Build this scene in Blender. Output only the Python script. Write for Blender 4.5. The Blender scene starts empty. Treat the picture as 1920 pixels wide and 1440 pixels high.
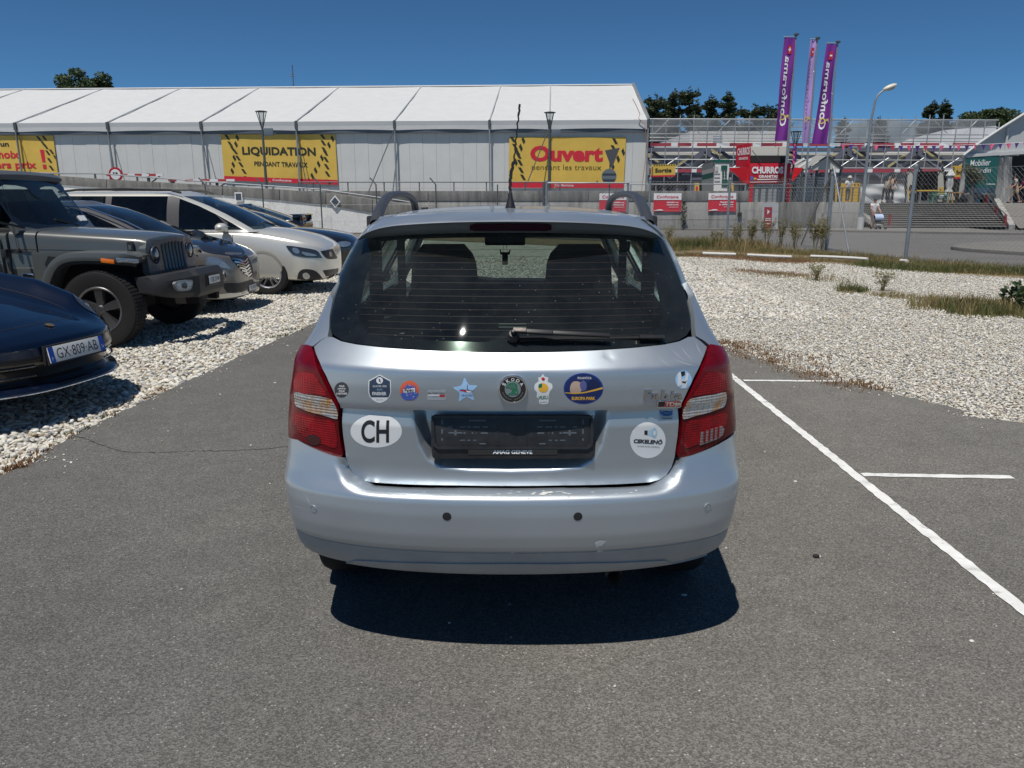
import bpy,bmesh,math,random
import numpy as np
from mathutils import Vector,Matrix,Euler
from mathutils.geometry import delaunay_2d_cdt
from mathutils.bvhtree import BVHTree
SC=bpy.context.scene
COL=SC.collection
random.seed(7)
RNG=np.random.default_rng(7)
# ------------------- camera, sky, sun, exposure
FPX=1440.0
CAMH=1.5
PITCH=math.radians(13.285)
cam=bpy.data.cameras.new("camera")
cam_o=bpy.data.objects.new("camera",cam)
COL.objects.link(cam_o)
cam.sensor_fit='HORIZONTAL'
cam.sensor_width=36.0
cam.lens=36.0*FPX/1920.0
cam.clip_start=0.05
cam.clip_end=4000
cam_o.location=(0,0,CAMH)
cam_o.rotation_euler=(math.pi/2-PITCH,0,0)
SC.camera=cam_o
SUN=Vector((-0.17,-0.36,1.0)).normalized()
elev=math.asin(SUN.z)
azim=math.atan2(SUN.x,SUN.y)
world=bpy.data.worlds.new("World")
SC.world=world
world.use_nodes=True
wn=world.node_tree
wn.nodes.clear()
sky=wn.nodes.new("ShaderNodeTexSky")
sky.sky_type='NISHITA'
sky.sun_disc=False
sky.sun_elevation=elev
sky.sun_rotation=azim
sky.altitude=400
sky.air_density=0.5
sky.dust_density=0.0
sky.ozone_density=10.0
bg=wn.nodes.new("ShaderNodeBackground")
bg.inputs['Strength'].default_value=0.10
wo=wn.nodes.new("ShaderNodeOutputWorld")
tint=wn.nodes.new("ShaderNodeMix")
tint.data_type='RGBA'
tint.blend_type='MULTIPLY'
tint.inputs[0].default_value=1.0
tint.inputs[7].default_value=(0.64,0.89,0.85,1)
wn.links.new(sky.outputs[0],tint.inputs[6])
wn.links.new(tint.outputs[2],bg.inputs[0])
wn.links.new(bg.outputs[0],wo.inputs[0])
sun=bpy.data.lights.new("sun",'SUN')
sun.energy=4.5
sun.angle=math.radians(0.5)
sun.color=(1.0,0.955,0.88)
sun_o=bpy.data.objects.new("sun",sun)
COL.objects.link(sun_o)
sun_o.rotation_euler=SUN.to_track_quat('Z','Y').to_euler()
sun_o.location=(-10,-15,40)
vs=SC.view_settings
vs.view_transform='Standard'
vs.look='None'
vs.exposure=0.0
vs.gamma=1.0
vs.use_curve_mapping=False
# ------------------- picture <-> place
CP,SP=math.cos(PITCH),math.sin(PITCH)
def ray(px,py):
 u=(px-960.0)/FPX
 v=(720.0-py)/FPX
 return Vector((u,CP+v*SP,-SP+v*CP))
def P(px,py,Y):
 """point of the place seen at photo pixel px,py that stands Y metres ahead"""
 d=ray(px,py)
 t=Y/d.y
 return Vector((d.x*t,Y,CAMH+d.z*t))
def G(px,py,z=0.0):
 d=ray(px,py)
 t=(z-CAMH)/d.z
 return Vector((d.x*t,d.y*t,z))
def ZP(px,py,Y):
 return P(px,py,Y).z
 # ------------------- naming
def tag(o,label=None,cat=None,group=None,kind=None):
 if label:o['label']=label
 if cat:o['category']=cat
 if group:o['group']=group
 if kind:o['kind']=kind
 return o
def thing(name,label,cat,loc=(0,0,0),rotz=0.0,group=None):
 o=bpy.data.objects.new(name,None)
 o.empty_display_size=0.2
 COL.objects.link(o)
 o.location=loc
 o.rotation_euler=(0,0,rotz)
 tag(o,label,cat,group)
 return o
def local(o):
 """matrix taking world coordinates to the frame of a top-level thing"""
 return(Matrix.Translation(o.location)@o.rotation_euler.to_matrix().to_4x4()).inverted()
 # ------------------- mesh builder
class MB:
 def __init__(self):
  self.v=[]
  self.f=[]
  self.xf=None
 def add(self,vs_,fs_):
  b=len(self.v)
  if self.xf is not None:
   vs_=[self.xf@Vector(p)for p in vs_]
  self.v.extend([tuple(p)for p in vs_])
  self.f.extend([tuple(b+i for i in f)for f in fs_])
  return self
 def box(self,c,s,rz=0.0,M=None,taper=1.0):
  hx,hy,hz=s[0]/2,s[1]/2,s[2]/2
  vs_=[]
  for k,z in enumerate((-hz,hz)):
   q=taper if k else 1.0
   for x,y in((-hx,-hy),(hx,-hy),(hx,hy),(-hx,hy)):
    vs_.append(Vector((x*q,y*q,z)))
  R=M if M is not None else Matrix.Rotation(rz,3,'Z')
  vs_=[R@p+Vector(c)for p in vs_]
  return self.add(vs_,[(3,2,1,0),(4,5,6,7),(0,1,5,4),(1,2,6,5),(2,3,7,6),(3,0,4,7)])
 def box2(self,a,b):
  c=[(a[i]+b[i])/2 for i in range(3)]
  s=[abs(b[i]-a[i])for i in range(3)]
  return self.box(c,s)
 def tube(self,pts,r,n=8,caps=True):
  pts=[Vector(p)for p in pts]
  if not hasattr(r,'__len__'):
   r=[r]*len(pts)
  m=len(pts)
  vs_=[]
  up=None
  for i,p in enumerate(pts):
   d=(pts[min(i+1,m-1)]-pts[max(i-1,0)])
   if d.length<1e-9:d=Vector((0,0,1))
   d.normalize()
   if up is None:
    a=Vector((0,0,1))if abs(d.z)<0.9 else Vector((1,0,0))
    up=d.cross(a).normalized()
   up=(up-d*up.dot(d))
   if up.length<1e-6:up=d.orthogonal()
   up.normalize()
   s=d.cross(up)
   for k in range(n):
    a=2*math.pi*k/n
    vs_.append(p+(up*math.cos(a)+s*math.sin(a))*r[i])
  fs_=[]
  for i in range(m-1):
   for k in range(n):
    fs_.append((i*n+k,i*n+(k+1)%n,(i+1)*n+(k+1)%n,(i+1)*n+k))
  if caps:
   fs_.append(tuple(range(n-1,-1,-1)))
   fs_.append(tuple((m-1)*n+k for k in range(n)))
  return self.add(vs_,fs_)
 def bar(self,a,b,w,h,up=(0,0,1)):
  """square bar from a to b, w wide across and h along up"""
  a,b,up=Vector(a),Vector(b),Vector(up)
  d=(b-a).normalized()
  s=d.cross(up)
  if s.length<1e-5:s=d.orthogonal()
  s.normalize()
  u=s.cross(d).normalized()
  vs_=[]
  for p in(a,b):
   for x,y in((-1,-1),(1,-1),(1,1),(-1,1)):
    vs_.append(p+s*(x*w/2)+u*(y*h/2))
  return self.add(vs_,[(3,2,1,0),(4,5,6,7),(0,1,5,4),(1,2,6,5),(2,3,7,6),(3,0,4,7)])
 def lathe(self,prof,n=24,M=None,caps=True):
  """prof: list of (radius, height) turned about z"""
  M=M or Matrix.Identity(4)
  vs_,fs_=[],[]
  for r,z in prof:
   for k in range(n):
    a=2*math.pi*k/n
    vs_.append(M@Vector((r*math.cos(a),r*math.sin(a),z)))
  for i in range(len(prof)-1):
   for k in range(n):
    fs_.append((i*n+k,i*n+(k+1)%n,(i+1)*n+(k+1)%n,(i+1)*n+k))
  if caps:
   fs_.append(tuple(range(n-1,-1,-1)))
   fs_.append(tuple((len(prof)-1)*n+k for k in range(n)))
  return self.add(vs_,fs_)
 def prism(self,poly,o,ex,ey,ez,d):
  """outline poly (2-D) in the frame o,ex,ey pushed d along ez"""
  o,ex,ey,ez=Vector(o),Vector(ex),Vector(ey),Vector(ez)
  n=len(poly)
  vs_=[o+ex*x+ey*y for x,y in poly]+[o+ex*x+ey*y+ez*d for x,y in poly]
  fs_=[tuple(range(n-1,-1,-1)),tuple(range(n,2*n))]
  fs_+=[(i,(i+1)%n,n+(i+1)%n,n+i)for i in range(n)]
  return self.add(vs_,fs_)
 def grid(self,pts,closed_u=False):
  """pts[i][j] array of points"""
  R,Cn=len(pts),len(pts[0])
  vs_=[p for row in pts for p in row]
  fs_=[]
  for i in range(R-1):
   for j in range(Cn-1 if not closed_u else Cn):
    fs_.append((i*Cn+j,i*Cn+(j+1)%Cn,(i+1)*Cn+(j+1)%Cn,(i+1)*Cn+j))
  return self.add(vs_,fs_)
 def sphere(self,c,r,n=12,m=8,M=None):
  if not hasattr(r,'__len__'):r=(r,r,r)
  M=M or Matrix.Identity(3)
  vs_=[]
  for i in range(m+1):
   th=math.pi*i/m
   for k in range(n):
    a=2*math.pi*k/n
    vs_.append(M@Vector((r[0]*math.sin(th)*math.cos(a),r[1]*math.sin(th)*math.sin(a),r[2]*math.cos(th)))+Vector(c))
  fs_=[]
  for i in range(m):
   for k in range(n):
    fs_.append((i*n+k,(i+1)*n+k,(i+1)*n+(k+1)%n,i*n+(k+1)%n))
  return self.add(vs_,fs_)
 def build(self,name,mat,parent=None,smooth=False,bevel=0.0,bseg=2,recalc=True,angle=0.6,inv=None,label=None,merge=1e-5):
  me=bpy.data.meshes.new(name)
  vv=self.v
  if inv is not None:
   vv=[tuple(inv@Vector(p))for p in vv]
  me.from_pydata(vv,[],self.f)
  bm=bmesh.new()
  bm.from_mesh(me)
  if merge:
   bmesh.ops.remove_doubles(bm,verts=bm.verts,dist=merge)
  if recalc:
   bmesh.ops.recalc_face_normals(bm,faces=bm.faces)
  if bevel>0:
   es=[e for e in bm.edges if len(e.link_faces)==2 and e.calc_face_angle(0)>0.5]
   bmesh.ops.bevel(bm,geom=es,offset=bevel,segments=bseg,profile=0.6,affect='EDGES',clamp_overlap=True)
  if smooth or bevel>0:
   for f in bm.faces:f.smooth=True
   for e in bm.edges:
    if len(e.link_faces)==2 and e.calc_face_angle(0)>(angle if bevel==0 else 0.9):
     e.smooth=False
  bm.to_mesh(me)
  bm.free()
  me.validate()
  if isinstance(mat,(list,tuple)):
   for m_ in mat:me.materials.append(m_)
  elif mat is not None:
   me.materials.append(mat)
  o=bpy.data.objects.new(name,me)
  COL.objects.link(o)
  if parent is not None:o.parent=parent
  if label:o['label']=label
  return o
def obj_from(name,verts,faces,mat,parent=None,smooth=False,kind=None):
 me=bpy.data.meshes.new(name)
 me.from_pydata([tuple(map(float,v))for v in verts],[],[tuple(int(i)for i in f)for f in faces])
 if mat is not None:me.materials.append(mat)
 if smooth:
  me.polygons.foreach_set('use_smooth',[True]*len(me.polygons))
 me.update()
 o=bpy.data.objects.new(name,me)
 COL.objects.link(o)
 if parent is not None:o.parent=parent
 if kind:o['kind']=kind
 return o
def copy_tree(o,parent=None):
 c=o.copy()
 COL.objects.link(c)
 if parent is not None:c.parent=parent
 for ch in list(o.children):copy_tree(ch,c)
 return c
 # ------------------- materials
MATS={}
def mat(name,col=(0.5,0.5,0.5),rough=0.5,metal=0.0,spec=0.5,coat=0.0,var=0.0,vscale=3.0,bump=0.0,bscale=60.0,spots=None,emis=None,trans=0.0,ior=1.45,dirt=None,
crough=0.05,sheen=0.0,sub=0.0):
 if name in MATS:return MATS[name]
 m=bpy.data.materials.new(name)
 m.use_nodes=True
 nt=m.node_tree
 b=nt.nodes['Principled BSDF']
 b.inputs['Base Color'].default_value=(*col,1)
 b.inputs['Roughness'].default_value=rough
 b.inputs['Metallic'].default_value=metal
 b.inputs['Specular IOR Level'].default_value=spec
 b.inputs['Coat Weight'].default_value=coat
 b.inputs['Coat Roughness'].default_value=crough
 b.inputs['IOR'].default_value=ior
 b.inputs['Transmission Weight'].default_value=trans
 if sheen:b.inputs['Sheen Weight'].default_value=sheen
 tc=nt.nodes.new('ShaderNodeTexCoord')
 src=None
 if var>0 or dirt:
  n=nt.nodes.new('ShaderNodeTexNoise')
  n.inputs['Scale'].default_value=vscale
  n.inputs['Detail'].default_value=6
  n.inputs['Roughness'].default_value=0.6
  nt.links.new(tc.outputs['Object'],n.inputs['Vector'])
  r=nt.nodes.new('ShaderNodeMapRange')
  r.inputs['From Min'].default_value=0.3
  r.inputs['From Max'].default_value=0.7
  r.inputs['To Min'].default_value=1-var
  r.inputs['To Max'].default_value=1+var
  nt.links.new(n.outputs[0],r.inputs['Value'])
  mx=nt.nodes.new('ShaderNodeMix')
  mx.data_type='RGBA'
  mx.blend_type='MULTIPLY'
  mx.inputs[0].default_value=1.0
  mx.inputs[6].default_value=(*col,1)
  nt.links.new(r.outputs[0],mx.inputs[7])
  src=mx.outputs[2]
  if dirt:
   dcol,amount,dscale=dirt
   n2=nt.nodes.new('ShaderNodeTexNoise')
   n2.inputs['Scale'].default_value=dscale
   n2.inputs['Detail'].default_value=8
   n2.inputs['Roughness'].default_value=0.7
   nt.links.new(tc.outputs['Object'],n2.inputs['Vector'])
   cr=nt.nodes.new('ShaderNodeMapRange')
   cr.inputs['From Min'].default_value=0.62-amount*0.3
   cr.inputs['From Max'].default_value=0.75
   nt.links.new(n2.outputs[0],cr.inputs['Value'])
   m2=nt.nodes.new('ShaderNodeMix')
   m2.data_type='RGBA'
   nt.links.new(cr.outputs[0],m2.inputs[0])
   nt.links.new(src,m2.inputs[6])
   m2.inputs[7].default_value=(*dcol,1)
   src=m2.outputs[2]
  nt.links.new(src,b.inputs['Base Color'])
 if bump>0:
  n=nt.nodes.new('ShaderNodeTexNoise')
  n.inputs['Scale'].default_value=bscale
  n.inputs['Detail'].default_value=4
  nt.links.new(tc.outputs['Object'],n.inputs['Vector'])
  bp=nt.nodes.new('ShaderNodeBump')
  bp.inputs['Strength'].default_value=bump
  bp.inputs['Distance'].default_value=0.01
  nt.links.new(n.outputs[0],bp.inputs['Height'])
  nt.links.new(bp.outputs[0],b.inputs['Normal'])
 if emis:
  b.inputs['Emission Color'].default_value=(*emis[0],1)
  b.inputs['Emission Strength'].default_value=emis[1]
 MATS[name]=m
 return m
def glass(name,tint=(0.6,0.68,0.63),dust=0.0,dcol=(0.55,0.55,0.5),ior=1.5):
 """thin window pane: tinted see-through with mirror reflection by angle and a little dust"""
 if name in MATS:return MATS[name]
 m=bpy.data.materials.new(name)
 m.use_nodes=True
 nt=m.node_tree
 nt.nodes.clear()
 out=nt.nodes.new('ShaderNodeOutputMaterial')
 tr=nt.nodes.new('ShaderNodeBsdfTransparent')
 tr.inputs[0].default_value=(*tint,1)
 gl=nt.nodes.new('ShaderNodeBsdfGlossy')
 gl.inputs['Roughness'].default_value=0.012
 gl.inputs['Color'].default_value=(0.95,0.97,1,1)
 fr=nt.nodes.new('ShaderNodeFresnel')
 geo=nt.nodes.new('ShaderNodeNewGeometry')
 io=nt.nodes.new('ShaderNodeMapRange')
 io.inputs['To Min'].default_value=ior
 io.inputs['To Max'].default_value=1/ior
 nt.links.new(geo.outputs['Backfacing'],io.inputs['Value'])
 nt.links.new(io.outputs[0],fr.inputs['IOR'])
 mx=nt.nodes.new('ShaderNodeMixShader')
 nt.links.new(fr.outputs[0],mx.inputs[0])
 nt.links.new(tr.outputs[0],mx.inputs[1])
 nt.links.new(gl.outputs[0],mx.inputs[2])
 last=mx.outputs[0]
 if dust>0:
  tc=nt.nodes.new('ShaderNodeTexCoord')
  n=nt.nodes.new('ShaderNodeTexNoise')
  n.inputs['Scale'].default_value=5
  n.inputs['Detail'].default_value=9
  n.inputs['Roughness'].default_value=0.75
  nt.links.new(tc.outputs['Object'],n.inputs['Vector'])
  r=nt.nodes.new('ShaderNodeMapRange')
  r.inputs['From Min'].default_value=0.35
  r.inputs['From Max'].default_value=0.8
  r.inputs['To Min'].default_value=dust*0.35
  r.inputs['To Max'].default_value=dust*1.6
  nt.links.new(n.outputs[0],r.inputs['Value'])
  v=nt.nodes.new('ShaderNodeTexVoronoi')
  v.inputs['Scale'].default_value=42
  nt.links.new(tc.outputs['Object'],v.inputs['Vector'])
  lt=nt.nodes.new('ShaderNodeMath')
  lt.operation='LESS_THAN'
  lt.inputs[1].default_value=0.07
  nt.links.new(v.outputs['Distance'],lt.inputs[0])
  sc=nt.nodes.new('ShaderNodeMath')
  sc.operation='MULTIPLY'
  sc.inputs[1].default_value=0.25
  nt.links.new(lt.outputs[0],sc.inputs[0])
  ad=nt.nodes.new('ShaderNodeMath')
  ad.operation='ADD'
  ad.use_clamp=True
  nt.links.new(r.outputs[0],ad.inputs[0])
  nt.links.new(sc.outputs[0],ad.inputs[1])
  df=nt.nodes.new('ShaderNodeBsdfDiffuse')
  df.inputs[0].default_value=(*dcol,1)
  m2=nt.nodes.new('ShaderNodeMixShader')
  nt.links.new(ad.outputs[0],m2.inputs[0])
  nt.links.new(last,m2.inputs[1])
  nt.links.new(df.outputs[0],m2.inputs[2])
  last=m2.outputs[0]
 nt.links.new(last,out.inputs[0])
 MATS[name]=m
 return m
def carpaint(name,col,metal=0.0,rough=0.3,coat=1.0,flake=0.0,dust=0.0):
 if name in MATS:return MATS[name]
 m=mat(name,col,rough,metal,0.5,coat,var=0.04,vscale=1.5,crough=0.03)
 nt=m.node_tree
 b=nt.nodes['Principled BSDF']
 tc=nt.nodes.new('ShaderNodeTexCoord')
 if flake>0:
  v=nt.nodes.new('ShaderNodeTexVoronoi')
  v.inputs['Scale'].default_value=900
  nt.links.new(tc.outputs['Object'],v.inputs['Vector'])
  bp=nt.nodes.new('ShaderNodeBump')
  bp.inputs['Strength'].default_value=flake
  bp.inputs['Distance'].default_value=0.0004
  nt.links.new(v.outputs['Color'],bp.inputs['Height'])
  nt.links.new(bp.outputs[0],b.inputs['Normal'])
 if dust>0:
  n=nt.nodes.new('ShaderNodeTexNoise')
  n.inputs['Scale'].default_value=4
  n.inputs['Detail'].default_value=8
  nt.links.new(tc.outputs['Object'],n.inputs['Vector'])
  r=nt.nodes.new('ShaderNodeMapRange')
  r.inputs['From Min'].default_value=0.35
  r.inputs['From Max'].default_value=0.75
  r.inputs['To Min'].default_value=rough
  r.inputs['To Max'].default_value=min(1,rough+dust)
  nt.links.new(n.outputs[0],r.inputs['Value'])
  nt.links.new(r.outputs[0],b.inputs['Roughness'])
 return m
 # ------------------- lettering
_txt={}
def text_geo(s,bold=0.0,shear=0.0,spacing=1.0,res=3):
 k=(s,bold,shear,spacing,res)
 if k in _txt:return _txt[k]
 cu=bpy.data.curves.new("lettering",'FONT')
 cu.body=s
 cu.size=1.0
 cu.offset=bold
 cu.shear=shear
 cu.space_character=spacing
 cu.resolution_u=res
 cu.fill_mode='FRONT' if hasattr(cu,'fill_mode')else cu.fill_mode
 ob=bpy.data.objects.new("lettering_tmp",cu)
 COL.objects.link(ob)
 dg=bpy.context.evaluated_depsgraph_get()
 me=bpy.data.meshes.new_from_object(ob.evaluated_get(dg))
 V=np.array([v.co[:]for v in me.vertices]).reshape(-1,3)[:,:2]
 F=[tuple(p.vertices)for p in me.polygons]
 bpy.data.objects.remove(ob)
 bpy.data.curves.remove(cu)
 bpy.data.meshes.remove(me)
 if len(V):
  lo,hi=V.min(0),V.max(0)
  V=(V-(lo+hi)/2)
  V=V/np.array([max(hi[0]-lo[0],1e-6),max(hi[1]-lo[1],1e-6)])
  asp=(hi[0]-lo[0])/max(hi[1]-lo[1],1e-6)
 else:
  asp=1
 _txt[k]=(V,F,asp)
 return _txt[k]
def split_long(V,F,lim):
 """cut lettering triangles until no edge is longer than lim"""
 V=[tuple(v)for v in V]
 T=[]
 for f in F:
  for i in range(1,len(f)-1):T.append((f[0],f[i],f[i+1]))
 for _ in range(7):
  mid,out,ch={},[],False
  def m_(a,b):
   if math.dist(V[a],V[b])<=lim:return None
   k=(min(a,b),max(a,b))
   if k not in mid:
    mid[k]=len(V);V.append(tuple((V[a][d]+V[b][d])/2 for d in range(2)))
   return mid[k]
  for a,b,c in T:
   ab,bc,ca=m_(a,b),m_(b,c),m_(c,a)
   n=sum(x is not None for x in(ab,bc,ca))
   if n==0:out.append((a,b,c));continue
   ch=True
   if n==3:out+=[(a,ab,ca),(ab,b,bc),(ca,bc,c),(ab,bc,ca)]
   else:
    P_=[a]+([ab]if ab is not None else[])+[b]+([bc]if bc is not None else[])+[c]+([ca]if ca is not None else[])
    if n==1:
     while P_[1]in(a,b,c):P_=P_[1:]+P_[:1]
     m0=P_[1];r=P_[2:]+P_[:1]
     out+=[(m0,r[0],r[1]),(m0,r[1],r[2])]
    else:
     while not(P_[1]not in(a,b,c)and P_[-1]not in(a,b,c)):P_=P_[1:]+P_[:1]
     p,x,q,r,y=P_[0],P_[1],P_[2],P_[3],P_[4]
     out+=[(p,x,y),(x,q,r),(x,r,y)]
  T=out
  if not ch:break
 return np.array(V),T
def text_on(name,s,mapf,cx,cy,w,h,m,parent=None,bold=0.0,shear=0.0,spacing=1.0,rot=0.0,mirror=False,inv=None,res=3):
 """lettering fitted to a w by h box about cx,cy of a 2-D frame that mapf carries into the place"""
 V,F,asp=text_geo(s,bold,shear,spacing,res)
 pts=[]
 c,sn=math.cos(rot),math.sin(rot)
 for x,y in V:
  x,y=x*w,y*h
  if mirror:x=-x
  X,Y=cx+x*c-y*sn,cy+x*sn+y*c
  p=Vector(mapf(X,Y))
  if inv is not None:p=inv@p
  pts.append(p)
 return obj_from(name,pts,F,m,parent)
def plane_map(o,ex,ey,ez=None,lift=0.0):
 o,ex,ey=Vector(o),Vector(ex),Vector(ey)
 n=(Vector(ez)if ez is not None else ex.cross(ey).normalized())*lift
 return lambda x,y:o+ex*x+ey*y+n
 # ------------------- filled outlines with inner points
def smooth_poly(pts,n=6,closed=True,sharp=()):
 """Catmull-Rom through pts"""
 out=[]
 m=len(pts)
 rng_=range(m if closed else m-1)
 for i in rng_:
  if closed:
   p0,p1,p2,p3=pts[(i-1)%m],pts[i],pts[(i+1)%m],pts[(i+2)%m]
  else:
   p0,p1,p2,p3=pts[max(i-1,0)],pts[i],pts[i+1],pts[min(i+2,m-1)]
  if i in sharp:p0=p1
  if(i+1)%m in sharp:p3=p2
  for k in range(n):
   t=k/n
   t2,t3=t*t,t*t*t
   out.append(tuple(0.5*(2*p1[d]+(p2[d]-p0[d])*t+(2*p0[d]-5*p1[d]+4*p2[d]-p3[d])*t2+(3*p1[d]-p0[d]-3*p2[d]+p3[d])*t3)for d in range(len(p1))))
 if not closed:out.append(tuple(pts[-1]))
 return out
def resample(poly,step,closed=True):
 out=[]
 m=len(poly)
 for i in range(m if closed else m-1):
  a,b=np.array(poly[i],float),np.array(poly[(i+1)%m],float)
  L=np.linalg.norm(b-a)
  n=max(1,int(math.ceil(L/step)))
  for k in range(n):
   out.append(tuple(a+(b-a)*k/n))
 if not closed:out.append(tuple(poly[-1]))
 return out
def in_poly(P_,poly):
 x,y=P_[:,0],P_[:,1]
 ins=np.zeros(len(P_),bool)
 m=len(poly)
 for i in range(m):
  x1,y1=poly[i]
  x2,y2=poly[(i+1)%m]
  if y1==y2:continue
  c=((y1>y)!=(y2>y))&(x<(x2-x1)*(y-y1)/(y2-y1)+x1)
  ins^=c
 return ins
def dist_poly(P_,poly,closed=True):
 d=np.full(len(P_),1e9)
 m=len(poly)
 for i in range(m if closed else m-1):
  a,b=np.array(poly[i]),np.array(poly[(i+1)%m])
  ab=b-a
  t=np.clip(((P_-a)@ab)/max(ab@ab,1e-12),0,1)
  d=np.minimum(d,np.linalg.norm(P_-(a+t[:,None]*ab),axis=1))
 return d
def fill(outline,step,holes=(),ystep=None):
 """triangulate an outline with a grid of inner points; returns points, triangles, boundary loops"""
 ol=[np.array(p)for p in resample(outline,step)]
 hs=[[np.array(p)for p in resample(h,step)]for h in holes]
 A=np.array(ol)
 lo,hi=A.min(0),A.max(0)
 ys=ystep or step
 gx=np.arange(lo[0]+step*0.5,hi[0],step)
 gy=np.arange(lo[1]+ys*0.5,hi[1],ys)
 GX,GY=np.meshgrid(gx,gy)
 g=np.stack([GX.ravel(),GY.ravel()],1)
 if len(g):
  k=in_poly(g,ol)&(dist_poly(g,ol)>min(step,ys)*0.45)
  for h in hs:
   k&=~in_poly(g,h)&(dist_poly(g,h)>min(step,ys)*0.45)
  g=g[k]
 verts=[Vector((float(p[0]),float(p[1])))for p in ol]
 edges=[(i,(i+1)%len(ol))for i in range(len(ol))]
 for h in hs:
  b=len(verts)
  verts+=[Vector((float(p[0]),float(p[1])))for p in h]
  edges+=[(b+i,b+(i+1)%len(h))for i in range(len(h))]
 verts+=[Vector((float(p[0]),float(p[1])))for p in g]
 r=delaunay_2d_cdt(verts,edges,[],0,1e-6)
 V=np.array([v[:]for v in r[0]])
 F=[tuple(f)for f in r[2]]
 cen=np.array([V[list(f)].mean(0)for f in F])
 k=in_poly(cen,ol)
 for h in hs:k&=~in_poly(cen,h)
 F=[f for f,q in zip(F,k)if q]
 cnt={}
 for f in F:
  for i in range(3):
   e=(f[i],f[(i+1)%3])
   key=(min(e),max(e))
   cnt.setdefault(key,[]).append(e)
 bd=[v[0]for v in cnt.values()if len(v)==1]
 return V,F,bd
def sheet(name,pts,z,m,kind='structure'):
 mb=MB();mb.add([Vector((x,y,z))for x,y in pts],[tuple(range(len(pts)))])
 o=mb.build(name,m);o['kind']=kind
 return o
 # ==================== the silver estate car seen from behind
M_SILV=carpaint('silver_paint',(0.47,0.515,0.56),metal=0.75,rough=0.36,coat=0.5,flake=0.05,dust=0.1)
M_SILV_SHADE=mat('silver_paint_shaded',(0.36,0.365,0.365),0.55,0.25,var=0.08,vscale=9)  # matt, darker copy of the silver; shade of the downturned bumper put into colour
M_BLK=mat('black_plastic',(0.018,0.018,0.02),0.45,var=0.2,vscale=12)
M_BLKG=mat('gloss_black',(0.008,0.008,0.01),0.08,coat=1.0)
M_RUB=mat('rubber',(0.009,0.009,0.0095),0.8,bump=0.15,bscale=80)
M_TRIM=mat('cabin_trim',(0.022,0.023,0.026),0.75,var=0.2,bump=0.2,bscale=200)
M_SEAT=mat('seat_cloth',(0.018,0.019,0.022),0.9,var=0.25,vscale=20,bump=0.3,bscale=300)
M_SHELF=mat('parcel_cover',(0.15,0.17,0.165),0.8,var=0.12,vscale=8,bump=0.2,bscale=150)
M_CHROME=mat('chrome',(0.75,0.76,0.78),0.12,1.0)
M_GLASS_R=glass('rear_glass',(0.44,0.51,0.475),dust=0.03,dcol=(0.42,0.46,0.44),ior=1.52)
M_GLASS_S=glass('side_glass',(0.52,0.58,0.55),dust=0.01)
M_GLASS_T=glass('privacy_glass',(0.20,0.235,0.22),dust=0.005)
M_WHITE=mat('white_print',(0.78,0.79,0.8),0.4)
M_HEAT=mat('heater_wire',(0.22,0.085,0.06),0.5)
M_UNDER=mat('underbody',(0.012,0.012,0.012),0.9)
def lens_mat(name,col,rough,pat,metal=0.0,strength=0.6,col2=None,emis=None):
 m=mat(name,col,rough,metal,spec=0.5 if metal else 0.2,coat=1.0 if metal else 0.3)
 nt=m.node_tree
 b=nt.nodes['Principled BSDF']
 tc=nt.nodes.new('ShaderNodeTexCoord')
 v=nt.nodes.new('ShaderNodeTexVoronoi')
 v.inputs['Scale'].default_value=pat
 v.inputs['Randomness'].default_value=0.12
 nt.links.new(tc.outputs['Object'],v.inputs['Vector'])
 bp=nt.nodes.new('ShaderNodeBump')
 bp.inputs['Strength'].default_value=strength
 bp.inputs['Distance'].default_value=0.006
 nt.links.new(v.outputs['Distance'],bp.inputs['Height'])
 nt.links.new(bp.outputs[0],b.inputs['Normal'])
 if col2:
  n=nt.nodes.new('ShaderNodeTexNoise')
  n.inputs['Scale'].default_value=22
  n.inputs['Detail'].default_value=3
  nt.links.new(tc.outputs['Object'],n.inputs['Vector'])
  cr=nt.nodes.new('ShaderNodeMapRange')
  cr.inputs['From Min'].default_value=0.45
  cr.inputs['From Max'].default_value=0.68
  nt.links.new(n.outputs[0],cr.inputs['Value'])
  mx=nt.nodes.new('ShaderNodeMix')
  mx.data_type='RGBA'
  nt.links.new(cr.outputs[0],mx.inputs[0])
  mx.inputs[6].default_value=(*col,1)
  mx.inputs[7].default_value=(*col2,1)
  nt.links.new(mx.outputs[2],b.inputs['Base Color'])
 return m
M_RED=lens_mat('red_lens',(0.13,0.002,0.007),0.14,150,strength=0.16,col2=(0.09,0.002,0.005))
M_RED2=lens_mat('red_lens_bright',(0.27,0.003,0.009),0.12,130,strength=0.35,col2=(0.17,0.003,0.007))
M_CLEAR=lens_mat('clear_lens',(0.62,0.60,0.57),0.16,105,metal=0.6,strength=1.0,col2=(0.75,0.36,0.12))
M_CLEAR2=lens_mat('clear_lens_plain',(0.26,0.19,0.19),0.18,105,metal=0.3,strength=0.6)
M_REDDK=mat('brake_strip',(0.045,0.003,0.006),0.15,coat=1.0)
CXP=957.0
_n=2.6
_th=np.linspace(0,math.pi/2,600)
_gx=np.sin(_th)**(2/_n)
_hy=1-np.cos(_th)**(2/_n)
_arc=np.concatenate([[0],np.cumsum(np.hypot(np.diff(_gx)*0.75,np.diff(_hy)*0.2))])
AL=float(_arc[-1])
_arc/=AL
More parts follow.
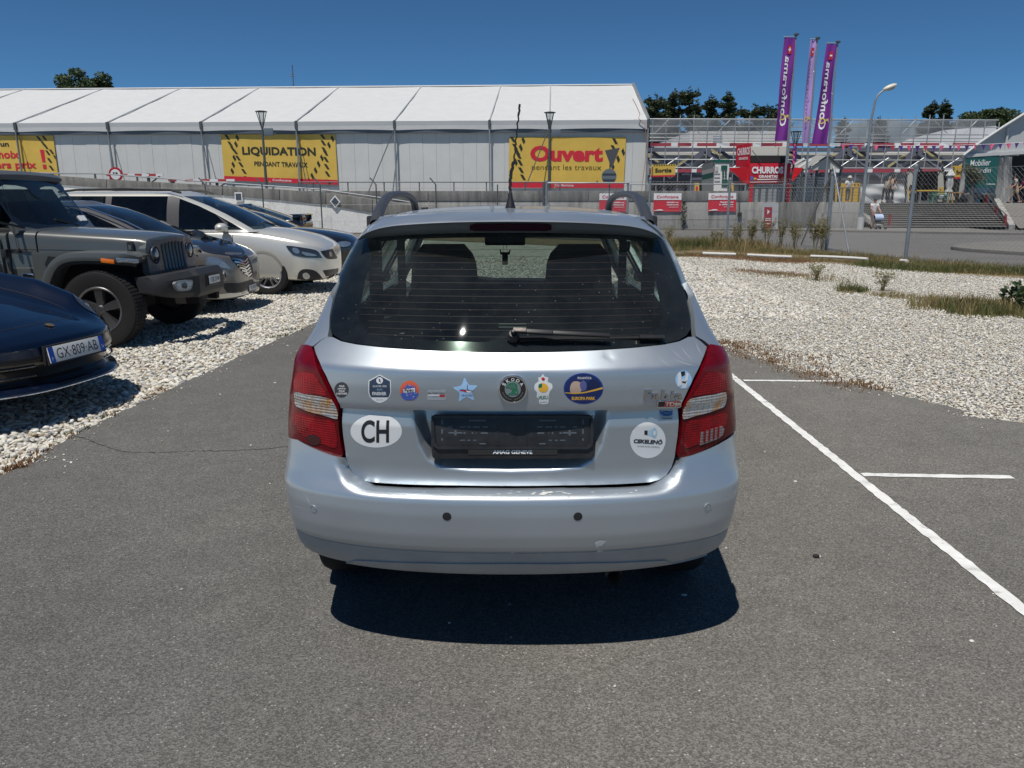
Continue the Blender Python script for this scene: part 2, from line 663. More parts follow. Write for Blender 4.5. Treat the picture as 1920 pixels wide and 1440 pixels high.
class Tail:
 def __init__(self,prof,c=0.2,bow=0.06):
  self.z=np.array([p[0]for p in prof],float)
  self.y=np.array([p[1]for p in prof],float)
  s=np.concatenate([[0],np.cumsum(np.hypot(np.diff(self.z),np.diff(self.y)))])
  sv=np.linspace(0,s[-1],500)
  zz,yy=np.interp(sv,s,self.z),np.interp(sv,s,self.y)
  k=np.hanning(15);k/=k.sum()
  def sm(a):
   b=np.concatenate([2*a[0]-a[7:0:-1],a,2*a[-1]-a[-2:-9:-1]])
   return np.convolve(b,k,'valid')
  self.sv,self.zz,self.yy=sv,sm(zz),sm(yy)
  self.c,self.bow=c,bow
  self._lut()
 def Yr(self,z):return np.interp(z,self.z,self.y)
 def S(self,a,v):
  a,v=np.asarray(a,float),np.asarray(v,float)
  q=np.abs(a)/AL
  gx=np.interp(q,_arc,_gx)
  hy=np.interp(q,_arc,_hy)
  z=np.interp(v,self.sv,self.zz)
  y0=np.interp(v,self.sv,self.yy)
  w=WID(z)
  over=np.maximum(q-1,0)*AL
  grow=0.055*np.clip(over/0.6,0,1)**0.8*np.clip((1.5-z)/0.5,0.3,1)
  grow=grow-0.10*np.clip((over-2.9)/0.9,0,1)**2
  x=np.sign(a)*(w*gx+grow)
  Y=y0+self.c*hy+self.bow*gx**2+over
  return np.stack([x,Y,z],-1)
 def N(self,a,v):
  e=1e-4
  da=self.S(a+e,v)-self.S(a-e,v)
  dv=self.S(a,v+e)-self.S(a,v-e)
  n=np.cross(da,dv)
  n/=np.linalg.norm(n,axis=-1,keepdims=True)+1e-12
  return n
 def proj(self,p):
  d=p-np.array([0,0,CAMH])
  dep=d[...,1]*CP-d[...,2]*SP
  up=d[...,1]*SP+d[...,2]*CP
  return np.stack([960+FPX*d[...,0]/dep,720-FPX*up/dep],-1)
 def _lut(self):
  a=np.linspace(-AL*1.02,AL*1.02,121)
  v=np.linspace(0,self.sv[-1],90)
  A,V=np.meshgrid(a,v)
  self.la,self.lv=A.ravel(),V.ravel()
  self.lp=self.proj(self.S(self.la,self.lv))
 def inv(self,pts):
  p=np.asarray(pts,float).reshape(-1,2)
  i=np.array([np.argmin(((self.lp-q)**2).sum(1))for q in p])
  a,v=self.la[i].copy(),self.lv[i].copy()
  for _ in range(10):
   f=self.proj(self.S(a,v))-p
   e=1e-4
   ja=(self.proj(self.S(a+e,v))-self.proj(self.S(a-e,v)))/(2*e)
   jv=(self.proj(self.S(a,v+e))-self.proj(self.S(a,v-e)))/(2*e)
   det=ja[:,0]*jv[:,1]-ja[:,1]*jv[:,0]
   det=np.where(np.abs(det)<2e3,np.sign(det+1e-9)*2e3,det)
   sa=(f[:,0]*jv[:,1]-f[:,1]*jv[:,0])/det
   sv_=(ja[:,0]*f[:,1]-ja[:,1]*f[:,0])/det
   a=np.clip(a-np.clip(sa,-0.03,0.03),-AL*1.05,AL*1.05)
   v=np.clip(v-np.clip(sv_,-0.03,0.03),0,self.sv[-1])
  return np.stack([a,v],1)
PROF_T=[(0.52,2.335),(0.600,2.308),(0.64,2.297),(0.70,2.287),(0.80,2.279),(0.872,2.273),(0.884,2.265),(0.95,2.257),(1.004,2.258),(1.022,2.275),(1.055,
2.307),(1.10,2.343),(1.2,2.426),(1.3,2.509),(1.403,2.594),(1.435,2.622),(1.46,2.66),(1.475,2.71)]
PROF_B=[(0.318,2.315),(0.335,2.295),(0.37,2.275),(0.412,2.262),(0.419,2.250),(0.43,2.240),(0.48,2.228),(0.55,2.224),(0.598,2.228),(0.606,2.233),(0.64,
2.250),(0.70,2.268),(0.76,2.279),(0.84,2.283)]
SIL=[(400,238),(407,254),(420,267),(440,283),(462,297),(480,307),(545,337),(590,357),(625,373),(650,389),(680,404),(750,413),(800,417),(830,418.5),(870,
422),(905,427),(930,424),(985,412),(1015,401),(1035,385),(1056,352),(1070,318),(1078,290)]
def _fit_width():
 zs,ws=[],[]
 yr_z=np.array([p[0]for p in PROF_B if p[0]<0.7]+[p[0]for p in PROF_T if p[0]>0.75])
 yr_y=np.array([p[1]for p in PROF_B if p[0]<0.7]+[p[1]for p in PROF_T if p[0]>0.75])
 for py,hp in SIL:
  d=ray(960,py)
  z=1.0
  for _ in range(30):
   Y=np.interp(z,yr_z,yr_y)+0.06+0.2*0.5
   z=0.5*z+0.5*(CAMH+d.z/d.y*Y)
  y0=np.interp(z,yr_z,yr_y)
  Yc=y0+0.2*_hy+0.06*_gx**2
  dep=Yc*CP-(z-CAMH)*SP
  w=(hp/FPX)/(_gx/dep).max()
  zs.append(z);ws.append(w)
 o=np.argsort(zs)
 zs,ws=np.array(zs)[o],np.array(ws)[o]
 zz=np.linspace(0.2,1.55,300)
 ww=np.interp(zz,zs,ws)
 k=np.hanning(13);k/=k.sum()
 b=np.concatenate([np.full(6,ww[0]),ww,np.full(6,ww[-1])])
 ww=np.convolve(b,k,'valid')
 return zz,ww
_wz,_ww=_fit_width()
def WID(z):return np.interp(z,_wz,_ww)
TT=Tail(PROF_T)
TB=Tail(PROF_B)
car=thing('parked_car','silver estate car seen squarely from behind, tailgate covered in stickers, no number plate','car',(0,4.2,0))
INV=Matrix.Translation((0,-4.2,0))
def mirror_px(o):
 return list(o)+[(2*CXP-x,y)for x,y in reversed(o)if abs(x-CXP)>0.5]
def panel(name,surf,dom,m,parent=car,step=0.014,disp=None,rim=0.012,lift=0.0,holes=(),label=None,back=None):
 """skin piece: outline dom (a,v metres) on surf, edges turned in by rim; disp(points,a,v) pushes inwards"""
 V,F,bd=fill(dom,step,holes)
 a,v=V[:,0],V[:,1]
 Pt=surf.S(a,v)
 N=surf.N(a,v)
 off=np.full(len(a),lift)
 if disp is not None:off=off-disp(Pt,a,v)
 Q=Pt+N*off[:,None]
 faces=list(F)
 verts=list(Q)
 if rim:
  ids={}
  for e in bd:
   for i in e:
    if i not in ids:
     ids[i]=len(verts)
     verts.append(Q[i]-N[i]*rim)
  for i,j in bd:
   faces.append((i,ids[i],ids[j],j))
 mb=MB()
 mb.add([Vector(p)for p in verts],faces)
 o=mb.build(name,m,parent,smooth=True,angle=0.9,inv=INV,label=label,merge=0,recalc=False)
 bm=bmesh.new();bm.from_mesh(o.data)
 bm.faces.ensure_lookup_table()
 bmesh.ops.recalc_face_normals(bm,faces=bm.faces)
 s=sum(f.normal.y*f.calc_area()for f in bm.faces[:len(F)])if abs(sum(f.normal.y*f.calc_area()for f in bm.faces[:len(F)]))>1e-3 else 0
 if s>0:bmesh.ops.reverse_faces(bm,faces=bm.faces)
 bm.to_mesh(o.data);bm.free()
 return o
def px_dom(surf,pts):return[tuple(q)for q in surf.inv(pts)]
def px_panel(name,surf,pts,m,parent=car,lift=0.001,step=0.012,rim=0.0,label=None,disp=None):
 return panel(name,surf,px_dom(surf,pts),m,parent,step,disp,rim,lift,label=label)
def px_text(name,surf,s,cx,cy,w,h,m,parent,lift=0.0016,bold=0.0,shear=0.0,rot=0.0,spacing=1.0,disp=None,bend=None,thick=0.0):
 V,F,asp=text_geo(s,bold,shear,spacing,5)
 c,sn=math.cos(rot),math.sin(rot)
 V,F=split_long(V*np.array([w,-h]),F,5.0)
 x,y=V[:,0],V[:,1]
 if bend:
  ang=x/bend
  r=bend-y
  X,Y=cx+r*np.sin(ang),cy+bend-r*np.cos(ang)
 else:
  X,Y=cx+x*c-y*sn,cy+x*sn+y*c
 d=surf.inv(np.stack([X,Y],1))
 Pt,N=surf.S(d[:,0],d[:,1]),surf.N(d[:,0],d[:,1])
 off=np.full(len(V),lift)
 if disp is not None:off=off-disp(Pt,d[:,0],d[:,1])
 Q=Pt+N*off[:,None]
 Q[:,1]-=4.2
 if thick>0:
  n=len(Q)
  B=Q-N*thick
  cnt={}
  for f in F:
   for i in range(len(f)):
    e=(f[i],f[(i+1)%len(f)])
    cnt.setdefault((min(e),max(e)),[]).append(e)
  F=list(F)+[(v[0][0],v[0][1],v[0][1]+n,v[0][0]+n)for v in cnt.values()if len(v)==1]
  Q=np.concatenate([Q,B])
 return obj_from(name,Q,F,m,parent)
 # ---- displacement of the lower tailgate: number plate recess, step under the lip
REC=px_dom(TT,mirror_px([(957,756),(800,756),(768,758),(776,800),(786,835),(802,862),(826,877),(880,883),(957,885)]))
REC=resample(REC,0.02)
def disp_low(Pt,a,v):
 q=np.stack([a,v],1)
 ins=in_poly(q,REC)
 d=dist_poly(q,REC)*np.where(ins,1,-1)
 s=np.clip((d+0.004)/0.032,0,1)
 s=s*s*(3-2*s)
 zl=np.clip((Pt[:,2]-0.82)/0.06,0,1)
 return 0.058*s+0.012*zl
def disp_up(Pt,a,v):
 c=TT.inv([(1141,668)])[0]
 r=np.hypot(a-c[0],(v-c[1])*1.3)
 return 0.0022*np.exp(-(r/0.011)**2)
 # ---- tailgate
tg_up=mirror_px([(957,661.5),(880,660.5),(800,657.5),(720,652),(668,646),(640,640),(624,632),(613,631),(600,640),(589,650),(600,680),(612,705),(624,731),
(637,758),(639,765),(700,767),(800,769),(957,770)])
tailgate=px_panel('tailgate',TT,tg_up,M_SILV,step=0.012,rim=0.05,lift=0.0,disp=disp_up)
tg_lo=mirror_px([(957,766),(800,766),(700,765),(640,763),(641,785),(644,820),(649,856),(655,876),(664,890),(676,899),(695,904),(760,908),(860,910),(957,
911)])
lo=panel('tailgate_lower',TT,px_dom(TT,tg_lo),M_SILV,car,0.0058,disp_low,0.03)
# ---- bumper
_tg=[(957,914),(860,913),(760,911),(692,907),(668,900),(655,889),(646,870),(641,858)]
TGC=resample(smooth_poly(px_dom(TB,_tg[::-1]+[(2*CXP-x,y)for x,y in _tg[1:]]),4,closed=False),0.02,closed=False)
def disp_bump(Pt,a,v):
 q=np.stack([a,v],1)
 d=dist_poly(q,TGC,closed=False)
 s=np.clip(1-d/0.040,0,1)*np.clip((0.712-Pt[:,2])/0.035,0,1)
 return 0.055*s**2.2
bl=[(957,914),(860,913),(760,911),(692,907),(668,900),(655,889),(646,870),(641,859),(620,854),(592,843),(563,828),(549,818)]
bl_dom=px_dom(TB,bl)
zq=lambda z:float(np.interp(z,TB.zz,TB.sv))
bl_dom+=[(-AL*1.02,zq(0.748)),(-AL-0.35,zq(0.745)),(-AL-0.36,zq(0.60)),(-AL-0.22,zq(0.45)),(-AL-0.10,zq(0.36)),(-AL*0.98,0.0),(-AL*0.6,0.0),(0,0.0)]
bd_full=bl_dom+[(-x,y)for x,y in reversed(bl_dom[1:-1])]
bumper=panel('rear_bumper',TB,bd_full,M_SILV,car,0.010,disp_bump,0.06)
lowd=[(-AL-0.19,zq(0.405)),(-AL-0.09,zq(0.355)),(-AL*0.98,0.002),(-AL*0.6,0.002),(0,0.002)]
lowd=lowd+[(-x,y)for x,y in reversed(lowd[:-1])]
lowd+=[(x,zq(0.412))for x in np.linspace(AL+0.18,-AL-0.18,30)]
panel('bumper_shade_band',TB,lowd,M_SILV_SHADE,car,0.012,None,0.004,0.0022)  # overlay that darkens the lower bumper in place of its shade
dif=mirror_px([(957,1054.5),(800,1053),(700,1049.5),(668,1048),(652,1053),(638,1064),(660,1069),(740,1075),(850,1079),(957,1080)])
px_panel('diffuser_panel',TB,dif,M_SILV_SHADE,car,lift=0.0075,step=0.02,rim=0.008)
ub=MB()
row=[]
for q in np.linspace(-1.0,1.0,41):
 p=TB.S(np.array([q*AL*0.985]),np.array([0.0]))[0]
 row.append(Vector(p)+Vector((0,0.004,0.004)))
ub.grid([row,[Vector((p.x*0.97,p.y+0.18,0.30))for p in row],[Vector((p.x*1.0,3.2,0.24))for p in row],[Vector((p.x*1.0,6.0,0.22))for p in row]])
for s in(-1,1):ub.box2((s*0.52,2.52,0.30),(s*0.715,2.74,0.62))  # unseen corner boxes added to smooth the edge of the car's shadow
ub.build('floor_pan',M_UNDER,car,inv=INV)['kind']='stuff'
sh=[(-AL*0.99,0.06),(AL*0.99,0.06),(AL*0.99,float(np.interp(1.04,TT.zz,TT.sv))),(-AL*0.99,float(np.interp(1.04,TT.zz,TT.sv)))]
panel('inner_shell',TT,sh,M_UNDER,car,0.04,None,0,-0.075)
# ---- parking sensors
def surf_disc(name,surf,px,py,r,m,lift,rim=0.004,disp=None,n=24,r_in=None):
 c=surf.inv([(px,py)])[0]
 dom=[(c[0]+r*math.cos(2*math.pi*k/n),c[1]+r*math.sin(2*math.pi*k/n))for k in range(n)]
 holes=()
 if r_in:
  holes=([(c[0]+r_in*math.cos(2*math.pi*k/n),c[1]+r_in*math.sin(2*math.pi*k/n))for k in range(n)],)
 return panel(name,surf,dom,m,car,max(0.004,r*0.5),disp,rim,lift,holes)
for px,py in((838,968.5),(1083.5,968.5)):
 s_=surf_disc('parking_sensor',TB,px,py,0.0135,M_BLK,0.0015)
 s_['label']='plain black parking sensor'
for px,py in((587.5,953.5),(1327,950)):
 s_=surf_disc('parking_sensor',TB,px,py,0.0125,M_SILV,0.002,r_in=0.009)
 s_['label']='silver painted parking sensor'
 surf_disc('sensor_face',TB,px,py,0.0072,M_SILV,0.0015)
 # ---- tail lights
TL=[(578,648.5),(585,650.5),(590,664),(605,707),(618,733),(634,761),(636,775),(637,800),(641,832),(645,849),(642,856.5),(621,851.5),(592,840),(563,824),
(548,814),(538,800),(536,775),(538,750),(541,724),(546,684),(550,668),(565,652)]
RL=[(557,735),(575,738.5),(594,741),(612,744.5),(623,748),(630,757),(635,769),(635.5,784),(622,781),(606,776.5),(585,771),(566,764),(558,757)]
RF=[(1311,809),(1330,803),(1349,797),(1354,803),(1352,813),(1346,819),(1328,827),(1309,833)]
def flip(o):return[(2*CXP-x,y)for x,y in o][::-1]
for side in(0,1):
 o=TL if side==0 else flip(TL)
 d=smooth_poly(px_dom(TT,o),3,sharp=(0,1,9,10))
 d=[(x+(0.05 if x>0 else-0.05)*max(0,(abs(x)-AL*0.90))/(AL*0.12),y)if abs(x)>AL*0.90 else(x,y)for x,y in d]
 tl=panel('tail_light',TT,d,M_RED,car,0.012,None,0.03,0.007)
 r=RL if side==0 else flip(RL)
 panel('reversing_lens',TT,smooth_poly(px_dom(TT,r),2),M_CLEAR,tl,0.01,None,0.003,0.0095).matrix_parent_inverse=Matrix.Identity(4)
 lowc=[(553,775),(575,778),(603,786),(630,793),(634,836),(618,835),(590,824),(565,810)]
 lowc=lowc if side==0 else flip(lowc)
 panel('lamp_chamber',TT,smooth_poly(px_dom(TT,lowc),2),M_RED2,tl,0.01,None,0.002,0.0085)
 upc=[(560,700),(590,700),(605,722),(616,741),(596,738),(556,731)]
 upc=upc if side==0 else flip(upc)
 panel('lamp_chamber',TT,smooth_poly(px_dom(TT,upc),2),M_RED2,tl,0.01,None,0.002,0.0085)
 if side:
  fl=panel('fog_lens',TT,px_dom(TT,RF),M_CLEAR2,tl,0.01,None,0.003,0.0095)
  for k in range(4):
   x0=1317+k*8.2
   y0=806-k*2.9
   panel('lens_rib',TT,px_dom(TT,[(x0,y0),(x0+2.2,y0-0.8),(x0+0.8,y0+21),(x0-1.4,y0+21.8)]),M_RED2,tl,0.01,None,0.002,0.0125)
 else:
  panel('bulb_shadow',TT,smooth_poly(px_dom(TT,[(578,818),(590,813),(602,818),(604,828),(594,833),(582,829)]),3),M_REDDK,tl,0.01,None,0.001,0.0095)
  # ---- rear window, frit border, heater wires
WL=[(957,659.5),(880,658.7),(800,655.8),(720,650.4),(668,644.2),(642,638),(627,629),(618.5,615),(619,592),(626,560),(636,528),(649,493),(663,462),(674,
441),(690,434),(760,429),(850,427),(957,426)]
WI=[(957,640),(905,640.5),(800,637),(716,630),(690,622),(676,608),(672,594),(676,565),(685,520),(697,478),(708,452),(760,447),(850,444.5),(957,443.5)]
WIc=mirror_px(WI)
hump=[(1010,640),(990,632),(978,623),(960,618),(944,621),(932,632),(915,640)]
bi=[p for p in WIc if not(905<p[0]<1010 and p[1]>600)]
wi_dom=px_dom(TT,bi)
win=panel('rear_window',TT,px_dom(TT,mirror_px(WL)),M_GLASS_R,car,0.03,None,0,0.0015)
hd=[]
lowr=[(1199,629),(1110,637.5),(1012,640)]+hump+[(903,640.5),(800,637),(716,630),(690,622),(676,608),(672,594),(676,565),(685,520),(697,478),(708,452),
(760,447),(850,444.5),(957,443.5),(1064,444.5),(1154,447),(1206,452),(1217,478),(1229,520),(1238,565),(1242,594),(1238,608),(1224,622)]
panel('window_border',TT,px_dom(TT,mirror_px(WL)),M_BLKG,win,0.03,None,0,-0.0035,holes=(px_dom(TT,lowr),))
for k in range(14):
 y=466+k*12.1+0.14*k*k*0.1
 f=(y-452)/(594-452)
 xl=706+(674-706)*min(1,f)if y<594 else 690
 bow=[(xl+(2*CXP-2*xl)*t/16,y+5.5*(1-(2*t/16-1)**2)*(0.25+0.06*k))for t in range(17)]
 d=px_dom(TT,bow)
 mb=MB()
 up_=TT.S(np.array([q[0]for q in d]),np.array([q[1]+0.0005 for q in d]))
 dn_=TT.S(np.array([q[0]for q in d]),np.array([q[1]-0.0005 for q in d]))
 n_=TT.N(np.array([q[0]for q in d]),np.array([q[1]for q in d]))
 mb.grid([[Vector(p)for p in up_-n_*0.002],[Vector(p)for p in dn_-n_*0.002]])
 mb.build('heater_wire',M_HEAT,win,inv=INV)
mb=MB()
for y in(606.5,612.5):
 d=px_dom(TT,[(935,y),(987,y),(987,y+1.4),(935,y+1.4)])
 mb.add([Vector(p)for p in TT.S(np.array([q[0]for q in d]),np.array([q[1]for q in d]))],[(0,1,2,3)])
mb.build('heater_terminal',mat('terminal',(0.2,0.22,0.2),0.5),win,inv=INV)
# ---- bodysides with window openings
vz=lambda z:float(np.interp(z,TT.zz,TT.sv))
def AY(Y):return AL+(Y-2.56)
inner=[(676,440),(661,464),(647,494),(634,528),(624,560),(618,592),(617.3,612),(614.5,630),(600,638.5),(587,649),(577,647.5),(565,650.5)]
di=px_dom(TT,inner)
top_in=[(-AL*0.80,vz(1.452))]
tl_edge=[(-AL*0.985,vz(0.985)),(-AL*1.0-0.02,vz(0.90)),(-AL-0.045,vz(0.78)),(-AL-0.045,vz(0.75)),(-AL-0.349,vz(0.748))]
arch=[(-(AY(3.02)+0.335*math.cos(t)),vz(0.30)+0.335*math.sin(t))for t in np.linspace(math.radians(150),0,14)]
fr_arch=[(-(AY(5.42)+0.335*math.cos(t)),vz(0.30)+0.335*math.sin(t))for t in np.linspace(math.pi,0,16)]
dn=[(-AY(3.02)+0.30,vz(0.56))]
TT_low=TT
side_dom=top_in+di+tl_edge+[(-AL-0.349,vz(0.60))]
base=vz(0.52)
side_dom+=[(-AY(2.92),base),(-AY(5.9),base),(-AY(6.1),vz(0.62)),(-AY(6.1),vz(0.86)),(-AY(5.45),vz(0.985)),(-AY(4.85),vz(1.40)),(-AY(4.6),vz(1.452))]
wq=[(2.80,1.09),(3.05,1.08),(3.08,1.38),(2.92,1.38)]
wr=[(3.16,1.06),(3.85,1.03),(3.85,1.40),(3.18,1.385)]
wf=[(3.98,1.02),(4.98,1.01),(4.62,1.40),(3.98,1.40)]
def wdom(w,s):return smooth_poly([(s*AY(y),vz(z))for y,z in w],2,sharp=(0,1,2,3))
wheelc={}
for s in(-1,1):
 dom=[(x*-s,y)for x,y in side_dom]
 hs=[wdom(w,s)for w in(wq,wr,wf)]
 bs=panel('body_side',TT,dom,M_SILV,car,0.03,None,0.02,0.0,hs)
 for w in(wq,wr,wf):
  panel('side_window',TT,wdom(w,s),M_GLASS_S if w is wf else M_GLASS_T,car,0.08,None,0,-0.008)
 lin=[(-AL*0.86*-s,vz(1.44)),(-AL*0.93*-s,vz(1.05)),(s*AY(2.72),vz(0.75)),(s*AY(5.4),vz(0.75)),(s*AY(5.4),vz(1.0)),(s*AY(4.8),vz(1.44))]
 panel('interior_trim',TT,lin,M_TRIM,car,0.05,None,0,-0.035,hs)
mb=MB()
for s in(-1,1):
 pts=[]
 for y in np.linspace(2.72,5.95,50):
  def arch_z(c,z0):
   d=abs(y-c)
   return 0.30+math.sqrt(max(0,0.345**2-d*d))if d<0.345 else z0
  zb=max(arch_z(3.02,0.27),arch_z(5.42,0.27),0.27)
  w=0.775+0.03*math.sin(min(1,max(0,(y-2.6)/0.8))*math.pi/2)
  if y>5.6:w-=0.12*((y-5.6)/0.35)**2
  pts.append((y,zb,w))
 rows=[[Vector((s*(w-0.03),y,zb))for y,zb,w in pts],[Vector((s*w,y,zb+0.03 if zb<0.5 else zb))for y,zb,w in pts],[Vector((s*(w+0.012),y,max(zb,0.50)))for y,
zb,w in pts],[Vector((s*(w-0.01),y,max(zb,0.62)))for y,zb,w in pts]]
 mb.grid(rows)
mb.build('sill',M_SILV,car,smooth=True,inv=INV)
# ---- roof
def roof_pt(u,Y):
 w=np.interp(Y,[2.66,2.8,3.4,4.3,4.8],[0.475,0.495,0.545,0.555,0.52])
 z=np.interp(Y,[2.60,2.68,2.95,3.4,4.1,4.6,4.85],[1.455,1.4665,1.4785,1.4865,1.4875,1.4715,1.445])
 return Vector((u*w,Y+0.07*u*u*max(0,1-(Y-2.66)/0.6),z-0.028*u*u-0.022*u**8))
mb=MB()
mb.grid([[roof_pt(u,Y)for u in np.linspace(-1,1,31)]for Y in np.concatenate([np.linspace(2.66,3.0,9),np.linspace(3.1,4.78,18)])])
rf=mb.build('roof',M_SILV,car,smooth=True,inv=INV)
mb=MB()
mb.grid([[roof_pt(u,Y)-Vector((0,0,0.035))for u in np.linspace(-1.0,1.0,15)]for Y in np.linspace(2.72,4.72,14)])
mb.build('headliner',mat('headliner',(0.10,0.105,0.10),0.9),car,smooth=True,inv=INV)
for s in(-1,1):
 mb=MB()
 rows=[]
 for Y in np.linspace(2.67,4.78,24):
  a_=roof_pt(s,Y)
  b_=Vector(TT.S(np.array([s*AY(Y)]),np.array([vz(1.44)]))[0])
  if Y<2.95:
   f=(Y-2.67)/0.28
   e_=Vector(TT.S(np.array([s*(AL*0.82+f*(AY(2.95)-AL*0.82))]),np.array([vz(1.445)]))[0])
   b_=e_
  rows.append([a_,a_.lerp(b_,0.3)+Vector((s*0.006,0,0.008)),a_.lerp(b_,0.7)+Vector((s*0.008,0,0.006)),b_])
 mb.grid(rows)
 mb.build('roof_edge',M_SILV,car,smooth=True,inv=INV)
 # ---- roof spoiler: top skin, rounded lip, underside
cA=[(716,409),(735,404.5),(770,401),(820,398.5),(880,397),(957,396.5)]
cB=[(669,449),(681,438),(697,430.5),(716,425),(750,420),(820,415.5),(890,413.5),(957,412.8)]
cC=[(673,449),(690,447),(716,444),(760,441),(820,438.3),(890,436.8),(957,436.3)]
def full(c):return resample(smooth_poly(c,8,closed=False),1e9,closed=False)
def curve_at(c,us):
 c=np.array(full(c))
 s=np.concatenate([[0],np.cumsum(np.hypot(np.diff(c[:,0]),np.diff(c[:,1])))])
 s/=s[-1]
 return np.stack([np.interp(us,s,c[:,0]),np.interp(us,s,c[:,1])],1)
us=np.linspace(0,1,26)
A2,B2,C2=curve_at(cA,us),curve_at(cB,us),curve_at(cC,us)
def at_depth(p,y0,k):
 half=(CXP-p[0])/290.0
 return P(p[0],p[1],y0+k*half**2)
cols=[]
for a_,b_,c_ in zip(A2,B2,C2):
 A3,B3,C3=at_depth(a_,2.675,0.13),at_depth(b_,2.475,0.17),at_depth(c_,2.580,0.135)
 if c_[0]<690:
  C3=C3.lerp(B3+Vector((0.004,0.012,-0.004)),(690-c_[0])/17)
 col_=[A3+Vector((0,0.02,-0.012)),A3]
 for t in(0.25,0.5,0.75):col_.append(A3.lerp(B3,t)+Vector((0,0,0.004*math.sin(t*math.pi))))
 col_+=[A3.lerp(B3,0.93),B3.lerp(A3,0.025),B3+Vector((0,-0.002,-0.004)),B3.lerp(C3,0.12)+Vector((0,-0.002,0)),B3.lerp(C3,0.5),C3,C3+Vector((0,0.05,0.01))]
 cols.append(col_)
right=[[Vector((2*(CXP-960)/FPX*2.5*0-p.x+2*(-3/FPX)*p.y,p.y,p.z))for p in c_]for c_ in reversed(cols[:-1])]
mb=MB()
mb.grid(cols+right)
mb.build('roof_spoiler',M_SILV,car,smooth=True,inv=INV,angle=1.2)
B4,C4=curve_at(cB,np.linspace(0,1,200)),curve_at(cC,np.linspace(0,1,200))
mb=MB()
g=[]
for x in np.linspace(881,1034,15):
 xm=x if x<=CXP else 2*CXP-x
 yb=np.interp(xm,B4[:,0],B4[:,1]);yc=np.interp(xm,C4[:,0],C4[:,1])
 half=(CXP-xm)/290.0
 Bp,Cp=P(x,yb,2.475+0.17*half**2),P(x,yc,2.580+0.135*half**2)
 e=0.10 if abs(x-CXP)>70 else 0.0
 g.append([Bp.lerp(Cp,0.22+e)+Vector((0,-0.004,-0.002)),Bp.lerp(Cp,0.80-e)+Vector((0,-0.005,-0.002))])
mb.grid(g)
mb.build('brake_light',M_REDDK,car,smooth=True,inv=INV)
# ---- roof rails
for s in(-1,1):
 mb=MB()
 prof=[(2.80,1.425),(2.86,1.447),(2.95,1.470),(3.10,1.496),(3.28,1.518),(3.5,1.533),(3.75,1.540),(4.0,1.536),(4.18,1.520),(4.28,1.495),(4.32,1.460)]
 prof=smooth_poly(prof,4,closed=False)
 rows=[]
 for i,(y,z)in enumerate(prof):
  x=s*(0.486+0.044*(y-2.8)/0.6 if y<3.4 else 0.53)
  kr=np.interp(y,[2.8,3.2,3.8,4.3],[1.25,1.15,1.0,1.1])
  a=prof[max(i-1,0)];b=prof[min(i+1,len(prof)-1)]
  d=Vector((0,b[0]-a[0],b[1]-a[1])).normalized()
  nrm=Vector((0,-d.z,d.y))
  rows.append([Vector((x,y,z))+Vector((math.cos(t)*0.018*kr,0,0))+nrm*(math.sin(t)*0.0145*kr)for t in np.linspace(0,2*math.pi,11)[:-1]])
 mb.grid(rows,closed_u=True)
 mb.build('roof_rail',mat('rail_black',(0.045,0.047,0.052),0.42,var=0.12,vscale=15),car,smooth=True,inv=INV,angle=1.4)
 # ---- aerial
ab=P(957,393,3.05)
mb=MB()
mb.lathe([(0.024,-0.012),(0.0225,0.0),(0.016,0.022),(0.0095,0.045),(0.0065,0.065),(0.004,0.068)],16,Matrix.Translation(ab)@Matrix.Scale(1.25,4,(0,1,0)))
base_o=mb.build('aerial',M_BLK,car,smooth=True,inv=INV)
pts,rad=[],[]
tip=P(974.5,195,3.02)
st=ab+Vector((0,0,0.06))
rr=random.Random(3)
for i in range(60):
 t=i/59
 p=st.lerp(tip,t)
 w=0.0016 if 0.06<t<0.95 else 0
 p=p+Vector((math.sin(t*70)*w+rr.uniform(-1,1)*w*0.6,0,0))
 if t<0.36:p.x+=-0.006*math.sin(t/0.36*math.pi)
 pts.append(p)
 r_=0.0058 if t<0.33 else 0.0068 if t<0.36 else 0.0030
 if t>0.88:r_=0.0042
 rad.append(r_*(1+0.12*rr.uniform(-1,1)))
mb=MB();mb.tube(pts,rad,7)
mb.build('aerial_mast',M_BLK,base_o,smooth=True,inv=INV)
# ---- rear wiper
wp=TT.S(*[np.array([k])for k in TT.inv([(962,634)])[0]])[0]
nw=TT.N(*[np.array([k])for k in TT.inv([(962,634)])[0]])[0]
Wc=Vector(wp);Nw=Vector(nw)
Xw=Vector((1,0,0));Uw=Nw.cross(Xw).normalized()
if Uw.z<0:Uw=-Uw
def wpt(px,py,l):
 d=TT.inv([(px,py)])[0]
 return Vector(TT.S(d[0],d[1]))+Vector(TT.N(d[0],d[1]))*l
mb=MB()
Mw=Matrix.Translation(Wc)@Matrix((Xw,Uw,Nw)).transposed().to_4x4()
mb.lathe([(0.020,0.0),(0.020,0.012),(0.015,0.02),(0.012,0.03)],20,Mw)
mb.lathe([(0.007,0.03),(0.007,0.043),(0.004,0.046)],6,Mw)
wiper=mb.build('wiper',M_BLK,car,smooth=True,inv=INV,angle=0.5)
mb=MB()
a_,b_,c_=wpt(966,631,0.036),wpt(1035,634,0.034),wpt(1140,637,0.026)
mb.bar(a_,b_,0.014,0.012,Nw);mb.bar(b_,c_,0.013,0.010,Nw)
mb.build('wiper_arm',M_BLK,wiper,inv=INV,bevel=0.003)
mb=MB()
mb.bar(wpt(962,630,0.040),wpt(986,632,0.044),0.014,0.006,Nw)
mb.build('wiper_hinge',mat('worn_metal',(0.13,0.11,0.10),0.5,0.3,var=0.5,vscale=90),wiper,inv=INV,bevel=0.002)
mb=MB()
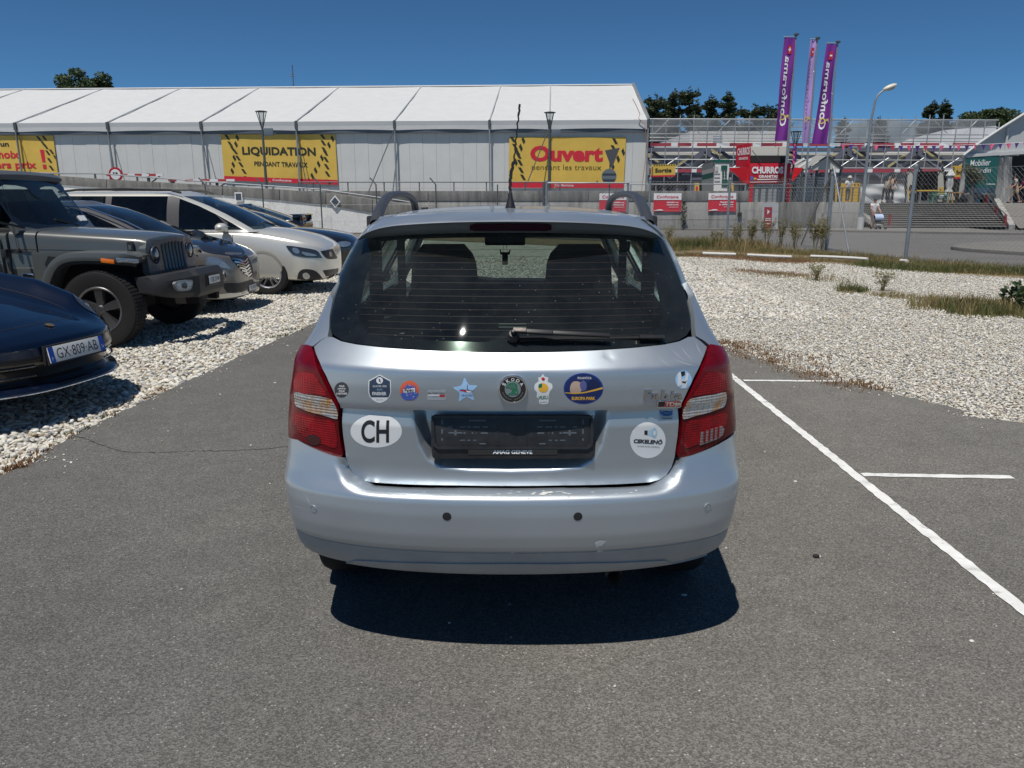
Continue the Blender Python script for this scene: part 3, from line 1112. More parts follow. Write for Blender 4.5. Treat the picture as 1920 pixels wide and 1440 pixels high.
mb.bar(wpt(975,640,0.012),wpt(1241,637,0.012),0.007,0.010,Nw)
mb.bar(wpt(975,640.5,0.006),wpt(1239,637.5,0.006),0.004,0.010,Nw)
mb.build('wiper_blade',M_RUB,wiper,inv=INV)
mb=MB();mb.bar(wpt(1196,637,0.017),wpt(1242,637,0.017),0.011,0.006,Nw)
mb.build('blade_cap',M_BLK,wiper,inv=INV)
# ---- number plate holder (empty) in the recess
DR=0.0
def dpl(Pt,a,v):return np.full(len(a),0.030)
ph_o=[(809,781),(815,777),(1105,777),(1111,782),(1113,838),(1113,856),(1110,859),(814,859),(811,855),(809,838)]
pc=P(961,818,2.30)
def plate_map(X,Y,l=0.0):
 """plate lies flat, leaning like the recess"""
 d=ray(X,Y)
 n=Vector((0,-1,0.13)).normalized()
 o=Vector((0,2.306-l,0.80))
 t=(o-Vector((0,0,CAMH))).dot(n)/d.dot(n)
 return Vector((0,0,CAMH))+d*t
NP=Vector((0,-1,0.13)).normalized()
def plate_prism(name,pts,l0,th,m,parent,bevel=0.0):
 mb=MB()
 a=[plate_map(x,y,l0)for x,y in pts]
 n=len(a)
 b=[p+NP*th for p in a]
 mb.add(a+b,[tuple(range(n))[::-1],tuple(range(n,2*n))]+[(i,(i+1)%n,n+(i+1)%n,n+i)for i in range(n)])
 return mb.build(name,m,parent,inv=INV,bevel=bevel)
M_HOLD=mat('holder_plastic',(0.022,0.022,0.024),0.38,var=0.3,vscale=30,bump=0.1,bscale=300)
hold=plate_prism('plate_holder',ph_o,0.0,0.010,M_HOLD,car,0.002)
plate_prism('holder_rim',[(809,779),(1112,779),(1108,784),(814,784)],0.010,0.006,M_HOLD,hold)
plate_prism('holder_rim',[(809,784),(814,784),(816,830),(823,836),(818,838),(811,832)],0.010,0.006,M_HOLD,hold)
plate_prism('holder_rim',[(1108,784),(1112,784),(1112,832),(1103,839),(1098,836),(1106,830)],0.010,0.006,M_HOLD,hold)
plate_prism('holder_rim',[(815,833),(823,837),(1100,837.5),(1108,833),(1112,834),(1102,841.5),(822,841.5),(811,834)],0.010,0.008,M_HOLD,hold)
for x in(934,988):plate_prism('holder_rim',[(x-0.8,784),(x+0.8,784),(x+0.8,836),(x-0.8,836)],0.010,0.003,M_HOLD,hold)
plate_prism('name_strip',[(878,843),(1045,843),(1045,852.5),(878,852.5)],0.010,0.002,M_BLKG,hold)
M_SLOT=mat('slot_grey',(0.085,0.10,0.12),0.5)
slots=[(829,791,3,9),(829,809,3,9),(829,824,3,4),(854,811.5,26,3),(854,811.5,4,10),(844,800.5,8,3),(867,800.5,11,3),(879,800.5,7,3),(893,800.5,13,3),(910,
800.5,10,3),(871,812,4,3.4),(886,812,3,3),(893,812,2,2),(908,812,13,2.8),(895,788.5,32,3),(867,825.5,10,2),(879,825.5,6,2),(890,825.5,6,2),(881,781,3,
3),(905,832,12,2.4)]
mb=MB()
for cx,cy,w,h in slots:
 for mx_ in(0,1):
  x=cx if mx_==0 else 2*961-cx
  a=[plate_map(x+sx*w/2,cy+sy*h/2,0.0106)for sx,sy in((-1,-1),(1,-1),(1,1),(-1,1))]
  mb.add(a,[(0,1,2,3)])
mb.build('holder_slots',M_SLOT,hold,inv=INV)['kind']='stuff'
text_on('lettering','AMAG GENEVE',lambda x,y:plate_map(x,y,0.0128),961,847.6,74,-7.2,M_WHITE,hold,bold=0.03,inv=INV)
# ---- stickers (flat prints on the tailgate)
def ell(cx,cy,rx,ry,n=40):return[(cx+rx*math.cos(2*math.pi*k/n),cy+ry*math.sin(2*math.pi*k/n))for k in range(n)]
def sticker(pts,m,label,lift=0.0008,step=0.009,disp=None):
 o=px_panel('sticker',TT,pts,m,car,lift*0.6,0.006,0.0,label,disp)
 return o
def patch(par,pts,m,lift=0.0011,disp=None,name='print'):
 return px_panel(name,TT,pts,m,par,lift*0.5+0.0003,0.006,0.0,None,disp)
def st_text(par,s,cx,cy,w,h,m,lift=0.0015,**k):return px_text('lettering',TT,s,cx,cy,w,h,m,par,lift*0.5+0.0004,**k)
K_BLACK=mat('ink_black',(0.02,0.02,0.022),0.4)
K_NAVY=mat('ink_navy',(0.035,0.055,0.10),0.4)
K_WHITE=mat('ink_white',(0.74,0.75,0.76),0.4,var=0.05)
K_ORANGE=mat('ink_orange',(0.72,0.13,0.05),0.4)
K_BLUE=mat('ink_blue',(0.03,0.07,0.36),0.4)
K_SKY=mat('ink_sky',(0.34,0.55,0.82),0.4)
K_RED=mat('ink_red',(0.50,0.02,0.03),0.4)
K_YEL=mat('ink_yellow',(0.80,0.45,0.05),0.4)
K_GREEN=mat('ink_green',(0.01,0.16,0.08),0.4)
K_GREY=mat('ink_grey',(0.35,0.37,0.4),0.4)
K_CHAR=mat('ink_charcoal',(0.055,0.055,0.06),0.45)
s1=sticker(ell(640.5,731,13.4,14.6),K_CHAR,'small round dark sticker with slanted white lettering')
for i,(t,w)in enumerate((('POUR',10),('GENÈVE,',15),('POUR',11),("L'HISTOIRE.",21))):
 st_text(s1,t,641,724+i*4.6,w,3.6,K_WHITE,shear=0.25,bold=0.03)
sh_=[(712,702),(733,713.5),(733.5,735),(731,743),(725,750),(718,754),(712,755.5),(706,754),(699,750),(693,743),(690.5,735),(691,713.5)]
s2=sticker(sh_,K_WHITE,'shield shaped navy sticker with white border')
patch(s2,[(712,704.3),(731.3,714.8),(731.8,735),(730,741),(728,744.5),(696,744.5),(694,741),(692.4,735),(692.8,714.8)],K_NAVY)
patch(s2,ell(712,713.3,6.3,6.3,24),K_WHITE,0.0014)
patch(s2,[(710,709.5),(713,711),(714.5,717.5),(711.5,716)],K_NAVY,0.0018)
st_text(s2,'GLACIER 3000',712,724,26,3.6,K_WHITE)
st_text(s2,'- RUN -',712,730.3,15,3.4,K_SKY)
st_text(s2,'FINISHER',711.5,737.8,26.5,6.4,K_WHITE,bold=0.03)
st_text(s2,'Roland Leder',712,748.8,13,2.2,K_GREY)
s3=sticker(ell(767.8,732.5,18,18.8),K_ORANGE,'round orange and blue sticker')
rs=random.Random(5)
burst=[]
for k in range(44):
 an=2*math.pi*k/44
 rr_=(15.8 if k%2 else 10.5)*(0.9+0.2*rs.random())
 if math.sin(an)>0.2:rr_=17.3
 burst.append((767.8+rr_*math.cos(an),734.5+min(rr_*math.sin(an),15.8)))
patch(s3,burst,mat('ink_violet',(0.06,0.11,0.42),0.4))
for k in range(26):
 an=rs.uniform(0,6.28);r_=rs.uniform(5,15)
 x,y=767.8+r_*math.cos(an),735+r_*0.9*math.sin(an)
 patch(s3,[(x-1.1,y),(x,y-1.2),(x+1.1,y),(x,y+1.2)],K_ORANGE if rs.random()<0.5 else K_SKY,0.0014)
patch(s3,[(756.5,729.5),(778,727),(778.5,734.5),(757,736)],K_WHITE,0.0017)
st_text(s3,'Paléo',767.3,731.3,17,6,K_BLACK,lift=0.0021,bold=0.02,rot=-0.06)
K_CLR=mat('ink_clear',(0.42,0.45,0.49),0.5,0.3)
s4=sticker([(801,730.5),(836,730.5),(836,750),(801,750)],K_CLR,'faded see-through rectangular sticker')
st_text(s4,'Swiss Triathlon Festival',818,736.6,32,4.6,K_CHAR)
patch(s4,[(802.5,739.5),(824,739.5),(824,742),(802.5,742)],K_WHITE)
patch(s4,[(824,740),(834,740),(834,744),(824,744)],K_RED)
patch(s4,[(811,742.8),(822,742.8),(822,743.8),(811,743.8)],K_GREY)
st=[]
for k in range(10):
 an=-math.pi/2+math.pi*k/5-0.08
 r_=24 if k%2==0 else 12.5
 st.append((873+r_*math.cos(an),732+r_*math.sin(an)))
s5=sticker(smooth_poly(st,3),K_SKY,'pale blue star shaped sticker')
patch(s5,[(861,731),(872,731.5),(878,730),(884,733),(884,735.5),(876,736),(868,733.5),(861,732.5)],K_RED)
patch(s5,[(874,732),(879,731.5),(884,734),(882,736.2),(875,735.5)],K_WHITE,0.0014)
patch(s5,[(864,729.5),(888,733),(888,733.8),(864,730.4)],K_BLACK,0.0015)
patch(s5,[(876,721),(877,721),(876.5,731),(875.5,731)],K_BLACK,0.0015)
st_text(s5,'AIR-GLACIERS',875.5,741,20,3.2,K_CHAR)
s6o=[(1011,757),(1011,748),(1006,744),(1007,736),(1002,730),(1003,720),(1010,715),(1009,708),(1014,707),(1018,701),(1021,706),(1028,708),(1027,716),(1034,
719),(1036,727),(1031,734),(1029,741),(1028,748),(1027,757)]
s6=sticker(smooth_poly(s6o,2),K_WHITE,'white cut-out sticker with green lettering')
patch(s6,smooth_poly([(1010,722),(1018,718),(1027,723),(1027,732),(1018,736),(1010,731)],3),K_YEL)
patch(s6,smooth_poly([(1010,721),(1016,719),(1016,726),(1010,727)],2),K_GREEN,0.0014)
patch(s6,smooth_poly([(1015,709),(1019,707.5),(1022,711),(1018,714)],3),K_RED,0.0014)
st_text(s6,'VILKU',1018,745,17,6.4,K_GREEN,bold=0.03,rot=-0.04)
st_text(s6,'VILLARS-D',1019,753.8,14,2.6,K_CHAR)
s7=sticker(ell(1094,728.5,37.3,29.2),K_BLUE,'large oval navy sticker with yellow lettering')
patch(s7,ell(1094,728.5,35.8,27.8),mat('ink_deep',(0.012,0.026,0.12),0.4),0.001)
sw=[(1059.5,735.5),(1078,736.5),(1096,734.5),(1114,730),(1129.5,725.8),(1130,729),(1114,733.2),(1096,737),(1078,738.6),(1060,737)]
patch(s7,sw,K_YEL,0.0013)
patch(s7,smooth_poly([(1103,733),(1101,722),(1105,714.5),(1115,712),(1123,716),(1125,725),(1114,729.5)],3),mat('ink_deeper',(0.008,0.016,0.07),0.4),0.0012)
patch(s7,smooth_poly([(1070,736),(1069,725),(1074,716),(1083,715),(1090,719),(1092,728),(1088,735),(1079,736.5)],3),mat('ink_tan',(0.50,0.36,0.28),0.4),
0.0012)
patch(s7,smooth_poly([(1087,720),(1093,713),(1099,718),(1099,730),(1092,733),(1089,729)],3),mat('ink_mid',(0.10,0.11,0.28),0.4),0.0014)
st_text(s7,'RULANTICA',1096,708.6,26,4.2,K_WHITE,bold=0.01)
st_text(s7,'EUROPA PARK',1094,746.8,44,6.2,K_YEL,bold=0.04)
s8=sticker(ell(1281.5,712,15.4,17.4),K_SKY,'round blue and white sticker by the right tail light')
for q in([(1271,700),(1276,697),(1278,722),(1270,725)],[(1287,698),(1291,701),(1286,728),(1281,727)],[(1279,718),(1283,716),(1281,728.5),(1278,728)]):
 patch(s8,q,K_WHITE)
for q in([(1276,697),(1284,695.5),(1284,703),(1278,706)],[(1278,715),(1288,713),(1285,719),(1280,718)]):
 patch(s8,q,K_BLACK,0.0013)
st_text(s8,'Paléo',1281,712.5,15,5.2,K_WHITE,bold=0.03,rot=0.08)
s9=sticker(ell(705.5,808.5,48.3,30.6),K_WHITE,'white oval country sticker with large black letters',disp=disp_low,lift=0.001)
st_text(s9,'CH',703.5,809,52,42,K_BLACK,bold=0.022,disp=disp_low,lift=0.0018)
s10=sticker(ell(1214.5,825.5,33.3,33.6),K_WHITE,'round white sticker with a pale blue megaphone',disp=disp_low,lift=0.001)
patch(s10,[(1208,807),(1214,807),(1214,815.5),(1208,815)],K_BLACK,0.0014,disp_low)
patch(s10,[(1214,807.5),(1224,804),(1224,819),(1214,815)],mat('ink_pale',(0.45,0.62,0.72),0.4),0.0014,disp_low)
patch(s10,ell(1226.5,811.5,5.4,9.2,20),mat('ink_pale2',(0.36,0.55,0.68),0.4),0.0017,disp_low)
patch(s10,ell(1227,811.5,2.4,4.6,16),K_WHITE,0.002,disp_low)
st_text(s10,'CEKELENÔ',1215,827,54,9.2,K_BLACK,bold=0.04,shear=0.15,disp=disp_low,rot=0.05,lift=0.0018)
st_text(s10,'AU CŒUR DE NOS COMMERCES',1215.5,837.2,42,2.4,K_CHAR,disp=disp_low,rot=0.05,lift=0.0018)
s11=sticker([(1239,769.5),(1263,769.5),(1264,777),(1262,787),(1239.5,787),(1237.5,777)],K_CLR,'small blue crest sticker',disp=disp_low,lift=0.001)
patch(s11,[(1238.5,770.5),(1243,772),(1259,772),(1263.5,770.5),(1262,778),(1257,781),(1245,781),(1240,778)],mat('ink_crest',(0.04,0.16,0.40),0.4),0.0014,
disp_low)
patch(s11,ell(1251,775.5,5.6,4.2,20),mat('ink_crest2',(0.03,0.07,0.2),0.4),0.0017,disp_low)
st_text(s11,'FCGE',1251,775.5,7,3,K_SKY,disp=disp_low,lift=0.002)
st_text(s11,'Genève',1251,784.3,17,3.4,K_CHAR,disp=disp_low,lift=0.0018)
# ---- maker's badge
bc=TT.inv([(961.5,729.5)])[0]
Bp,Bn=Vector(TT.S(bc[0],bc[1])),Vector(TT.N(bc[0],bc[1]))
Bx=Vector((1,0,0));By=Bn.cross(Bx).normalized()
if By.z<0:By=-By
MBd=Matrix.Translation(Bp)@Matrix((Bx,By,Bn)).transposed().to_4x4()
mb=MB();mb.lathe([(0.0445,-0.004),(0.0445,0.004),(0.043,0.0065),(0.0395,0.0065),(0.0385,0.004)],48,MBd,caps=False)
badge=mb.build('badge',M_CHROME,car,smooth=True,inv=INV,angle=0.5)
mb=MB();mb.lathe([(0.0388,0.003),(0.0385,0.0042),(0.001,0.0046)],40,MBd)
mb.build('badge_disc',mat('badge_black',(0.012,0.014,0.016),0.2,coat=1),badge,smooth=True,inv=INV,angle=0.5)
mb=MB();mb.lathe([(0.0245,0.0046),(0.024,0.0058),(0.001,0.006)],36,MBd)
mb.build('badge_centre',mat('badge_grey',(0.30,0.34,0.36),0.35,0.5),badge,smooth=True,inv=INV,angle=0.5)
def bpoly(name,pts,z,m,th=0.0012):
 mb=MB()
 mb.prism(pts,Bp+Bn*z,Bx,By,Bn,th)
 mb.build(name,m,badge,inv=INV)
K_BG=mat('badge_green',(0.012,0.16,0.085),0.25,coat=1)
wing=smooth_poly([(-0.021,0.006),(-0.012,0.019),(0.002,0.0225),(0.012,0.016),(0.014,0.004),(0.0165,-0.006),(0.016,-0.0135),(0.004,-0.0155),(-0.009,-0.0155),
(-0.0165,-0.0145),(-0.004,-0.007),(-0.005,0.002),(-0.012,0.006)],3)
bpoly('badge_arrow',wing,0.0058,K_BG)
bpoly('badge_eye',[(0.0105+0.0026*math.cos(t),-0.0085+0.0026*math.sin(t))for t in np.linspace(0,6.28,13)[:-1]],0.0071,mat('badge_grey',()),0.0006)
for x0,x1 in((-0.013,-0.004),(-0.006,0.003),(0.001,0.008)):
 bpoly('badge_feather',[(x0,0.012+(x0+0.013)*0.3),(x0+0.0015,0.0135+(x0+0.013)*0.3),(x1,0.004),(x1-0.001,0.0035)],0.0071,mat('badge_grey',()),0.0005)
for i,ch in enumerate('ŠKODA'):
 an=math.radians(58-i*29)
 r_=0.0313 if ch!='Š' else 0.0322
 o=Bp+Bn*0.0053+Bx*(-r_*math.sin(an))+By*(r_*math.cos(an))
 ex=Bx*math.cos(an)+By*math.sin(an)
 ey=-Bx*math.sin(an)+By*math.cos(an)
 text_on('lettering',ch,plane_map(o,ex,ey),0,0,0.0098 if ch!='Š' else 0.0085,0.0105 if ch!='Š' else 0.0125,M_WHITE,badge,bold=0.02,inv=INV)
lau=MB()
for sgn in(-1,1):
 for k in range(6):
  an=math.radians(-90+sgn*(14+k*11))
  c0=Bp+Bn*0.0053+Bx*(0.031*math.cos(an))+By*(0.031*math.sin(an))
  t_=Bx*-math.sin(an)+By*math.cos(an)
  r_=Bx*math.cos(an)+By*math.sin(an)
  lau.add([c0-t_*0.0035,c0+r_*0.0028,c0+t_*0.0035,c0-r_*0.0012],[(0,1,2,3)])
lau.build('badge_laurel',mat('laurel',(0.22,0.23,0.22),0.4,0.6),badge,inv=INV)
# ---- chrome model lettering and engine badge
px_text('model_lettering',TT,'Fabia',1242,740,72,18.5,mat('letter_chrome',(0.50,0.51,0.53),0.2,1.0),car,lift=0.006,bold=0.03,shear=0.12,spacing=1.15,thick=0.006)
eb=px_panel('engine_badge',TT,[(1232,751),(1277,750),(1275.5,761.5),(1230.5,762.5)],M_CHROME,car,lift=0.005,step=0.02,rim=0.005)
px_panel('badge_face',TT,[(1233.5,752.2),(1275.5,751.3),(1274.2,760.3),(1232.2,761.2)],K_RED,eb,lift=0.0054,step=0.02)
px_panel('badge_face',TT,[(1233.6,752.4),(1246,752.1),(1243,761),(1232.3,761.1)],K_BLACK,eb,lift=0.0057,step=0.02)
px_text('lettering',TT,'TDI',1256.5,756.4,22,6.4,M_CHROME,eb,lift=0.0062,bold=0.04,shear=0.15)
# ---- scratches, chips and scuffs
rs=random.Random(11)
mb=MB()
def streak(x0,y0,x1,y1,w,surf=TT,l=0.0009):
 n=6
 dx,dy=x1-x0,y1-y0
 L=math.hypot(dx,dy)
 nx,ny=-dy/L*w/2,dx/L*w/2
 pts=[]
 for k in range(n+1):
  t=k/n
  b=math.sin(t*math.pi)*L*0.06
  ww=math.sin(max(0.08,min(0.92,t))*math.pi)
  pts.append((x0+dx*t+nx/w*b*2+nx*ww,y0+dy*t+ny/w*b*2+ny*ww))
  pts.append((x0+dx*t+nx/w*b*2-nx*ww,y0+dy*t+ny/w*b*2-ny*ww))
 d=surf.inv(pts)
 Q=surf.S(d[:,0],d[:,1])+surf.N(d[:,0],d[:,1])*l
 mb.add([Vector(q)for q in Q],[(2*k,2*k+1,2*k+3,2*k+2)for k in range(n)])
for x0,y0,x1,y1 in((1157,732,1196,720),(1217,738,1249,723),(1141,728,1165,706),(1258,652,1286,678),(1276,648,1300,676),(1304,640,1318,668),(1262,672,1305,
686),(1188,742,1200,700),(1230,664,1262,690),(1290,690,1303,706)):
 streak(x0,y0,x1,y1,0.55)
for x0,y0,x1,y1 in((533,936,580,956),(560,1016,585,1020),(575,927,584,948)):
 streak(x0,y0,x1,y1,1.0,TB)
mb.build('scratches',mat('scratch_pale',(0.50,0.52,0.54),0.6),car,inv=INV)['kind']='stuff'
mb=MB()
for k in range(46):
 x=rs.gauss(0,1)*110+990
 y=rs.uniform(918,934)if k<30 else rs.uniform(1036,1041)
 if k>=30:x=rs.uniform(580,1300)
 w,h=rs.uniform(1,5),rs.uniform(0.5,1.4)
 if abs(x-CXP)>280 and k<30:continue
 pts=[(x-w,y),(x-w*0.2,y-h),(x+w,y-h*0.4),(x+w*0.5,y+h)]
 d=TB.inv(pts)
 Pt=TB.S(d[:,0],d[:,1]);N_=TB.N(d[:,0],d[:,1])
 Q=Pt+N_*(0.0012-disp_bump(Pt,d[:,0],d[:,1]))[:,None]
 mb.add([Vector(q)for q in Q],[(0,1,2,3)])
for pts in([(995,926),(1003,921),(1006,923),(1000,927)],[(1010,927),(1018,921),(1036,920),(1040,922),(1028,924),(1020,928)],[(957,1038),(961,1029),(965,
1038)],[(1115,1016),(1124,1012),(1137,1013),(1129,1022),(1131,1034),(1121,1036),(1118,1026)]):
 d=TB.inv(pts)
 Pt=TB.S(d[:,0],d[:,1]);N_=TB.N(d[:,0],d[:,1])
 Q=Pt+N_*(0.0014-disp_bump(Pt,d[:,0],d[:,1]))[:,None]
 mb.add([Vector(q)for q in Q],[tuple(range(len(pts)))])
mb.build('paint_chips',mat('primer',(0.60,0.60,0.58),0.7,var=0.3,vscale=60),car,inv=INV)['kind']='stuff'
# ---- exhaust, wheels
mb=MB();ex=P(1150,1076,2.42)
mb.lathe([(0.027,0),(0.027,0.2),(0.024,0.2),(0.024,0.0)],18,Matrix.Translation(ex)@Matrix.Rotation(-math.pi/2,4,'X')@Matrix.Translation((0,0,-0.03)),caps=False)
mb.build('exhaust_pipe',mat('exhaust',(0.25,0.22,0.2),0.5,0.8),car,smooth=True,inv=INV)
def make_wheel(name,parent,loc,R,rimR,width,m_rim,spokes=5,face=1,inv=None,spoke_w=0.16,twin=False,tread=True,dark=None,axis='x'):
 """wheel turning about the car's width axis; face=+1/-1 gives the outer side"""
 mbt=MB()
 w=width/2
 prof=[(rimR,-w*0.82),(R*0.86,-w),(R*0.955,-w*0.93),(R*0.99,-w*0.72),(R,-w*0.4),(R,w*0.4),(R*0.99,w*0.72),(R*0.955,w*0.93),(R*0.86,w),(rimR,w*0.82),(rimR*0.97,
w*0.6),(rimR*0.97,-w*0.6),(rimR,-w*0.82)]
 if axis=='x':
  A=Matrix.Translation(loc)@Matrix.Rotation(math.pi/2,4,'Y')@Matrix.Scale(face,4,(0,0,1))
 else:
  A=Matrix.Translation(loc)@Matrix.Rotation(math.pi/2,4,'X')@Matrix.Scale(face,4,(0,0,1))
 mbt.lathe(prof,48,A,caps=False)
 wh=mbt.build(name,None,parent,smooth=True,inv=inv,angle=0.7)
 wh.data.materials.append(M_RUB)
 if tread:
  mbk=MB()
  mbk.xf=A
  for k in range(64):
   a0=2*math.pi*k/64
   for zz0,zz1 in((-w*0.86,-w*0.35),(-w*0.28,w*0.28),(w*0.35,w*0.86)):
    vs_=[]
    for rr_ in(R*0.985,R*1.012):
     for aa,z in((a0,zz0),(a0+0.066,zz0),(a0+0.066,zz1),(a0,zz1)):
      q=1.0 if abs(z)<w*0.6 else 0.985
      vs_.append(Vector((rr_*q*math.cos(aa),rr_*q*math.sin(aa),z)))
    mbk.add(vs_,[(4,5,6,7),(0,1,5,4),(1,2,6,5),(2,3,7,6),(3,0,4,7)])
  o=mbk.build('tread',M_RUB,wh,inv=inv,recalc=True)
  o['kind']='stuff'
 mbr=MB()
 mbr.lathe([(rimR*0.99,w*0.80),(rimR*1.03,w*0.86),(rimR*1.0,w*0.9),(rimR*0.93,w*0.82),(rimR*0.9,w*0.2),(rimR*0.88,-w*0.5)],40,A,caps=False)
 mbr.lathe([(rimR*0.20,w*0.35),(rimR*0.20,w*0.66),(rimR*0.14,w*0.74),(0.001,w*0.75)],20,A,caps=False)
 mbr.xf=A
 for k in range(spokes):
  a0=2*math.pi*k/spokes+0.3
  offs=(-0.10,0.10)if twin else(0,)
  for of in offs:
   d0=a0+of*0.6
   ca,sa=math.cos(d0),math.sin(d0)
   n_=Vector((-sa,ca,0));r_=Vector((ca,sa,0));z_=Vector((0,0,1))
   sh0,sh1=of*rimR*0.6,of*rimR*1.5
   wi,wo=rimR*spoke_w*0.8,rimR*spoke_w*(1.3 if not twin else 0.9)
   a=r_*rimR*0.15+n_*sh0
   b=r_*rimR*0.93+n_*sh1
   vs_=[]
   for p,ww,z0,z1 in((a,wi,w*0.30,w*0.66),(b,wo,w*0.45,w*0.80)):
    vs_+=[p-n_*ww/2+z_*z0,p+n_*ww/2+z_*z0,p+n_*ww*0.36+z_*z1,p-n_*ww*0.36+z_*z1]
   mbr.add(vs_,[(3,2,1,0),(4,5,6,7),(0,1,5,4),(1,2,6,5),(2,3,7,6),(3,0,4,7)])
 mbr.build('rim',m_rim,wh,smooth=True,inv=inv,angle=0.5)
 mbd=MB()
 mbd.lathe([(rimR*0.95,-w*0.2),(0.001,-w*0.2)],28,A,caps=False)
 mbd.build('brake_disc',dark or mat('brake_dark',(0.03,0.03,0.03),0.6),wh,inv=inv)
 mbn=MB()
 mbn.xf=A
 for k in range(5):
  a0=2*math.pi*k/5
  mbn.lathe([(0.010,w*0.64),(0.010,w*0.72),(0.006,w*0.73)],6,Matrix.Translation((rimR*0.145*math.cos(a0),rimR*0.145*math.sin(a0),0)))
 mbn.build('wheel_bolts',m_rim,wh,inv=inv)
 return wh
M_RIM=mat('alloy',(0.55,0.55,0.56),0.3,0.85,var=0.05)
for s in(-1,1):
 for y in(3.02,5.42):
  make_wheel('wheel',car,(s*0.672,y,0.285),0.285,0.19,0.185,M_RIM,5,s,INV,tread=False)
  # ---- nose, bonnet, windscreen
mb=MB()
g=[]
for Y,z,w in((5.40,0.99,0.70),(5.6,0.965,0.70),(5.85,0.92,0.69),(6.02,0.86,0.66),(6.12,0.76,0.62),(6.15,0.6,0.60),(6.15,0.4,0.6),(6.1,0.24,0.6)):
 g.append([Vector((u*w,Y-0.10*abs(u)**3,z-0.05*abs(u)**3*(1 if z>0.7 else 0)))for u in np.linspace(-1.12,1.12,17)])
mb.grid(g)
mb.build('bonnet',M_SILV,car,smooth=True,inv=INV)
mb=MB()
mb.grid([[Vector((u*(0.52+0.12*t),4.80+t*0.62-0.07*u*u,1.437-t*0.447-0.01*u*u))for u in np.linspace(-1,1,11)]for t in np.linspace(0,1,8)])
mb.build('windscreen',M_GLASS_S,car,smooth=True,inv=INV)
# ---- cabin
def seat_form(name,cx,cy,z0,z1,w,th,top,parent,m,lean=0.12):
 mb=MB()
 n=22
 outl=[]
 for k in range(n):
  t=2*math.pi*k/n
  c,s_=math.cos(t),math.sin(t)
  ex_=2/5.0
  outl.append((abs(c)**ex_*(1 if c>0 else-1),abs(s_)**ex_*(1 if s_>0 else-1)))
 rows=[]
 for zt in np.linspace(0,1,18):
  z=z0+(z1-z0)*zt
  ww=w*np.interp(zt,[0,0.45,0.62,0.70,0.92,1.0],[1.0,1.0,0.92,top,top*0.92,top*0.6])
  tt=th*np.interp(zt,[0,0.6,0.9,1.0],[1.0,0.8,0.7,0.35])
  rows.append([Vector((cx+x*ww/2,cy-lean*(zt-0.5)+y*tt/2,z))for x,y in outl])
 mb.grid(rows,closed_u=True)
 mb.add([p for p in rows[-1]],[tuple(range(n))])
 return mb.build(name,m,parent,smooth=True,inv=INV,angle=1.2)
for cx in(-0.365,0.36):
 seat_form('front_seat',cx,4.22,0.45,1.285,0.50,0.16,0.74,car,M_SEAT)
rb=MB();rb.box((0,3.46,0.76),(1.16,0.12,0.52))
rb.build('rear_seat',M_SEAT,car,inv=INV,bevel=0.03)
cover=MB()
g=[]
for Y,z in((2.46,1.012),(2.7,1.018),(3.0,1.014),(3.3,1.02),(3.37,1.005)):
 w=np.interp(Y,[2.4,2.75,3.4],[0.40,0.55,0.56])
 g.append([Vector((u*w,Y,z+0.004*math.sin(u*9+Y*5)))for u in np.linspace(-1,1,15)])
cover.grid(g)
cover.build('parcel_cover',M_SHELF,car,smooth=True,inv=INV)
db=MB()
g=[]
for Y,z in((4.72,0.90),(4.76,0.985),(4.85,1.015),(5.05,1.02),(5.42,0.985)):
 g.append([Vector((u*0.64,Y,z+0.028*math.exp(-((u+0.55)/0.25)**2)-0.015*u*u))for u in np.linspace(-1,1,21)])
db.grid(g)
db.build('dashboard',M_TRIM,car,smooth=True,inv=INV)
mb=MB();mb.tube([(-0.365+0.185*math.cos(t),4.70+0.04*math.sin(t),0.93+0.18*math.sin(t))for t in np.linspace(0,2*math.pi,25)],0.014,8,caps=False)
mb.build('steering_wheel',M_TRIM,car,smooth=True,inv=INV)
mb=MB();c=P(947,450,4.62)
mb.box(c,(0.24,0.03,0.062))
mir=mb.build('inside_mirror',M_BLK,car,inv=INV,bevel=0.012)
c2=P(947,485,4.58)
mb=MB();mb.tube([c+Vector((-0.006,0,-0.02)),c2+Vector((-0.014,0,0.035))],0.0012,4);mb.tube([c+Vector((0.006,0,-0.02)),c2+Vector((0.014,0,0.035))],0.0012,
4)
mb.box(c2+Vector((0,0,-0.004)),(0.034,0.02,0.062));mb.box(c2+Vector((0,0,0.031)),(0.055,0.02,0.014))
mb.tube([c2+Vector((-0.026,0,0.03)),c2+Vector((-0.028,0,0.052))],0.004,5);mb.tube([c2+Vector((0.026,0,0.03)),c2+Vector((0.028,0,0.052))],0.004,5)
mb.build('air_freshener',M_BLK,car,inv=INV)
for s in(-1,1):
 mb=MB()
 mb.box((s*0.57,4.0,1.2),(0.04,0.03,0.5));mb.box((s*0.55,3.12,1.2),(0.05,0.05,0.5))
 mb.build('belt_pillar',M_TRIM,car,inv=INV,bevel=0.01)
 mb=MB();mb.sphere((s*0.86,4.95,1.06),(0.10,0.06,0.065),14,10)
 mb.build('door_mirror',M_SILV,car,smooth=True,inv=INV)
mb=MB()
for s in(-1,1):mb.grid([[Vector((s*0.72,2.6,0.4)),Vector((s*0.72,5.6,0.4))],[Vector((s*0.72,2.6,0.78)),Vector((s*0.72,5.6,0.78))]])
mb.box2((-0.7,2.55,0.34),(0.7,5.6,0.36))
mb.box2((-0.7,5.5,0.36),(0.7,5.52,0.95))
mb.build('cabin_floor',M_UNDER,car,inv=INV)
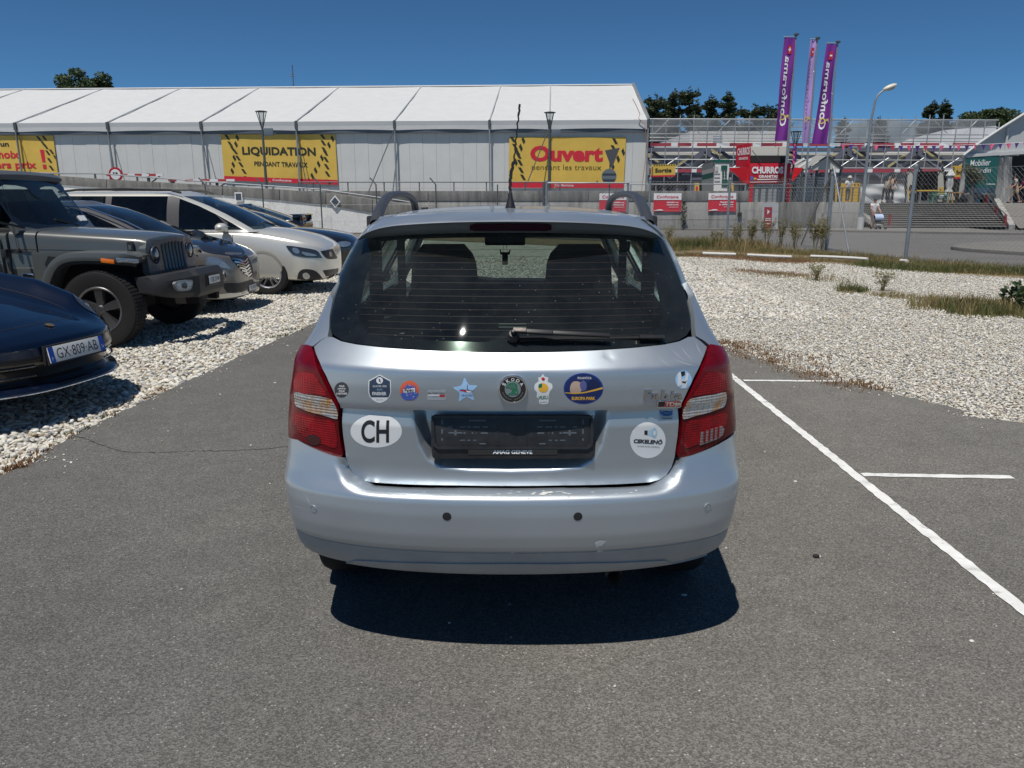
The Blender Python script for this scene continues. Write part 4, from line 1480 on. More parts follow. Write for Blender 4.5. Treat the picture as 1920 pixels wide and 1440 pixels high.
# ==================== cars in the row on the gravel
M_DGLASS=glass('dark_glass',(0.16,0.19,0.20),dust=0.004)
M_SCREEN=glass('screen_glass',(0.34,0.42,0.42),dust=0.008)
M_PLATEW=mat('plate_white',(0.70,0.71,0.70),0.35)
M_PLATEB=mat('plate_blue',(0.01,0.07,0.42),0.35)
M_LAMP=lens_mat('lamp_lens',(0.42,0.44,0.46),0.1,60,metal=0.75,strength=0.5)
M_LAMPDK=mat('lamp_dark',(0.03,0.033,0.038),0.08,coat=1.0)
M_AMBER=mat('amber_lens',(0.75,0.17,0.01),0.2,coat=1.0)
M_PALE_AL=mat('alloy_bright',(0.62,0.62,0.63),0.25,0.9)
M_DK_AL=mat('alloy_dark',(0.16,0.16,0.165),0.32,0.85)
def lerp(a,b,t):return a+(b-a)*t
def body_loft(stations,W,n_sm=3):
 """stations: (x, half width, z bottom, z shoulder, z centre top); closed skin, x forward"""
 rows=[]
 for x,w,zb,zs,zc in stations:
  h=zs-zb
  half=[(0,zb),(0.55*w,zb),(0.86*w,zb+0.015),(0.955*w,zb+0.07*min(1,h/0.4)),(0.99*w,zb+0.36*h),(1.0*w,zb+0.60*h),(0.985*w,zb+0.82*h),(0.945*w,zs-0.012),
(0.88*w,zs+0.010),(0.70*w,lerp(zs,zc,0.50)+0.004),(0.40*w,lerp(zs,zc,0.86)),(0,zc)]
  hs=smooth_poly(half,n_sm,closed=False)
  ring=[Vector((x,-y,z))for y,z in hs]+[Vector((x,y,z))for y,z in reversed(hs[1:-1])]
  rows.append(ring)
 mb=MB()
 mb.grid(rows,closed_u=True)
 n=len(rows[0])
 mb.add(rows[0],[tuple(range(n))])
 mb.add(rows[-1],[tuple(range(n))])
 return mb
def spline_stations(keys,n=7):
 k=smooth_poly(keys,n,closed=False)
 return k
def cut_wheels(o,centres,r,depth,yy,parent_inv=None):
 """wheel wells cut into a closed body"""
 mb=MB()
 for cx,cz in centres:
  for s in(-1,1):
   mb.lathe([(r,-depth),(r,depth)],36,Matrix.Translation((cx,s*yy,cz))@Matrix.Rotation(math.pi/2,4,'X'))
 cut=mb.build('cutter',M_UNDER)
 md=o.modifiers.new('wells','BOOLEAN')
 md.operation='DIFFERENCE'
 md.object=cut
 md.solver='EXACT'
 md.material_mode='TRANSFER'
 bpy.context.view_layer.update()
 dg=bpy.context.evaluated_depsgraph_get()
 me=bpy.data.meshes.new_from_object(o.evaluated_get(dg))
 o.modifiers.clear()
 o.data=me
 me_c=cut.data
 bpy.data.objects.remove(cut)
 bpy.data.meshes.remove(me_c)
 bm=bmesh.new();bm.from_mesh(me)
 for f in bm.faces:f.smooth=True
 for e in bm.edges:
  if len(e.link_faces)==2:e.smooth=e.calc_face_angle(0)<0.55
 bm.to_mesh(me);bm.free()
def wmat(root):return Matrix.Translation(root.location)@root.rotation_euler.to_matrix().to_4x4()
class Caster:
 """finds points on the skins of one car for lamps, grilles and the like"""
 def __init__(self,root,objs):
  self.M=wmat(root)
  self.I=self.M.inverted()
  V,F=[],[]
  for o in objs:
   b=len(V)
   V+=[self.M@v.co for v in o.data.vertices]
   F+=[tuple(b+i for i in p.vertices)for p in o.data.polygons]
  self.t=BVHTree.FromPolygons(V,F)
 def hit(self,o,d):
  return self.t.ray_cast(Vector(o),Vector(d).normalized())
def skin_px(name,cst,pts,m,parent,lift=0.004,step=4.0,rim=0.012,label=None,sm=2,sharp=()):
 """piece lying on the car's skin with the outline the photograph shows"""
 ol=smooth_poly(pts,sm,sharp=sharp)if sm>1 else pts
 V,F,bd=fill(ol,step)
 o=Vector((0,0,CAMH))
 Q,N,ok=[],[],[]
 for x,y in V:
  d=ray(x,y).normalized()
  loc,nor,idx,dist=cst.hit(o,d)
  if loc is None:
   Q.append(None);N.append(None);continue
  if nor.dot(d)>0:nor=-nor
  Q.append(loc+nor*lift);N.append(nor)
 good=[i for i,q in enumerate(Q)if q is not None]
 if not good:return None
 for i,q in enumerate(Q):
  if q is None:
   j=min(good,key=lambda g:(V[g][0]-V[i][0])**2+(V[g][1]-V[i][1])**2)
   d=ray(*V[i]).normalized()
   nn=N[j]
   t=(Q[j]-o).dot(d)
   Q[i]=o+d*t;N[i]=nn
 verts=[cst.I@q for q in Q]
 faces=list(F)
 if rim:
  ids={}
  R3=cst.I.to_3x3()
  for e in bd:
   for i in e:
    if i not in ids:
     ids[i]=len(verts);verts.append(verts[i]-R3@N[i]*rim)
  faces+=[(i,ids[i],ids[j],j)for i,j in bd]
 mb=MB();mb.add(verts,faces)
 return mb.build(name,m,parent,smooth=True,angle=0.8,merge=0,label=label)
def skin_line(name,cst,pts,w,m,parent,lift=0.002):
 """thin seam along the skin through photo pixels"""
 p=smooth_poly(pts,5,closed=False)
 mb=MB();o=Vector((0,0,CAMH));row=[]
 for i,(x,y)in enumerate(p):
  a,b=p[max(i-1,0)],p[min(i+1,len(p)-1)]
  t=Vector((b[0]-a[0],b[1]-a[1])).normalized()
  pr=[]
  for s in(-1,1):
   d=ray(x-t.y*s*w,y+t.x*s*w).normalized()
   loc,nor,idx,dist=cst.hit(o,d)
   if loc is None:break
   if nor.dot(d)>0:nor=-nor
   pr.append(cst.I@(loc+nor*lift))
  if len(pr)==2:row.append(pr)
 if len(row)<2:return None
 mb.grid(row)
 return mb.build(name,m,parent,smooth=True)
def greenhouse(root,lv,cols,M_paint,M_win,parts=True,seats=None,M_pillar=None):
 """lv: levels (z, x front, x rear, half width); cols: side columns as (fraction front..rear, kind)"""
 nf,nr=7,6
 rows=[]
 for z,xf,xr,w in lv:
  half=[]
  for k in range(nf):
   t=k/(nf-1)
   half.append((xf-0.10*t*t*t-0.015*t,0.84*w*t))
  half.append((xf-0.17,0.945*w))
  a=(xf-0.24,0.985*w)
  b=(xr+0.22,0.965*w)
  for xa,kd in cols:
   x=a[0]if xa=='a' else b[0]if xa=='b' else max(b[0],min(a[0],xa))
   f=(x-a[0])/(b[0]-a[0])
   half.append((x,lerp(a[1],b[1],f)+0.02*w*math.sin(math.pi*f)))
  half.append((xr+0.10,0.91*w))
  for k in range(nr):
   t=1-k/(nr-1)
   half.append((xr+0.05*t*t,0.84*w*t))
  rows.append([Vector((x,-y,z))for x,y in half]+[Vector((x,y,z))for x,y in reversed(half[1:-1])])
 n_half=nf+1+len(cols)+1+nr
 N=len(rows[0])
 R=len(rows)
 def kind_of(c):
  h=c if c<n_half-1 else N-1-c
  if h<nf-1:return 'windscreen'
  if h<nf+1:return 'pillar'
  j=h-(nf+1)
  if j<len(cols)-1:return cols[j][1]
  if h<n_half-nr:return 'pillar'
  return 'rear'
 groups={}
 for i in range(R-1):
  for c in range(N):
   kd=kind_of(c)
   if i==0 or i>=R-2:kd='pillar'
   side=0 if c<n_half-1 else 1
   key=(kd,side)if kd.startswith('win')and kd!='windscreen' else(kd,0)
   groups.setdefault(key,[]).append((i,c))
 out={}
 for key,fs in groups.items():
  mb=MB()
  for i,c in fs:
   mb.add([rows[i][c],rows[i][(c+1)%N],rows[i+1][(c+1)%N],rows[i+1][c]],[(0,1,2,3)])
  kd=key[0]
  if kd=='pillar':
   top=rows[-1]
   zc=lv[-1][0]
   cen=[]
   for t in(0.8,0.5,0.2):
    cen.append([Vector((lerp((lv[-1][1]+lv[-1][2])/2,p.x,1-(1-t)*0.12),p.y*t,zc+0.045*(1-t*t)*1.0))for p in top])
   mb.grid([top]+cen,closed_u=True)
   mb.add(cen[-1],[tuple(range(N))])
   out['roof']=mb.build('roof',M_paint,root,smooth=True,angle=0.75)
  elif kd=='dark':
   out['dark']=mb.build('pillar_cover',M_pillar or M_BLK,root,smooth=True);out['dark']['kind']='stuff'
  else:
   nm={'windscreen':'windscreen','rear':'rear_window'}.get(kd,'side_window')
   out[key]=mb.build(nm,M_win if kd!='windscreen' else M_SCREEN,root,smooth=True)
 mb=MB()
 mb.add([p*1.0+Vector((0,0,0.008))for p in rows[0]],[tuple(range(N))])
 mb.build('cabin_floor',M_UNDER,root)
 z0,xf,xr,w=lv[0]
 for sx in(seats or[]):
  for s in(-1,1):
   seat_form2('seat',sx,s*w*0.48,z0-0.02,lv[-1][0]-0.20,w*0.60,0.14,0.55,root,M_SEAT)
 return out
def seat_form2(name,x,y,z0,z1,w,th,top,parent,m):
 mb=MB()
 n=12
 rows=[]
 for zt in np.linspace(0,1,9):
  ww=w*np.interp(zt,[0,0.5,0.6,0.95,1.0],[1,0.95,top,top*0.95,top*0.6])
  rows.append([Vector((x-0.1*zt+th/2*math.cos(2*math.pi*k/n),y+ww/2*math.sin(2*math.pi*k/n),lerp(z0,z1,zt)))for k in range(n)])
 mb.grid(rows,closed_u=True);mb.add(rows[-1],[tuple(range(n))])
 return mb.build(name,m,parent,smooth=True)
def plate(root,c,w,h,ex,ey,txt,parent_name='number_plate',style='ch'):
 """number plate centred at local point c"""
 ex,ey=Vector(ex).normalized(),Vector(ey).normalized()
 ez=ex.cross(ey)
 mb=MB()
 mb.prism([(-w/2,-h/2),(w/2,-h/2),(w/2,h/2),(-w/2,h/2)],Vector(c)-ez*0.008,ex,ey,ez,0.010)
 o=mb.build(parent_name,M_PLATEW,root,bevel=0.002)
 mbk=MB()
 mbk.prism([(-w/2-.012,-h/2-.012),(w/2+.012,-h/2-.012),(w/2+.012,h/2+.012),(-w/2-.012,h/2+.012)],Vector(c)-ez*0.016,ex,ey,ez,0.010)
 mbk.build('plate_frame',M_BLK,o)
 f=plane_map(c,ex,ey,ez,0.0032)
 if style=='fr':
  for s in(-1,1):
   m2=MB()
   m2.prism([(s*w/2-s*0.045,-h/2),(s*w/2,-h/2),(s*w/2,h/2),(s*w/2-s*0.045,h/2)],Vector(c)+ez*0.002,ex,ey,ez,0.0008)
   m2.build('plate_band',M_PLATEB,o)
  f2=plane_map(c,ex,ey,ez,0.0040)
  text_on('lettering','F',f2,-w/2+0.022,-h*0.25,0.012,0.022,M_PLATEW,o)
  text_on('lettering','74',f2,w/2-0.022,-h*0.22,0.022,0.026,M_PLATEW,o)
  text_on('lettering',txt,f,0,0,w*0.74,h*0.66,K_BLACK,o,bold=0.0)
 else:
  text_on('lettering',txt,f,w*0.05,0,w*0.74,h*0.62,K_BLACK,o,bold=0.01)
 return o
def std_car(name,label,group,loc,rotz,keys,gl,cols,paint,wheels,wr,rimr,m_rim,seats,spokes=5,twin=False,dark_pillar=None,well=None,wface=None,M_win=None):
 root=thing(name,label,'car',loc,rotz,group)
 st=spline_stations(keys,5)
 mb=body_loft(st,0)
 body=mb.build('body',paint,root,smooth=True,angle=0.6)
 W=max(k[1]for k in keys)
 cut_wheels(body,[(wx,wr)for wx in wheels],well or wr*1.13,0.16,W-0.10)
 g=greenhouse(root,gl,cols,paint,M_win or M_DGLASS,seats=seats,M_pillar=dark_pillar)
 mbw=MB()
 for wx in wheels:
  for s in(-1,1):
   mbw.box((wx,s*(W-0.24),wr+0.02),(wr*2.0,0.03,wr*1.9))
 mbw.box((sum(wheels)/2,0,0.3),(abs(wheels[0]-wheels[1])+1.0,2*W-0.5,0.12))
 mbw.build('underbody',M_UNDER,root)['kind']='stuff'
 for wx in wheels:
  for s in(-1,1):
   make_wheel('wheel',root,(wx,s*(W-0.125),wr),wr,rimr,0.21,m_rim,spokes,-s,None,twin=twin,tread=False,axis='y')
 bpy.context.view_layer.update()
 cst=Caster(root,[body,g['roof']])
 return root,body,g,cst
 # ------------------- pale gold people carrier
P_GOLD=carpaint('silver_beige_paint',(0.72,0.705,0.645),metal=0.45,rough=0.32,coat=0.9,flake=0.04)
keys=[(0.0,0.30,0.36,0.62,0.66),(-0.02,0.50,0.28,0.68,0.735),(-0.07,0.66,0.23,0.74,0.80),(-0.18,0.80,0.21,0.80,0.88),(-0.38,0.895,0.21,0.87,0.965),(-0.70,
0.935,0.22,0.93,1.04),(-1.05,0.945,0.23,0.985,1.09),(-1.5,0.95,0.23,1.02,1.10),(-2.4,0.95,0.23,1.04,1.05),(-3.6,0.95,0.23,1.06,1.07),(-4.4,0.93,0.26,1.07,
1.08),(-4.72,0.87,0.32,1.03,1.04),(-4.83,0.70,0.42,0.95,0.96),(-4.85,0.4,0.5,0.85,0.86)]
gl=[(1.02,-0.98,-4.78,0.91),(1.065,-1.06,-4.77,0.905),(1.18,-1.26,-4.74,0.885),(1.32,-1.52,-4.70,0.85),(1.45,-1.80,-4.66,0.81),(1.56,-2.10,-4.60,0.76),
(1.605,-2.24,-4.56,0.735),(1.65,-2.38,-4.48,0.69)]
cols=[('a','win0'),(-1.56,'dark'),(-1.62,'win1'),(-2.0,'win1'),(-2.36,'dark'),(-2.56,'win2'),(-3.0,'win2'),(-3.48,'dark'),(-3.58,'win3'),(-4.1,'win3'),
(-4.45,'pillar'),('b','pillar')]
seat,sb,sg,cst=std_car('people_carrier','pale silver-gold people carrier with dark roof rails, furthest of the large cars along the row','cars parked in a row on the gravel',
(-3.12,13.78,0),0.0,keys,gl,cols,P_GOLD,(-0.95,-3.87),0.335,0.222,M_PALE_AL,[-2.0,-3.0],5,True,mat('pillar_grey',(0.09,0.085,0.085),0.4))
skin_px('headlight',cst,[(536,461),(545,461),(566,464),(592,469),(600,477),(604,484),(575,483),(549,478)],M_LAMPDK,seat,0.006,sharp=(0,5))
skin_px('lamp_reflector',cst,[(548,466),(556,465),(562,472),(558,476),(551,473)],M_LAMP,seat,0.011)
skin_px('lamp_reflector',cst,[(566,472),(590,477),(592,480),(572,479)],M_LAMP,seat,0.011)
skin_px('fog_light',cst,[(557,523),(560,511),(568,505),(582,505),(593,509),(601,517),(606,524),(580,525)],M_BLK,seat,0.006,sharp=(0,6))
skin_px('fog_lamp',cst,[(568,513),(574,511),(580,515),(580,521),(573,523),(568,519)],M_LAMP,seat,0.011)
gr=skin_px('grille',cst,[(601,471),(612,469),(623,467),(629,478),(632,484),(624,486),(613,485),(606,478)],M_BLK,seat,0.006,sharp=(0,2))
if gr:skin_px('grille_badge',cst,[(616,473),(620,472),(622,479),(618,481)],M_CHROME,seat,0.010)
skin_px('lower_grille',cst,[(605,507),(620,505),(634,503),(632,514),(615,523),(611,518)],M_BLK,seat,0.006,sharp=(0,2))
plate(seat,(-0.012,-0.02,0.475),0.30,0.08,(0,1,0),(0,0,1),'GE 94132')
skin_line('wheel_arch_shade',cst,[(463,486),(472,477),(486,473),(500,474),(514,481),(526,495),(534,515)],2.2,mat('arch_shadow',(0.30,0.29,0.26),0.45),seat,
0.004)  # darker body tone paints the shade along the wheel arch
skin_line('door_seam',cst,[(436,440),(437,470)],0.5,M_BLK,seat)
for s in(-1,1):
 mb=MB();mb.sphere((-1.60,s*1.06,1.105),(0.10,0.135,0.075),16,10)
 mb.box((-1.60,s*0.965,1.055),(0.09,0.14,0.035))
 mb.build('door_mirror',P_GOLD,seat,smooth=True)
 mb=MB();mb.tube([(-2.35,s*0.70,1.66),(-2.55,s*0.69,1.705),(-3.3,s*0.685,1.72),(-4.1,s*0.67,1.705),(-4.4,s*0.66,1.67)],0.018,8)
 mb.build('roof_rail',M_BLK,seat,smooth=True)
mb=MB()
for s in(-1,1):mb.bar((-1.10,s*0.42,1.10),(-1.24,s*0.02,1.17),0.02,0.015)
mb.build('wiper_blades',M_BLK,seat)['kind']='stuff'
# ------------------- small two-tone hatchback
P_TAUPE=carpaint('taupe_paint',(0.20,0.185,0.17),metal=0.5,rough=0.3,coat=1.0,flake=0.03)
P_DARKB=carpaint('dark_bonnet_paint',(0.022,0.022,0.028),metal=0.2,rough=0.25,coat=1.0)
keys=[(0.0,0.26,0.30,0.60,0.66),(-0.02,0.44,0.23,0.68,0.745),(-0.07,0.58,0.19,0.74,0.81),(-0.18,0.70,0.18,0.80,0.875),(-0.38,0.79,0.18,0.86,0.945),(-0.66,
0.825,0.19,0.91,1.00),(-0.95,0.835,0.20,0.945,1.03),(-1.4,0.84,0.2,0.965,1.0),(-2.2,0.84,0.2,0.99,1.0),(-3.0,0.84,0.2,1.01,1.02),(-3.5,0.82,0.24,1.02,
1.03),(-3.74,0.74,0.30,0.98,0.99),(-3.82,0.55,0.42,0.9,0.91),(-3.84,0.3,0.5,0.8,0.81)]
gl=[(0.96,-0.80,-3.72,0.81),(1.0,-0.88,-3.71,0.805),(1.10,-1.08,-3.66,0.785),(1.22,-1.32,-3.60,0.745),(1.33,-1.58,-3.52,0.70),(1.42,-1.84,-3.44,0.655),
(1.455,-2.0,-3.38,0.63),(1.485,-2.15,-3.30,0.58)]
cols=[('a','win1'),(-1.6,'win1'),(-2.15,'dark'),(-2.27,'win2'),(-2.7,'win2'),(-3.1,'pillar'),('b','pillar')]
hat,hb,hg,cst=std_car('hatchback','small taupe hatchback with dark bonnet and roof between the off-roader and the people carrier','cars parked in a row on the gravel',
(-3.80,11.25,0),0.0,keys,gl,cols,P_TAUPE,(-0.78,-3.17),0.295,0.19,M_PALE_AL,[-1.75,-2.6])
hg['roof'].data.materials.clear();hg['roof'].data.materials.append(P_TAUPE)
skin_px('bonnet',cst,[(368,432),(390,441),(420,449),(445,458),(459,473),(452,480),(432,480),(400,476),(375,470),(340,462),(330,440)],P_DARKB,hat,0.004,
step=7)
skin_px('grille',cst,[(430,481),(452,482),(460,478),(468,488),(473,502),(474,514),(468,520),(458,512),(444,497)],M_BLK,hat,0.006)
for k in range(6):
 y=484+k*5.4
 skin_line('grille_slat',cst,[(434+k*4.6,y+1.5),(448+k*3,y+3.5),(457+k*1.6,y+6.5),(463+k*1.5,y+1)],1.3,M_CHROME,hat,0.012)
skin_px('headlight',cst,[(388,484),(400,482),(412,486),(424,495),(431,504),(418,502),(398,500),(388,498)],M_LAMP,hat,0.006)
skin_px('lower_grille',cst,[(420,531),(445,531),(466,526),(474,524),(473,538),(452,548),(425,548)],M_BLK,hat,0.006)
skin_line('bumper_strip',cst,[(385,553),(410,555),(435,553),(455,549),(465,546)],4.0,P_GOLD,hat,0.006)
plate(hat,(0.012,0.0,0.30),0.30,0.08,(0,1,0),(0,0,1),'VD 4107')
mb=MB()
mb.tube([(-0.80-0.02,-0.81,0.99),(-1.35,-0.76,1.25),(-1.9,-0.69,1.44),(-2.5,-0.66,1.475),(-3.2,-0.65,1.42)],0.012,6)
mb.build('window_chrome',M_CHROME,hat,smooth=True)
for s in(-1,1):
 mb=MB();mb.sphere((-1.3,s*0.93,1.02),(0.07,0.10,0.065),14,8);mb.box((-1.28,s*0.85,0.99),(0.05,0.1,0.035))
 mb.build('door_mirror',P_TAUPE,hat,smooth=True)
 # ------------------- low black saloon beyond
P_BLK=carpaint('black_paint',(0.012,0.014,0.020),metal=0.1,rough=0.2,coat=1.0)
keys=[(0.0,0.30,0.32,0.58,0.62),(-0.02,0.52,0.25,0.64,0.70),(-0.08,0.68,0.2,0.70,0.76),(-0.2,0.80,0.19,0.76,0.83),(-0.45,0.88,0.19,0.82,0.90),(-0.8,0.91,
0.2,0.865,0.955),(-1.3,0.915,0.2,0.91,0.995),(-1.8,0.915,0.2,0.93,0.98),(-2.8,0.915,0.2,0.95,0.96),(-3.8,0.915,0.22,0.97,1.0),(-4.4,0.88,0.27,0.97,1.0),
(-4.66,0.78,0.35,0.9,0.93),(-4.7,0.5,0.45,0.8,0.82)]
gl=[(0.93,-1.25,-4.1,0.87),(0.965,-1.33,-4.06,0.865),(1.06,-1.55,-3.92,0.83),(1.17,-1.82,-3.75,0.785),(1.27,-2.10,-3.58,0.73),(1.34,-2.34,-3.42,0.68),
(1.365,-2.46,-3.34,0.655),(1.39,-2.62,-3.2,0.60)]
cols=[('a','win1'),(-2.0,'win1'),(-2.62,'dark'),(-2.74,'win2'),(-3.1,'win2'),(-3.6,'pillar'),('b','pillar')]
sal,sb2,sg2,cst=std_car('saloon_car','low black saloon with long bonnet beyond the people carrier','cars parked in a row on the gravel',(-3.32,17.05,0),
0.0,keys,gl,cols,P_BLK,(-0.85,-3.65),0.33,0.225,M_DK_AL,[-2.3,-3.1])
skin_px('headlight',cst,[(632,455),(648,452),(658,456),(652,462),(636,462)],M_LAMP,sal,0.006)
# ------------------- black coupe with a tail wing, seen from behind, and a dark tall car
keys=[(0.0,0.35,0.42,0.80,0.82),(-0.03,0.62,0.32,0.92,0.95),(-0.12,0.78,0.26,0.99,1.01),(-0.35,0.87,0.24,1.02,1.04),(-0.9,0.90,0.22,1.0,1.01),(-2.0,0.90,
0.2,0.97,0.98),(-3.0,0.90,0.2,0.94,1.0),(-3.6,0.88,0.2,0.86,0.94),(-4.1,0.78,0.22,0.75,0.82),(-4.28,0.5,0.3,0.62,0.66),(-4.3,0.3,0.38,0.55,0.58)]
gl=[(0.98,-0.30,-3.05,0.85),(1.02,-0.40,-2.98,0.84),(1.12,-0.62,-2.80,0.80),(1.24,-0.95,-2.56,0.75),(1.34,-1.25,-2.34,0.69),(1.40,-1.45,-2.2,0.65),(1.43,
-1.6,-2.05,0.6)]
cols=[('a','pillar'),(-0.95,'win1'),(-1.5,'dark'),(-1.6,'win2'),(-2.2,'win2'),('b','pillar')]
cou,cb,cg,cst=std_car('sports_hatchback','glossy black sporty car with raised tail wing, turned away before the pale wall','cars parked in a row on the gravel',
(-5.85,22.6,0),0.0,keys,gl,cols,P_BLK,(-0.8,-3.5),0.32,0.22,M_DK_AL,[-1.9])
mb=MB()
mb.prism([(0.02,0.0),(0.10,0.02),(-0.02,0.05),(-0.22,0.045),(-0.24,0.03)],(-0.12,-0.72,1.14),(1,0,0),(0,0,1),(0,1,0),1.44)
for s in(-1,1):mb.box((-0.18,s*0.62,1.09),(0.22,0.03,0.16))
mb.build('tail_wing',P_BLK,cou,bevel=0.008)
skin_px('tail_light',cst,[(560,404),(568,403),(574,407),(574,413),(562,412)],mat('tail_red_dark',(0.10,0.005,0.008),0.2,coat=1),cou,0.006)
skin_px('number_plate',cst,[(566,415),(573,414),(573,420),(566,421)],M_BLK,cou,0.006,sm=1)
keys=[(0.0,0.35,0.42,0.85,0.9),(-0.05,0.7,0.3,0.98,1.05),(-0.3,0.88,0.26,1.05,1.12),(-0.9,0.93,0.25,1.08,1.16),(-2.0,0.93,0.25,1.1,1.11),(-3.8,0.93,0.25,
1.12,1.13),(-4.4,0.88,0.3,1.1,1.11),(-4.55,0.6,0.4,1.0,1.01)]
gl=[(1.1,-0.95,-4.42,0.89),(1.14,-1.02,-4.41,0.885),(1.28,-1.25,-4.36,0.86),(1.45,-1.55,-4.28,0.82),(1.60,-1.85,-4.2,0.77),(1.68,-2.05,-4.14,0.74),(1.72,
-2.2,-4.06,0.68)]
cols=[('a','win1'),(-2.3,'dark'),(-2.4,'win2'),(-3.2,'dark'),(-3.3,'win3'),(-4.1,'pillar'),('b','pillar')]
suv,vb,vg,cst=std_car('tall_car','dark tall estate whose roof just shows above the pale people carrier','cars parked in a row on the gravel',(-6.4,20.0,
0),0.0,keys,gl,cols,P_BLK,(-0.9,-3.7),0.36,0.23,M_DK_AL,[-2.1])
for s in(-1,1):
 mb=MB();mb.tube([(-2.2,s*0.68,1.74),(-2.4,s*0.67,1.79),(-4.0,s*0.65,1.79),(-4.15,s*0.65,1.74)],0.018,6)
 mb.build('roof_rail',M_CHROME,suv,smooth=True)
 # ------------------- grey off-road vehicle
P_GREY=carpaint('grey_paint',(0.082,0.087,0.085),metal=0.0,rough=0.3,coat=0.7,dust=0.05)
jp=thing('off_road_vehicle','boxy grey off-road vehicle with slotted grille and black bumper','car',(-3.47,8.93,0),math.radians(-1.0),'cars parked in a row on the gravel')
def hull(name,rows,m,smooth=True,bevel=0.0,angle=0.6,close=True):
 mb=MB();mb.grid(rows,closed_u=True)
 n=len(rows[0])
 if close:
  mb.add(rows[0],[tuple(range(n))]);mb.add(rows[-1],[tuple(range(n))])
 return mb.build(name,m,jp,smooth=smooth,angle=angle,bevel=bevel)
def rrect(x,w,z0,z1,r=0.05,crown=0.0,n=5,wb=None):
 """rounded cross-section at x"""
 wb=wb or w
 pts=[]
 for cy,cz,a0 in((-w+r,z1-r,math.pi),(w-r,z1-r,math.pi/2)):
  for k in range(n):
   a=a0-k/(n-1)*math.pi/2
   pts.append((cy+r*math.cos(a),cz+r*math.sin(a)))
 top=[(lerp(-w+r,w-r,t),z1+crown*(1-(2*t-1)**2))for t in np.linspace(0,1,9)[1:-1]]
 pts=pts[:n]+top+pts[n:]
 pts+=[(wb,z0+0.02),(wb-0.02,z0),(-wb+0.02,z0),(-wb,z0+0.02)]
 return[Vector((x,y,z))for y,z in pts]
hull('bonnet',[rrect(-0.44,0.555,0.90,1.085,0.07,0.02),rrect(-0.455,0.57,0.90,1.115,0.075,0.022),rrect(-0.52,0.58,0.90,1.135,0.08,0.025),rrect(-0.8,0.61,
0.90,1.16,0.085,0.03),rrect(-1.2,0.655,0.90,1.185,0.085,0.034),rrect(-1.55,0.69,0.90,1.205,0.08,0.03)],P_GREY)
hull('cowl',[rrect(-1.562,0.70,0.56,1.205,0.075,0.028),rrect(-1.82,0.735,0.56,1.215,0.07,0.02)],P_GREY)
tub=hull('body',[rrect(-1.83,0.77,0.50,1.19,0.045,0.01,wb=0.75),rrect(-2.6,0.785,0.50,1.20,0.045,0.01,wb=0.76),rrect(-4.2,0.785,0.50,1.20,0.045,0.01,wb=0.76),
rrect(-4.66,0.77,0.52,1.20,0.05,0.01,wb=0.75)],P_GREY)
hull('inner_wing',[rrect(-0.45,0.50,0.58,0.92,0.03),rrect(-1.57,0.66,0.55,0.92,0.03)],M_UNDER)
mb=MB()
for s in(-1,1):
 mb.prism([(-0.62,0.99),(-1.60,0.99),(-1.60,0.55),(-1.42,0.55),(-1.30,0.80),(-1.15,0.92),(-0.62,0.94)],(0,s*0.695 if s>0 else-0.735,0),(1,0,0),(0,0,1),
(0,1,0),0.04)
mb.build('wing_panel',P_GREY,jp)['kind']='stuff'
gz0,gz1=0.70,1.105
def gx(z):return-0.395-0.035*(z-0.70)/0.4
outl=[(-0.60,0.76),(-0.595,1.02),(-0.56,1.075),(-0.48,1.10),(0,1.115),(0.48,1.10),(0.56,1.075),(0.595,1.02),(0.60,0.76),(0.54,0.70),(-0.54,0.70)]
holes=[]
for k in range(7):
 cy=(k-3)*0.083
 z0=0.745+0.01*abs(k-3)/3;z1=1.075-0.016*(abs(k-3)/3)**2
 holes.append([(cy-0.026,z0+0.026)]+[(cy-0.026*math.cos(a),z0+0.026-0.026*math.sin(a))for a in np.linspace(0.4,math.pi-0.4,5)]+[(cy+0.026,z0+0.026),(cy+0.026,
z1-0.026)]+[(cy+0.026*math.cos(a),z1-0.026+0.026*math.sin(a))for a in np.linspace(0.4,math.pi-0.4,5)]+[(cy-0.026,z1-0.026)])
lampc=[(-0.435,0.945),(0.435,0.945)]
for cy,cz in lampc:holes.append([(cy+0.098*math.cos(a),cz+0.098*math.sin(a))for a in np.linspace(0,2*math.pi,29)[:-1]])
V,F,bd=fill(outl,0.04,holes)
verts=[Vector((gx(z)-0.12*abs(y)**3,y,z))for y,z in V]
nb=len(verts)
ids={}
faces=list(F)
for i,j in bd:
 for q in(i,j):
  if q not in ids:ids[q]=len(verts);verts.append(verts[q]+Vector((-0.07,0,0)))
 faces.append((i,j,ids[j],ids[i]))
mb=MB();mb.add(verts,faces)
grl=mb.build('grille',P_GREY,jp,smooth=True,angle=0.5,merge=0)
M_SLAT=mat('grille_insert',(0.14,0.145,0.16),0.3,0.7)
for h in holes[:7]:
 cy=sum(p[0]for p in h)/len(h)
 m2=MB()
 ring_o=[Vector((gx(z)-0.12*abs(y)**3+0.006,cy+(y-cy)*1.0,z))for y,z in h]
 ring_i=[Vector((gx(z)-0.12*abs(y)**3-0.02,cy+(y-cy)*0.55,0.91+(z-0.91)*0.95))for y,z in h]
 m2.grid([ring_o,ring_i],closed_u=True)
 m2.build('slot_trim',M_SLAT,grl,smooth=True)
mb=MB();mb.grid([[Vector((-0.50,-0.58,0.70)),Vector((-0.50,0.58,0.70))],[Vector((-0.52,-0.58,1.09)),Vector((-0.52,0.58,1.09))]])
mb.build('radiator',M_UNDER,jp)
